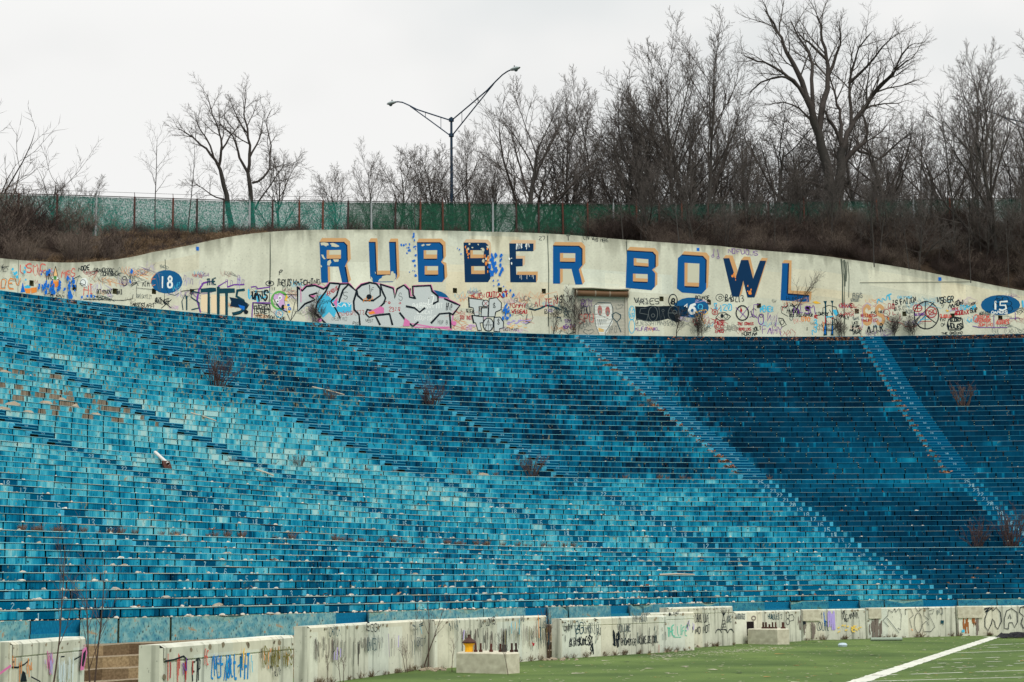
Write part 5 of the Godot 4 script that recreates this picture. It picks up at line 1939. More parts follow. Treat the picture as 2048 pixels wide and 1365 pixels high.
	var b := pos(22.5 * TREAD - 0.25, 46.1, H[22] + 0.22)
	var pm := MB.new()
	pm.tube(PackedVector3Array([a, b]), PackedFloat32Array([0.06, 0.06]), 8, lin(206, 206, 200), false)
	put("pole", pm.mesh(M.plain), fb)
	var bp := MB.new()
	bp.box(b + Vector3(0, -0.16, 0), Vector3(0.34, 0.3, 0.06), 0.9, lin(74, 40, 30, 0.9), -0.5)
	put("base_plate", bp.mesh(M.metal), fb)
	var pl := [[33, 44.2, 1.5, 0.03, "pale plank lying on the benches above the fallen post"], [40, 38.0, 1.9, 0.035, "grey fallen branch like plank on the upper benches"], [23, 40.6, 1.0, 0.03, "short white stick on the benches right of the fallen post"], [6, 20.3, 1.8, 0.03, "white pipe lying along a lower bench row in the middle"]]
	for q in pl:
		var r: int = q[0]
		var m := MB.new()
		var p0 := pos((r - 0.5) * TREAD + 0.3, q[1] + q[2] * 0.5, H[r] + 0.1)
		var p1 := pos((r - 0.5) * TREAD - 0.35, q[1] - q[2] * 0.5, H[r - 1] + 0.1)
		if r == 6:
			p0 = pos(5.5 * TREAD - 0.5, q[1] + 0.9, H[5] + 0.03)
			p1 = pos(5.5 * TREAD - 0.55, q[1] - 0.9, H[5] + 0.03)
		m.tube(PackedVector3Array([p0, (p0 + p1) * 0.5 + Vector3(0, 0.02, 0), p1]), PackedFloat32Array([q[3], q[3] * 1.1, q[3] * 0.8]), 6, lin(188, 176, 156), false)
		tag(put("plank", m.mesh(M.plain)), q[4], "plank")

func field_things() -> void:
	var bb := bolt_block("cream concrete block with a row of rusty bolts and a yellow fitting on the turf", [Vector2(-1.24, 38.75), Vector2(-0.17, 37.95), Vector2(0.1, 38.35), Vector2(-0.2, 39.5), Vector2(-1.1, 39.7)], 0.43, [[-0.83, 38.75, 0.022, 0.19], [-0.72, 38.72, 0.02, 0.19], [-0.5, 38.7, 0.022, 0.18], [-0.3, 38.65, 0.022, 0.18], [-0.06, 38.5, 0.022, 0.19], [0.03, 38.62, 0.022, 0.19]])
	var nut := MB.new()
	nut.lathe(Vector3(-0.22, 0.425, -38.6), [Vector2(0.055, 0), Vector2(0.055, 0.08), Vector2(0.05, 0.09), Vector2(0.05, 0.16), Vector2(0, 0.16)], 10, lin(60, 58, 54))
	put("anchor_bolt", nut.mesh(M.metal), bb)
	var hy := thing("yellow_fitting", "small yellow metal fitting with a rusty pointed cap on the concrete block", "fitting", Vector3(-0.97, 0.425, -38.85))
	var body := MB.new()
	body.lathe(Vector3.ZERO, [Vector2(0.09, 0), Vector2(0.085, 0.1), Vector2(0.095, 0.14), Vector2(0.125, 0.17), Vector2(0.125, 0.2)], 8, lin(236, 172, 24, 1.1))
	put("body", body.mesh(M.metal), hy)
	var cap := MB.new()
	cap.lathe(Vector3(0, 0.19, 0), [Vector2(0.15, 0), Vector2(0.15, 0.025), Vector2(0.1, 0.07), Vector2(0.045, 0.11), Vector2(0.03, 0.15), Vector2(0.035, 0.17), Vector2(0, 0.19)], 8, lin(74, 42, 34, 0.9))
	put("cap", cap.mesh(M.metal), hy)
	bolt_block("second concrete block with rusty bolts against the barrier wall with a dark hole", [Vector2(7.24, 56.6), Vector2(8.03, 55.7), Vector2(8.43, 55.95), Vector2(8.5, 57.4), Vector2(7.9, 57.4)], 0.47, [[7.72, 56.55, 0.03, 0.2], [7.8, 56.5, 0.03, 0.2], [7.9, 56.45, 0.03, 0.14], [7.99, 56.4, 0.025, 0.2], [8.08, 56.35, 0.025, 0.2], [8.3, 56.3, 0.04, 0.2]])
	# pipe, tarp, lid and other litter on the turf
	var pipe := MB.new()
	pipe.tube(PackedVector3Array([Vector3(11.4, 0.06, -58.4), Vector3(12.4, 0.06, -58.35)]), PackedFloat32Array([0.055, 0.055]), 8, lin(150, 164, 150), false)
	tag(put("pipe", pipe.mesh(M.plain)), "grey green pipe lying on the turf near the right barrier walls", "pipe")
	var tm := MB.new()
	var grid := []
	for j in 7:
		var line := []
		for i in 16:
			line.append(Vector3(16.05 + i * 0.22, 0.02 + 0.16 * absf(sin(i * 1.3 + j * 0.7)) * (1.0 if j > 0 and j < 6 and i > 0 else 0.1) + (0.14 if i == 3 and j == 3 else 0.0), -(60.0 + j * 0.17 + 0.1 * sin(i * 0.9))))
		grid.append(line)
	for j in 6:
		for i in 15:
			tm.quad(grid[j][i], grid[j + 1][i], grid[j + 1][i + 1], grid[j][i + 1], lin(30, 32, 36))
	tag(put("tarp", tm.mesh(M.plain)), "crumpled black tarp on the white corner of the field line", "tarp")
	var lid := MB.new()
	lid.lathe(Vector3(9.6, 0.0, -53.4), [Vector2(0.12, 0), Vector2(0.14, 0.05), Vector2(0.1, 0.1), Vector2(0, 0.11)], 10, lin(186, 204, 214))
	tag(put("bucket_lid", lid.mesh(M.plain)), "pale bluish lid on the turf left of the thick white line", "lid")
	var flat := MB.new()
	flat.quad(Vector3(-0.5, 0.02, 0.4), Vector3(-0.4, 0.05, -0.45), Vector3(0.5, 0.02, -0.4), Vector3(0.4, 0.06, 0.5))
	var where := []
	var tints := []
	for i in 1500:
		var z := rng.randf_range(30.0, 62.0)
		var x := rng.randf_range(-3.0, 17.5) * z / 62.0
		if z > 41.0 + x * 3.0 and x < 7.0:
			continue
		var s := rng.randf_range(0.02, 0.07)
		if rng.randf() < 0.05:
			s = rng.randf_range(0.08, 0.18)
		where.append(Transform3D(Basis(Vector3.UP, rng.randf() * TAU).scaled_local(Vector3(s * rng.randf_range(1, 2), s, s)), Vector3(x, 0.006, -z)))
		var q := rng.randf()
		tints.append(lin(208, 202, 180) * rng.randf_range(0.6, 1.0) if q < 0.68 else (lin(40, 46, 40) if q < 0.86 else lin(166, 124, 74)))
	for i in 420:
		var x := 3.4 + 4.6 * rng.randf()
		where.append(Transform3D(Basis(Vector3.UP, rng.randf() * TAU).scaled_local(Vector3.ONE * rng.randf_range(0.03, 0.09)), Vector3(x, 0.006, -(46.5 + (x - 3.4) * 1.4 + rng.randfn(0, 0.8)))))
		tints.append(lin(214, 208, 188) * rng.randf_range(0.7, 1.0))
	scatter("field_litter", flat.mesh(M.plain), where, tints)
	# saplings between the barrier walls
	var F := [[-5.9, 23.2, 2.9, 341, 1, "tall bare sapling in front of the nearest barrier wall"], [-5.55, 23.4, 2.3, 342, 2, "cluster of thinner stems beside the tall saplings"], [-1.95, 40.4, 1.75, 343, 3, "leaning dark stems between the long plain wall and the streaked wall"], [1.0, 45.3, 1.5, 344, 2, "bare stems in the gap left of the wall with the number 34"], [-0.14, 37.5, 0.85, 345, 1, "little twiggy tree in front of the concrete block with the yellow fitting"], [-1.35, 39.2, 0.8, 346, 1, "single thin stem against the streaked barrier wall"], [-2.35, 39.0, 0.7, 347, 2, "short stems at the right end of the long plain wall"], [-3.4, 34.9, 0.6, 348, 3, "dead weeds at the left end of the long plain wall"]]
	for q in F:
		var w := wood_style("thin", q[3])
		w.thin = 0.003
		w.levels = 3
		w.count = [7, 4, 0, 0, 0]
		w.ratio = [0.42, 0.45, 0.5, 0.5, 0.5]
		w.angle = [0.45, 0.6, 0.6, 0.6, 0.6]
		w.sides = [5, 3, 3, 3, 3]
		w.segs = [6, 4, 2, 1, 1]
		w.col = [Color(0.1, 0.07, 0.055), Color(0.11, 0.07, 0.06), Color(0.12, 0.08, 0.065)]
		for i in q[4]:
			w.grow(Vector3(rng.randf_range(-0.18, 0.18) * (q[4] - 1), 0, rng.randf_range(-0.1, 0.1)), Vector3(rng.randf_range(-0.12, 0.3 if q[3] == 343 else 0.12), 1, 0).normalized(), q[2] * rng.randf_range(0.75, 1.0), 0.016 if q[2] > 1.0 else 0.008, 0)
		wood_thing(w, "sapling", q[5], Vector3(q[0], 0, -q[1]), "sapling")
	# weeds where the walls meet the turf
	var weed := bush(432, 16, 0.22, 1.2, Color(0.17, 0.13, 0.08), 0.0025).mesh(M.brush)
	var wd := []
	for key in PANELS:
		var ln: float = (PANELS[key][1] as Vector2).distance_to(PANELS[key][0])
		for i in int(ln * 3.0):
			var s := rng.randf_range(0.2, 0.8) * (1.7 if rng.randf() < 0.12 else 1.0)
			wd.append(Transform3D(Basis(Vector3.UP, rng.randf() * TAU).scaled_local(Vector3(s * 1.3, s, s)), face(key, rng.randf() * ln, 0.0, 0.04)))
	scatter("weeds", weed, wd)
	# earth and stones in the gaps at the foot of the walls
	var rk := rock(431).mesh(M.stone)
	var rub := []
	for q in [[-1.75, 40.3, 30], [0.95, 45.4, 26], [-3.95, 33.6, 26], [-3.3, 26.6, 14], [4.2, 50.2, 8]]:
		for i in q[2]:
			var s := rng.randf_range(0.03, 0.13)
			rub.append(Transform3D(Basis(Vector3.UP, rng.randf() * TAU).scaled_local(Vector3(s * 1.5, s, s)), Vector3(q[0] + rng.randfn(0, 0.22), 0, -(q[1] + rng.randfn(0, 0.3)))))
	scatter("rubble", rk, rub)

var PANEL_DATA := {"p0": [Vector2(-6.50, 23.55), Vector2(-6.19, 26.32)], "p1": [Vector2(-4.18, 21.64), Vector2(-3.14, 25.98)], "p2": [Vector2(-3.83, 33.99), Vector2(-1.98, 40.87)], "p3": [Vector2(-1.79, 40.52), Vector2(0.81, 45.44)], "p4": [Vector2(1.18, 46.01), Vector2(4.18, 49.99)], "p5": [Vector2(3.71, 49.80), Vector2(5.08, 51.40)], "p6": [Vector2(4.45, 52.60), Vector2(6.67, 55.53)], "p7a": [Vector2(6.82, 56.49), Vector2(9.29, 59.00)], "p7b": [Vector2(9.45, 59.81), Vector2(11.77, 61.00)], "p7c": [Vector2(11.86, 61.28), Vector2(15.34, 63.24)], "p7d": [Vector2(15.37, 63.23), Vector2(19.14, 64.00)]}

func graffiti() -> void:
	g("W", "painted_letter", "first letter of the painted words, R with peeled patches", "t# -40.41,21.53 -40.25,21.77 -38.78,21.89 -38.52,21.72 -38.47,20.69 -38.70,20.39 -38.45,19.47 -38.60,19.30 -38.84,20.21 -38.65,20.59 -38.68,21.48 -38.88,21.66;B# -40.41,21.53 -38.88,21.66 -38.68,21.48 -38.65,20.59 -38.82,20.24 -38.60,19.30 -38.99,19.25 -39.22,20.19 -39.87,20.14 -39.85,19.21 -40.28,19.16;x# -40.41,21.53 -38.88,21.66 -38.92,21.60 -40.40,21.48;x# -38.88,21.66 -38.68,21.48 -38.65,20.59 -38.72,20.60 -38.75,21.44 -38.92,21.60;x# -38.76,20.21 -38.60,19.30 -38.67,19.30 -38.85,20.17;t# -39.89,20.14 -39.76,20.15 -39.73,19.37 -39.86,19.21;x# -39.96,20.59 -39.08,20.66 -39.12,20.59 -39.90,20.53;t# -39.96,21.09 -39.08,21.17 -39.08,20.66 -39.96,20.59;e# -39.80,21.09 -39.08,21.17 -39.08,20.89 -39.80,20.83;e# -40.35,21.49 -40.10,21.53 -39.88,21.51 -39.83,21.38 -39.95,21.36 -39.99,21.29 -40.16,21.36 -40.31,21.33;e# -39.77,21.49 -39.58,21.54 -39.42,21.50 -39.23,21.42 -39.18,21.35 -39.40,21.31 -39.69,21.33 -39.66,21.40;e# -40.30,20.80 -40.17,20.80 -40.11,20.66 -40.02,20.57 -40.12,20.54 -40.24,20.65;e# -39.91,20.44 -39.73,20.56 -39.67,20.39 -39.80,20.19 -39.93,20.21;e# -39.58,20.58 -39.21,20.61 -39.24,20.47 -39.47,20.44;e# -40.33,20.20 -40.24,20.13 -40.28,20.05 -40.34,20.09")
	g("W", "painted_letter", "letter U with its foot peeled away", "t# -37.36,21.78 -37.23,22.00 -36.83,22.03 -36.80,21.82 -36.78,20.13 -36.01,20.18 -36.01,19.95 -36.84,19.89 -36.93,21.81;t# -36.10,21.87 -35.98,22.08 -35.54,22.11 -35.52,21.93 -35.44,19.91 -35.64,19.62 -35.59,19.98 -35.67,21.91;B# -37.36,21.78 -36.93,21.81 -36.84,19.89 -36.01,19.95 -36.10,21.87 -35.67,21.91 -35.59,19.98 -35.64,19.76 -35.87,19.51 -37.06,19.42 -37.26,19.65;x# -36.84,19.89 -36.01,19.95 -36.01,19.89 -36.87,19.83;x# -37.36,21.78 -36.93,21.81 -36.93,21.76 -37.36,21.72;x# -37.00,21.79 -36.93,21.81 -36.84,19.86 -36.91,19.85;x# -36.10,21.87 -35.67,21.91 -35.67,21.85 -36.10,21.82;x# -35.74,21.88 -35.67,21.91 -35.59,19.98 -35.66,19.97;e# -36.78,19.48 -36.69,19.64 -36.56,19.70 -36.51,19.82 -36.24,19.90 -36.01,19.90 -35.96,20.13 -35.84,20.15 -35.80,20.03 -35.71,20.02 -35.68,19.79 -35.80,19.56;e# -37.24,19.76 -37.13,19.66 -37.12,19.49 -37.22,19.61;e# -36.99,20.06 -36.91,19.99 -36.94,19.92")
	g("W", "painted_letter", "first of the two letters B in the first word", "t# -34.36,21.98 -34.24,22.20 -32.82,22.29 -32.58,22.09 -32.55,21.27 -32.76,20.93 -32.53,20.85 -32.47,20.05 -32.77,19.69 -34.28,19.61;B# -34.36,21.98 -32.93,22.07 -32.73,21.89 -32.70,21.15 -32.86,20.89 -32.66,20.70 -32.63,19.90 -32.79,19.69 -34.28,19.61;x# -34.36,21.98 -32.93,22.07 -32.97,22.01 -34.36,21.92;x# -32.93,22.07 -32.73,21.89 -32.70,21.15 -32.77,21.15 -32.80,21.85 -32.97,22.01;x# -32.66,20.70 -32.63,19.90 -32.70,19.90 -32.73,20.68;x# -33.94,21.02 -33.11,21.08 -33.15,21.00 -33.88,20.96;t# -33.94,21.52 -33.10,21.58 -33.11,21.08 -33.94,21.02;e# -33.78,21.53 -33.10,21.58 -33.11,21.32 -33.78,21.28;x# -33.88,20.08 -33.05,20.13 -33.09,20.05 -33.82,20.01;t# -33.88,20.58 -33.05,20.63 -33.05,20.13 -33.88,20.08;e# -33.72,20.58 -33.05,20.63 -33.05,20.37 -33.72,20.33;e# -34.12,21.81 -33.94,21.90 -33.86,21.84 -34.01,21.75;e# -33.80,21.89 -33.49,21.93 -33.57,21.83 -33.75,21.82")
	g("W", "painted_letter", "darker letter B flecked with orange and bare patches", "T# -31.45,22.14 -31.29,22.35 -29.92,22.39 -29.76,22.21 -29.72,21.42 -29.88,21.05 -29.92,19.84 -31.38,19.75;N# -31.45,22.14 -30.09,22.21 -29.88,22.05 -29.84,21.30 -29.99,21.04 -29.81,20.85 -29.80,20.04 -29.94,19.83 -31.38,19.75;t# -31.03,21.70 -30.19,21.74 -30.20,21.27 -31.03,21.22;e# -30.87,21.70 -30.19,21.74 -30.20,21.48 -30.87,21.45;t# -30.98,20.74 -30.14,20.78 -30.14,20.31 -30.98,20.27;e# -30.81,20.74 -30.14,20.78 -30.14,20.52 -30.81,20.49;o# -31.30,21.89 -31.31,21.81 -31.35,21.79 -31.37,21.85 -31.37,21.91 -31.34,21.95 -31.29,21.97;o# -31.13,21.24 -31.14,21.18 -31.18,21.20 -31.20,21.21 -31.20,21.26 -31.17,21.29 -31.13,21.31;o# -31.17,21.71 -31.19,21.62 -31.25,21.58 -31.30,21.67 -31.29,21.77 -31.25,21.78 -31.19,21.79;o# -31.18,21.55 -31.22,21.50 -31.26,21.48 -31.28,21.51 -31.28,21.58 -31.26,21.60 -31.23,21.60;o# -31.14,21.42 -31.15,21.38 -31.19,21.33 -31.23,21.38 -31.22,21.43 -31.18,21.51 -31.15,21.47;e# -29.84,21.94 -29.86,21.90 -29.93,21.85 -29.98,21.91 -29.96,21.96 -29.93,21.99 -29.87,21.97;e# -29.83,22.03 -29.84,21.99 -29.87,22.00 -29.90,22.01 -29.92,22.03 -29.87,22.07 -29.83,22.07;e# -30.50,22.07 -30.51,22.02 -30.55,22.02 -30.57,22.05 -30.58,22.08 -30.55,22.13 -30.51,22.09;e# -29.84,21.96 -29.87,21.89 -29.96,21.89 -29.99,21.93 -30.04,22.00 -29.96,22.02 -29.86,22.03;e# -30.24,21.83 -30.28,21.78 -30.34,21.80 -30.40,21.80 -30.38,21.84 -30.34,21.87 -30.26,21.88;e# -31.02,22.07 -31.04,22.04 -31.11,22.00 -31.14,22.03 -31.14,22.10 -31.12,22.14 -31.05,22.13;e# -30.84,21.87 -30.87,21.83 -30.92,21.83 -30.96,21.84 -30.97,21.88 -30.92,21.90 -30.87,21.90;e# -31.11,21.78 -31.12,21.71 -31.18,21.72 -31.24,21.73 -31.22,21.79 -31.19,21.86 -31.11,21.83;o# -29.91,20.72 -29.93,20.66 -29.96,20.64 -29.97,20.68 -29.97,20.74 -29.96,20.77 -29.93,20.78;o# -29.93,21.83 -29.94,21.77 -29.98,21.77 -30.02,21.80 -30.02,21.88 -29.98,21.92 -29.95,21.89;o# -29.88,21.17 -29.88,21.06 -29.95,21.07 -30.01,21.11 -30.00,21.20 -29.94,21.26 -29.88,21.25;o# -29.89,21.31 -29.91,21.23 -29.95,21.23 -29.99,21.26 -29.98,21.33 -29.94,21.44 -29.89,21.41;o# -29.92,20.47 -29.94,20.39 -29.97,20.37 -29.99,20.43 -30.00,20.50 -29.97,20.55 -29.94,20.54;o# -29.97,20.97 -30.02,20.88 -30.07,20.80 -30.13,20.91 -30.10,21.04 -30.06,21.09 -30.02,21.05;e# -29.99,21.24 -30.00,21.19 -30.06,21.13 -30.12,21.19 -30.11,21.26 -30.05,21.30 -30.01,21.32;e# -29.86,21.17 -29.86,21.14 -29.90,21.12 -29.92,21.14 -29.92,21.19 -29.89,21.20 -29.87,21.20;e# -30.16,21.78 -30.17,21.68 -30.25,21.64 -30.33,21.72 -30.31,21.82 -30.25,21.88 -30.18,21.84;e# -29.88,21.42 -29.89,21.39 -29.92,21.37 -29.93,21.41 -29.94,21.43 -29.92,21.45 -29.88,21.45;e# -30.16,21.09 -30.17,21.01 -30.23,20.98 -30.31,21.04 -30.31,21.14 -30.23,21.21 -30.16,21.17;o# -31.08,21.48 -31.08,21.43 -31.13,21.42 -31.15,21.44 -31.17,21.50 -31.13,21.54 -31.09,21.53;o# -30.08,21.33 -30.10,21.29 -30.14,21.28 -30.15,21.30 -30.17,21.35 -30.14,21.38 -30.10,21.36;o# -30.24,21.31 -30.23,21.27 -30.27,21.25 -30.31,21.29 -30.29,21.34 -30.27,21.36 -30.25,21.35;o# -30.09,21.44 -30.10,21.41 -30.14,21.36 -30.17,21.40 -30.16,21.46 -30.14,21.50 -30.10,21.47")
	g("W", "painted_letter", "letter E with streaked white smears", "T# -28.60,22.24 -28.41,22.46 -26.94,22.51 -26.96,21.98 -27.09,21.83 -27.08,22.30;T# -28.21,21.50 -27.61,21.52 -27.64,21.01 -27.77,20.89 -27.76,21.35 -28.21,21.33;t# -28.17,20.35 -28.09,20.55 -26.83,20.60 -26.85,20.09 -26.94,19.94 -26.94,20.39;N# -28.60,22.24 -27.08,22.30 -27.09,21.83 -28.18,21.78 -28.18,21.33 -27.76,21.35 -27.77,20.89 -28.19,20.85 -28.17,20.35 -26.94,20.39 -26.94,19.94 -28.55,19.88;w5 -28.13,22.24 -28.16,21.90;w4 -27.39,22.27 -27.35,22.08;w3 -27.83,22.25 -27.83,22.00;w3 -28.12,22.24 -28.07,22.09;w2 -28.02,22.24 -27.96,21.95;w3 -27.98,22.24 -27.93,22.15;w4 -27.48,22.27 -27.53,21.93;w5 -27.81,22.25 -27.85,22.04;w2 -27.91,22.25 -27.85,21.93;w4 -27.85,22.25 -27.81,22.01;w3 -28.08,22.24 -28.05,21.92;w3 -28.12,22.24 -28.16,21.94;w3 -28.12,22.24 -28.06,22.07;w5 -27.54,22.26 -27.58,22.08;w2 -27.86,20.34 -27.85,20.06;w2 -27.36,20.36 -27.34,20.28;w2 -27.12,20.37 -27.11,20.15;w2 -27.18,20.37 -27.20,20.25;w2 -27.95,20.34 -27.95,20.15;w2 -27.51,20.36 -27.52,20.12;w# -28.43,21.02 -28.44,20.98 -28.46,20.97 -28.48,21.00 -28.49,21.05 -28.46,21.06 -28.43,21.05;w# -28.53,21.31 -28.56,21.26 -28.62,21.20 -28.66,21.27 -28.66,21.34 -28.62,21.39 -28.57,21.35;w# -28.43,21.04 -28.43,20.97 -28.48,20.94 -28.51,21.01 -28.51,21.06 -28.48,21.11 -28.45,21.09;w# -28.43,21.34 -28.44,21.31 -28.47,21.30 -28.48,21.31 -28.49,21.36 -28.47,21.37 -28.44,21.37")
	g("W", "painted_letter", "second letter R, whole and bright blue", "t# -25.86,22.24 -25.73,22.45 -24.06,22.49 -23.86,22.26 -23.86,21.24 -24.14,20.86 -23.91,20.09 -24.07,19.89 -25.89,19.90;e# -25.27,20.83 -24.71,20.83 -24.49,19.88 -25.47,19.87 -25.28,20.06;B# -25.86,22.24 -24.24,22.27 -24.02,22.09 -24.04,21.09 -24.27,20.82 -24.05,19.90 -24.50,19.88 -24.73,20.83 -25.44,20.82 -25.45,19.91 -25.89,19.90;x# -25.86,22.24 -24.24,22.27 -24.26,22.21 -25.85,22.17;x# -24.24,22.27 -24.02,22.09 -24.04,21.09 -24.10,21.10 -24.09,22.04 -24.28,22.21;x# -25.44,21.26 -24.49,21.28 -24.54,21.21 -25.39,21.20;t# -25.43,21.78 -24.48,21.80 -24.49,21.28 -25.44,21.26;e# -25.24,21.77 -24.48,21.79 -24.49,21.50 -25.24,21.49")
	g("W", "painted_letter", "letter B that starts the second word", "t# -21.25,22.08 -21.07,22.29 -19.52,22.24 -19.30,21.99 -19.32,21.17 -19.61,20.91 -19.39,20.69 -19.41,20.01 -19.78,19.64 -21.38,19.76;B# -21.25,22.08 -19.65,22.02 -19.46,21.81 -19.48,21.08 -19.72,20.90 -19.53,20.69 -19.56,19.88 -19.78,19.64 -21.38,19.76;x# -21.25,22.08 -19.65,22.02 -19.68,21.95 -21.25,22.01;x# -19.65,22.02 -19.46,21.81 -19.48,21.08 -19.56,21.10 -19.53,21.77 -19.69,21.95;x# -20.85,21.15 -19.94,21.10 -19.99,21.03 -20.80,21.08;t# -20.84,21.60 -19.94,21.54 -19.94,21.10 -20.85,21.15;e# -20.68,21.58 -19.94,21.54 -19.94,21.28 -20.68,21.34;x# -20.92,20.17 -20.01,20.15 -20.05,20.08 -20.87,20.10;t# -20.91,20.64 -20.00,20.62 -20.01,20.15 -20.92,20.17;e# -20.75,20.63 -20.00,20.62 -20.00,20.34 -20.75,20.37")
	g("W", "painted_letter", "letter O with cut corners", "t# -17.84,21.88 -17.70,22.08 -16.32,22.01 -16.14,21.77 -16.27,19.87 -16.68,19.44 -17.89,19.52;B# -17.84,21.88 -16.54,21.81 -16.31,21.55 -16.39,19.75 -16.68,19.44 -17.89,19.52 -18.20,19.77 -18.10,21.64;x# -17.84,21.88 -16.54,21.81 -16.57,21.74 -17.86,21.81;x# -16.54,21.81 -16.31,21.55 -16.37,20.13 -16.45,20.13 -16.39,21.53 -16.59,21.74;x# -17.73,19.93 -16.84,19.90 -16.89,19.82 -17.67,19.84;t# -17.69,21.36 -16.77,21.32 -16.84,19.90 -17.73,19.93;e# -17.50,21.35 -16.77,21.32 -16.82,20.13 -17.54,20.15")
	g("W", "painted_letter", "navy letter W with yellow flakes", "t# -15.29,21.67 -15.12,21.87 -14.69,21.84 -14.41,20.92 -14.55,20.45 -14.91,21.68;t# -14.18,21.57 -13.98,21.79 -13.61,21.76 -13.40,20.75 -13.47,20.41 -13.73,21.57;t# -13.01,21.53 -12.88,21.72 -12.53,21.69 -13.29,19.46 -13.42,19.25 -12.63,21.53;t# -14.08,20.28 -14.02,20.15 -14.21,19.46 -14.36,19.29;N# -15.29,21.67 -14.91,21.68 -14.55,20.45 -14.18,21.57 -13.73,21.57 -13.47,20.41 -13.01,21.53 -12.63,21.53 -13.42,19.25 -13.85,19.25 -14.08,20.28 -14.36,19.29 -14.79,19.30;o# -14.58,20.67 -14.61,20.57 -14.66,20.54 -14.68,20.62 -14.70,20.70 -14.65,20.79 -14.61,20.77;o# -14.53,20.50 -14.54,20.43 -14.58,20.43 -14.61,20.47 -14.63,20.55 -14.58,20.57 -14.55,20.56;o# -14.52,20.34 -14.54,20.29 -14.56,20.29 -14.59,20.31 -14.57,20.36 -14.56,20.40 -14.54,20.36;o# -14.68,20.56 -14.68,20.51 -14.73,20.49 -14.77,20.54 -14.76,20.58 -14.72,20.64 -14.69,20.61;o# -14.69,20.52 -14.70,20.49 -14.73,20.47 -14.75,20.50 -14.75,20.54 -14.73,20.56 -14.70,20.55;o# -14.69,20.59 -14.72,20.54 -14.77,20.50 -14.82,20.54 -14.80,20.62 -14.76,20.66 -14.72,20.64;o# -13.78,19.64 -13.80,19.58 -13.83,19.59 -13.86,19.62 -13.84,19.68 -13.82,19.68 -13.79,19.67;o# -13.66,19.60 -13.67,19.56 -13.70,19.53 -13.71,19.58 -13.73,19.61 -13.69,19.63 -13.65,19.64;o# -13.60,19.59 -13.61,19.54 -13.68,19.48 -13.73,19.55 -13.74,19.64 -13.68,19.68 -13.63,19.67;o# -13.78,19.96 -13.78,19.90 -13.82,19.91 -13.85,19.93 -13.84,19.99 -13.81,20.03 -13.78,20.02;o# -13.58,19.49 -13.61,19.43 -13.65,19.43 -13.67,19.47 -13.69,19.52 -13.65,19.54 -13.61,19.54;o# -13.57,19.73 -13.60,19.67 -13.62,19.66 -13.66,19.70 -13.66,19.76 -13.62,19.79 -13.59,19.80;o# -13.63,19.52 -13.66,19.42 -13.74,19.43 -13.78,19.47 -13.79,19.58 -13.73,19.63 -13.68,19.61")
	g("W", "painted_letter", "letter L at the end of the words", "t# -11.64,21.38 -11.51,21.58 -11.05,21.55 -11.15,19.68 -9.88,19.62 -9.94,19.12 -10.07,18.96 -10.03,19.40 -11.33,19.51 -11.21,21.38;B# -11.64,21.38 -11.21,21.38 -11.33,19.51 -10.03,19.40 -10.07,18.96 -11.81,19.08;x# -11.33,19.51 -10.03,19.40 -10.05,19.32 -11.38,19.41;x# -11.29,21.38 -11.21,21.38 -11.33,19.48 -11.41,19.48;=n3 -11.43,19.08 -10.47,19.05 0.27 0.00|HUNNY")
	g("W", "painted_oval", "left blue oval with the number 18", "O# -48.73,18.49 -48.80,18.71 -48.96,18.89 -49.22,19.01 -49.53,19.05 -49.86,19.02 -50.17,18.91 -50.41,18.74 -50.57,18.53 -50.63,18.30 -50.56,18.09 -50.40,17.91 -50.14,17.79 -49.83,17.75 -49.51,17.78 -49.20,17.89 -48.95,18.05 -48.79,18.27;w8 -49.94,18.65 -49.94,18.05;w10 -49.39,18.59 -49.39,18.63 -49.41,18.67 -49.44,18.69 -49.47,18.71 -49.51,18.70 -49.54,18.68 -49.56,18.65 -49.58,18.61 -49.59,18.57 -49.58,18.53 -49.56,18.49 -49.53,18.46 -49.50,18.45 -49.47,18.45 -49.43,18.47 -49.41,18.50 -49.39,18.54 -49.39,18.59;w11 -49.36,18.27 -49.37,18.33 -49.39,18.37 -49.43,18.41 -49.47,18.42 -49.52,18.42 -49.56,18.39 -49.59,18.35 -49.61,18.30 -49.62,18.25 -49.61,18.19 -49.59,18.14 -49.55,18.11 -49.51,18.10 -49.46,18.10 -49.42,18.12 -49.39,18.16 -49.37,18.21 -49.36,18.27;h2 -50.36,18.72 -50.17,17.96;h2 -50.14,18.83 -50.07,17.84;G3 -49.74,18.69 -49.75,18.10 -49.57,17.75 -49.17,17.70 -48.92,17.86;=c2 -49.32,17.91 -48.88,18.32 0.18 0.00|SWIFT;o3 -50.63,18.44 -50.38,18.49;o3 -50.57,18.06 -50.37,18.17;o3 -50.65,18.23 -50.58,18.51 -50.39,18.76")
	g("W", "painted_oval", "blue oval numbered 17 half under graffiti", "O# -32.32,18.52 -32.38,18.76 -32.56,18.97 -32.84,19.11 -33.19,19.18 -33.55,19.16 -33.90,19.06 -34.18,18.88 -34.37,18.66 -34.43,18.41 -34.37,18.17 -34.18,17.96 -33.90,17.82 -33.56,17.75 -33.19,17.77 -32.85,17.87 -32.57,18.04 -32.38,18.27")
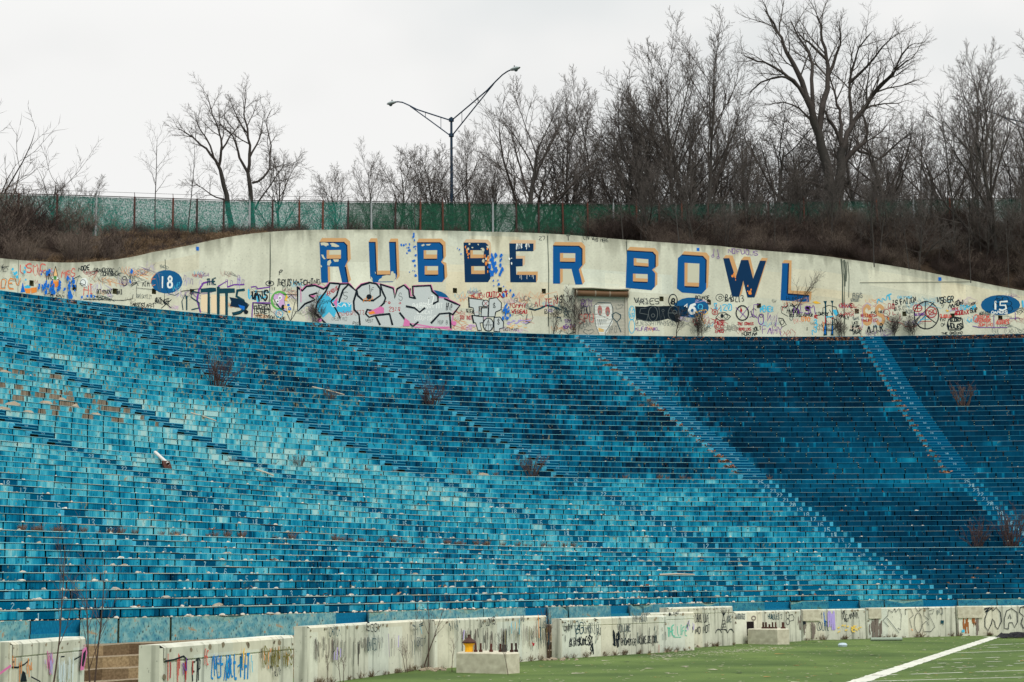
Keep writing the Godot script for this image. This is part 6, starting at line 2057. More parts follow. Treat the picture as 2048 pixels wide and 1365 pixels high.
	g("W", "painted_oval", "blue oval numbered 69 behind a black tag", "O# -16.25,18.61 -16.31,18.83 -16.50,19.01 -16.79,19.15 -17.14,19.22 -17.52,19.22 -17.88,19.14 -18.17,18.99 -18.36,18.81 -18.43,18.59 -18.37,18.38 -18.19,18.19 -17.90,18.06 -17.55,17.99 -17.17,17.99 -16.81,18.07 -16.52,18.21 -16.32,18.40;w15 -17.11,18.43 -17.12,18.49 -17.15,18.54 -17.19,18.59 -17.25,18.61 -17.31,18.61 -17.37,18.58 -17.42,18.54 -17.45,18.49 -17.46,18.42 -17.45,18.36 -17.42,18.31 -17.38,18.27 -17.32,18.24 -17.26,18.24 -17.20,18.27 -17.15,18.31 -17.12,18.36 -17.11,18.43;w15 -17.11,18.81 -17.34,18.73 -17.45,18.47;w7 -17.75,18.68 -17.59,18.83 -17.62,18.63;c5 -16.63,18.66 -16.64,18.71 -16.66,18.76 -16.70,18.79 -16.75,18.81 -16.80,18.81 -16.85,18.79 -16.88,18.76 -16.91,18.71 -16.92,18.66 -16.91,18.61 -16.89,18.56 -16.85,18.53 -16.80,18.51 -16.75,18.51 -16.71,18.53 -16.67,18.56 -16.64,18.61 -16.63,18.66;c5 -16.63,18.69 -16.67,18.43 -16.84,18.33;y4 -17.04,18.38 -16.84,18.12 -17.05,18.02 -17.12,18.27 -16.73,18.43 -16.42,18.48 -16.32,18.28 -16.53,18.18 -16.73,18.28 -16.64,17.87 -16.54,17.62")
	g("W", "painted_oval", "right blue oval with the number 15", "O# 2.71,18.60 2.65,18.82 2.46,19.00 2.15,19.15 1.77,19.23 1.36,19.24 0.97,19.18 0.65,19.04 0.44,18.86 0.36,18.65 0.42,18.44 0.62,18.25 0.93,18.11 1.31,18.03 1.71,18.02 2.10,18.08 2.42,18.21 2.63,18.39;n4 1.66,19.05 1.66,19.11 1.63,19.16 1.58,19.19 1.53,19.21 1.47,19.21 1.41,19.20 1.36,19.16 1.33,19.12 1.32,19.06 1.33,19.01 1.35,18.96 1.40,18.92 1.45,18.90 1.51,18.90 1.57,18.92 1.62,18.95 1.65,19.00 1.66,19.05;n4 2.01,18.97 2.01,19.02 1.98,19.07 1.93,19.11 1.88,19.13 1.82,19.13 1.76,19.11 1.71,19.08 1.68,19.03 1.67,18.98 1.68,18.92 1.71,18.87 1.75,18.84 1.81,18.82 1.87,18.82 1.92,18.83 1.97,18.87 2.00,18.91 2.01,18.97;n4 1.44,18.56 1.43,18.62 1.40,18.66 1.36,18.70 1.30,18.72 1.24,18.72 1.19,18.70 1.14,18.67 1.11,18.62 1.09,18.57 1.10,18.52 1.13,18.47 1.17,18.43 1.23,18.41 1.29,18.41 1.35,18.43 1.39,18.46 1.43,18.51 1.44,18.56;n4 2.21,18.70 2.20,18.76 2.17,18.80 2.13,18.84 2.07,18.86 2.01,18.86 1.95,18.84 1.91,18.81 1.87,18.76 1.86,18.71 1.87,18.66 1.90,18.61 1.94,18.57 2.00,18.55 2.06,18.55 2.11,18.57 2.16,18.60 2.19,18.65 2.21,18.70;n4 2.24,18.39 2.23,18.44 2.21,18.49 2.16,18.53 2.11,18.55 2.05,18.55 1.99,18.53 1.94,18.50 1.91,18.45 1.90,18.40 1.91,18.34 1.93,18.29 1.98,18.26 2.03,18.24 2.09,18.24 2.15,18.25 2.20,18.29 2.23,18.33 2.24,18.39;n4 1.78,18.35 1.78,18.40 1.75,18.45 1.70,18.48 1.65,18.50 1.59,18.50 1.53,18.49 1.48,18.45 1.45,18.41 1.44,18.35 1.45,18.30 1.47,18.25 1.52,18.22 1.57,18.20 1.63,18.19 1.69,18.21 1.74,18.25 1.77,18.29 1.78,18.35;n4 1.55,18.87 1.55,18.93 1.52,18.98 1.47,19.01 1.42,19.03 1.36,19.03 1.30,19.02 1.25,18.98 1.22,18.93 1.21,18.88 1.22,18.83 1.24,18.78 1.29,18.74 1.34,18.72 1.40,18.72 1.46,18.74 1.51,18.77 1.54,18.82 1.55,18.87;w11 1.24,18.85 1.22,18.38;w10 1.94,18.84 1.53,18.82 1.51,18.61 1.83,18.61 1.87,18.40 1.66,18.30 1.46,18.35;=w4 0.99,18.10 1.95,18.08 0.16 0.00|OAPERS")
	g("W", "graffiti", "large silver graffiti piece with black outlines and pink halo", "m7 -41.77,18.83 -41.51,18.66 -41.21,18.93 -40.70,19.04 -40.08,18.89 -39.83,19.22 -39.16,19.22 -38.55,19.27 -38.19,18.90 -37.83,19.27 -37.32,19.42 -36.63,19.35 -35.80,19.20 -35.70,18.77 -35.49,19.22 -35.08,19.42 -34.82,19.16 -34.72,18.78 -34.57,18.78 -34.57,19.37 -33.48,19.49 -33.38,19.15 -32.97,18.77 -32.56,18.74 -31.68,18.39 -32.10,17.87 -32.26,17.03 -34.47,16.93 -34.98,17.15 -32.22,16.89;s# -41.74,18.80 -41.48,18.63 -41.18,18.89 -40.67,19.00 -40.05,18.85 -39.80,19.19 -39.13,19.19 -38.52,19.23 -38.16,18.87 -37.80,19.23 -37.28,19.39 -36.67,19.30 -35.84,19.16 -35.74,18.73 -35.54,19.18 -35.12,19.38 -34.87,19.12 -34.76,18.73 -34.61,18.74 -34.61,19.33 -33.53,19.44 -33.42,19.10 -33.01,18.73 -32.60,18.70 -31.72,18.35 -32.14,17.83 -32.30,16.99 -34.51,16.89 -35.02,17.10 -35.43,16.89 -39.89,16.83 -40.50,17.36 -40.66,17.68 -41.17,17.74 -41.72,17.37;c# -40.46,18.37 -40.05,18.61 -39.64,18.28 -39.02,18.13 -38.41,18.12 -38.41,17.59 -38.92,17.51 -39.33,17.58 -39.48,17.19 -39.79,17.50 -40.14,17.15 -40.50,17.50 -40.56,17.98;k11 -41.74,18.80 -41.45,18.61 -41.18,18.89 -40.67,18.98 -40.15,18.82 -39.95,18.93 -39.75,19.19 -39.18,19.19;k11 -41.74,18.80 -41.72,17.42 -41.27,17.88 -40.66,18.16 -41.02,18.38 -40.56,18.55;k11 -39.75,19.19 -40.00,18.69 -40.51,18.03 -40.65,17.40 -39.99,16.82;k11 -39.13,19.18 -39.33,18.50 -39.69,18.13 -39.33,17.63 -39.12,17.21;k11 -38.57,19.22 -38.93,18.86 -39.13,18.32 -39.18,18.12;k11 -39.08,19.18 -38.62,19.22 -38.16,18.87 -37.80,19.21 -37.28,19.39 -36.87,19.34 -36.64,19.06 -36.64,18.67 -37.08,18.35 -37.69,18.31 -38.03,18.58 -38.10,18.87;k11 -38.10,18.82 -38.28,18.23 -38.25,17.75 -37.95,17.48 -37.89,16.90;k11 -36.62,19.31 -36.51,18.92 -36.31,18.55 -36.41,18.25 -36.92,17.73 -37.44,17.80 -37.54,17.55 -37.33,17.36 -36.92,17.49 -36.05,17.63;k11 -36.62,19.33 -35.84,19.14 -35.74,18.58 -35.59,19.13 -35.18,19.37 -34.87,19.12 -34.82,18.68 -34.45,18.63 -34.61,18.84 -34.63,19.33 -33.53,19.44 -33.42,19.10 -33.06,18.83 -33.06,18.53 -33.37,18.37;k11 -32.65,18.70 -31.70,18.35 -32.14,17.78 -32.34,17.87 -32.96,17.79 -33.48,17.23;k11 -32.34,17.87 -32.27,16.99;k11 -35.02,18.13 -34.51,18.06 -34.20,17.83 -33.89,18.09;k11 -35.43,17.72 -35.02,17.25 -34.61,16.98 -34.30,17.24;k11 -36.92,17.44 -36.66,16.97;k11 -36.05,17.59 -35.89,17.01;k# -37.17,18.57 -37.18,18.62 -37.21,18.66 -37.25,18.69 -37.31,18.70 -37.36,18.70 -37.42,18.68 -37.46,18.64 -37.49,18.60 -37.50,18.55 -37.49,18.50 -37.46,18.45 -37.42,18.42 -37.36,18.41 -37.31,18.41 -37.25,18.43 -37.21,18.47 -37.18,18.52;k4 -37.31,19.26 -37.26,18.68;m# -37.43,17.65 -36.61,18.04 -36.41,17.96 -36.41,17.66 -37.18,17.52;o# -37.38,17.63 -37.08,17.75 -36.92,17.61 -37.28,17.52;m# -35.12,17.44 -34.82,17.26 -34.82,16.97 -35.23,16.95;m# -39.54,18.10 -39.28,18.40 -39.33,17.77;m# -40.97,18.38 -40.56,18.43 -40.76,18.27;m# -40.24,17.02 -40.25,17.06 -40.27,17.09 -40.31,17.11 -40.35,17.13 -40.40,17.12 -40.44,17.11 -40.47,17.08 -40.50,17.04 -40.50,17.00 -40.50,16.96 -40.47,16.93 -40.44,16.91 -40.39,16.90 -40.35,16.90 -40.30,16.92 -40.27,16.94 -40.25,16.98;m# -31.92,17.27 -31.93,17.32 -31.95,17.36 -31.99,17.38 -32.04,17.40 -32.09,17.39 -32.14,17.38 -32.17,17.35 -32.20,17.31 -32.21,17.26 -32.20,17.22 -32.17,17.18 -32.14,17.15 -32.09,17.14 -32.04,17.14 -31.99,17.16 -31.95,17.19 -31.93,17.23;m4 -41.58,18.86 -41.53,18.39 -41.53,17.96")
	g("W", "graffiti", "small writing over the silver graffiti piece", "=r4 -36.31,18.23 -35.33,18.26 0.19 0.00|PSALMS;=r4 -36.10,17.78 -35.38,17.82 0.24 0.00|23:4;=w4 -34.61,18.03 -32.76,18.15 0.29 0.00|@DWHGRAFFITT;=w3 -34.35,17.73 -33.38,17.77 0.24 0.00|BOBCAT;=w3 -34.51,17.35 -33.17,17.42 0.24 0.00|GOODNIGHT;=r3 -39.97,18.36 -39.28,18.84 0.23 0.00|NERVOUS;=w4 -39.64,17.83 -38.36,17.91 0.23 0.00|OKAY;=k2 -40.45,17.94 -39.74,18.04 0.21 0.00|VEGAN;=r2 -39.17,17.35 -37.59,17.50 0.23 0.00|MINDSPLITZ;=h2 -39.63,17.06 -38.66,17.09 0.19 0.00|DESTRO;=k2 -38.92,18.28 -38.62,18.30 0.42 0.00|S;=h2 -35.48,18.45 -35.23,18.46 0.38 0.00|S;=k3 -32.55,18.01 -32.14,18.08 0.39 0.00|HTP;=w8 -33.73,18.35 -33.27,18.37 0.46 0.00|17;=o3 -37.69,18.22 -37.03,18.36 0.24 0.00|FUN;=k2 -38.35,16.85 -37.84,16.88 0.19 0.00|PSO;=h2 -33.07,17.20 -32.45,17.18 0.24 0.00|HIP 8;=k2 -37.54,17.04 -37.07,17.09 0.19 0.00|VEST;=k2 -37.18,18.88 -36.98,18.89 0.21 0.00|F")
	g("W", "graffiti", "silver bubble lettering TIP TOP", "s# -31.15,18.82 -30.22,18.74 -30.25,18.34 -30.51,18.33 -30.51,17.80 -30.79,17.79 -30.87,18.24 -31.10,18.28;k6 -31.15,18.82 -30.22,18.74 -30.25,18.34 -30.51,18.33 -30.51,17.80 -30.79,17.79 -30.87,18.24 -31.10,18.28 -31.15,18.82;s# -30.35,18.26 -29.94,18.28 -29.97,17.75 -30.38,17.76;k6 -30.35,18.26 -29.94,18.28 -29.97,17.75 -30.38,17.76 -30.35,18.26;s# -29.88,18.83 -29.42,18.92 -29.11,18.61 -29.14,18.21 -29.48,18.05 -29.53,17.77 -29.92,17.75;k6 -29.88,18.83 -29.42,18.92 -29.11,18.61 -29.14,18.21 -29.48,18.05 -29.53,17.77 -29.92,17.75 -29.88,18.83;s# -30.92,17.79 -30.25,17.72 -30.25,17.39 -30.46,17.36 -30.36,16.92 -30.59,16.91 -30.72,17.35 -30.87,17.37;k6 -30.92,17.79 -30.25,17.72 -30.25,17.39 -30.46,17.36 -30.36,16.92 -30.59,16.91 -30.72,17.35 -30.87,17.37 -30.92,17.79;s# -29.58,17.72 -29.22,17.76 -28.99,17.47 -29.02,17.12 -29.25,17.06 -29.23,16.88 -29.59,16.90;k6 -29.58,17.72 -29.22,17.76 -28.99,17.47 -29.02,17.12 -29.25,17.06 -29.23,16.88 -29.59,16.90 -29.58,17.72;s# -29.89,18.55 -29.90,18.62 -29.93,18.68 -29.99,18.72 -30.05,18.74 -30.13,18.74 -30.19,18.71 -30.25,18.67 -30.29,18.60 -30.30,18.53 -30.29,18.47 -30.25,18.41 -30.20,18.37 -30.13,18.35 -30.06,18.35 -29.99,18.38 -29.93,18.42 -29.90,18.48;k5 -29.89,18.55 -29.90,18.62 -29.93,18.68 -29.99,18.72 -30.05,18.74 -30.13,18.74 -30.19,18.71 -30.25,18.67 -30.29,18.60 -30.30,18.53 -30.29,18.47 -30.25,18.41 -30.20,18.37 -30.13,18.35 -30.06,18.35 -29.99,18.38 -29.93,18.42 -29.90,18.48 -29.89,18.55;r3 -30.19,18.64 -29.99,18.42;r3 -29.99,18.65 -30.20,18.41;s# -29.63,17.29 -29.64,17.42 -29.70,17.54 -29.78,17.62 -29.89,17.66 -30.00,17.66 -30.10,17.61 -30.19,17.52 -30.25,17.40 -30.27,17.27 -30.25,17.14 -30.19,17.02 -30.11,16.94 -30.00,16.90 -29.89,16.90 -29.79,16.95 -29.70,17.04 -29.65,17.16;k6 -29.63,17.29 -29.64,17.42 -29.70,17.54 -29.78,17.62 -29.89,17.66 -30.00,17.66 -30.10,17.61 -30.19,17.52 -30.25,17.40 -30.27,17.27 -30.25,17.14 -30.19,17.02 -30.11,16.94 -30.00,16.90 -29.89,16.90 -29.79,16.95 -29.70,17.04 -29.65,17.16 -29.63,17.29;k3 -29.94,17.65 -29.95,16.91;k3 -30.26,17.24 -29.64,17.27;k3 -30.15,16.97 -29.94,17.58 -29.72,16.99;=k2 -29.63,18.29 -29.47,18.29 0.29 0.00|$;=k2 -29.38,17.30 -29.22,17.31 0.29 0.00|$;k8 -31.15,18.85 -31.13,18.25;k8 -30.95,17.79 -30.85,17.34")
	g("W", "graffiti", "red scrawled words beside the silver bubble lettering", "=r4 -30.99,18.88 -30.14,18.82 0.29 0.00|ALIEN;=r6 -30.04,18.92 -28.69,18.98 0.32 0.00|OUTCAST;=r4 -28.65,18.35 -27.54,18.39 0.24 0.00|TOMMY;=r4 -28.47,18.01 -27.49,18.04 0.22 0.00|WISEAU;=r4 -27.05,18.43 -25.55,18.63 0.42 0.00|ALIEN;=r3 -31.72,17.53 -30.98,17.54 0.23 0.00|IKO IKO;=h3 -28.34,18.66 -27.25,18.83 0.27 0.00|GLUCK;=k3 -31.28,17.97 -30.82,17.89 0.22 0.00|SIEK;=o2 -31.72,18.60 -31.43,18.61 0.19 0.00|IM")
	g("W", "graffiti", "black smear and blue star beside the roller shutter", "G11 -27.36,18.32 -27.05,18.26 -26.69,18.37 -26.32,18.56 -25.96,18.52 -25.55,18.38;k5 -27.46,18.32 -27.00,18.23;=k4 -25.75,18.78 -24.67,18.81 0.42 0.00|VSKIR;=k3 -26.43,18.05 -25.35,18.08 0.29 0.00|BELIO;=k3 -26.13,17.76 -25.51,17.98 0.25 0.00|IGS;G5 -25.09,18.44 -24.89,17.84 -25.30,18.18 -24.83,18.25 -25.25,17.88 -25.09,18.44;G6 -25.71,17.82 -25.45,17.88 -25.41,17.63;k2 -27.26,18.18 -27.16,17.78 -27.31,17.52 -27.63,17.36;G4 -27.52,17.97 -27.60,17.56 -27.39,17.49;=k2 -25.55,18.68 -25.19,18.19 0.22 0.00|TRE;=p3 -25.20,17.53 -24.79,17.57 0.22 0.00|TRY;=p3 -25.33,17.18 -24.54,17.25 0.25 0.00|AGAIN;=k2 -29.02,16.94 -28.04,16.95 0.20 0.00|GOTHAM")
	g("W", "paint_smear", "lilac and orange paint haze under the red names", "l3 -28.24,17.44 -28.00,17.51;f3 -28.19,17.15 -28.00,17.14;l5 -28.76,17.42 -28.59,17.39;l3 -28.62,17.50 -28.43,17.44;f4 -28.08,17.22 -27.86,17.28;f5 -28.45,17.26 -28.28,17.33;l4 -28.48,17.52 -28.25,17.57;f3 -27.72,17.18 -27.55,17.18;l6 -28.78,17.39 -28.66,17.38;f6 -28.66,17.31 -28.53,17.38;l3 -28.71,17.33 -28.59,17.33;l4 -27.67,17.43 -27.47,17.49;l5 -28.09,17.55 -27.84,17.62;f3 -28.13,17.31 -27.98,17.25;l5 -27.57,17.60 -27.32,17.64;l4 -28.05,17.62 -27.85,17.62;l4 -27.85,17.61 -27.61,17.60;l6 -28.25,17.42 -28.06,17.49;l4 -27.82,17.47 -27.69,17.49;l5 -28.41,17.59 -28.29,17.55;f5 -28.78,17.19 -28.60,17.17;f4 -28.51,17.23 -28.37,17.17;l5 -28.31,17.43 -28.15,17.42;f4 -28.60,17.17 -28.49,17.10;f6 -28.60,17.11 -28.40,17.18;l4 -28.73,17.51 -28.54,17.45;v6 -31.16,17.19 -31.03,17.23;v6 -31.29,17.08 -31.16,17.12;v6 -31.11,17.04 -30.98,17.06;v6 -30.88,17.20 -30.75,17.18;v4 -30.88,17.11 -30.76,17.15;v6 -31.07,17.19 -30.94,17.23;v4 -30.94,17.18 -30.81,17.21;v5 -31.10,17.08 -30.97,17.11;v5 -31.09,16.98 -30.96,16.95;v6 -31.32,16.96 -31.20,16.96")
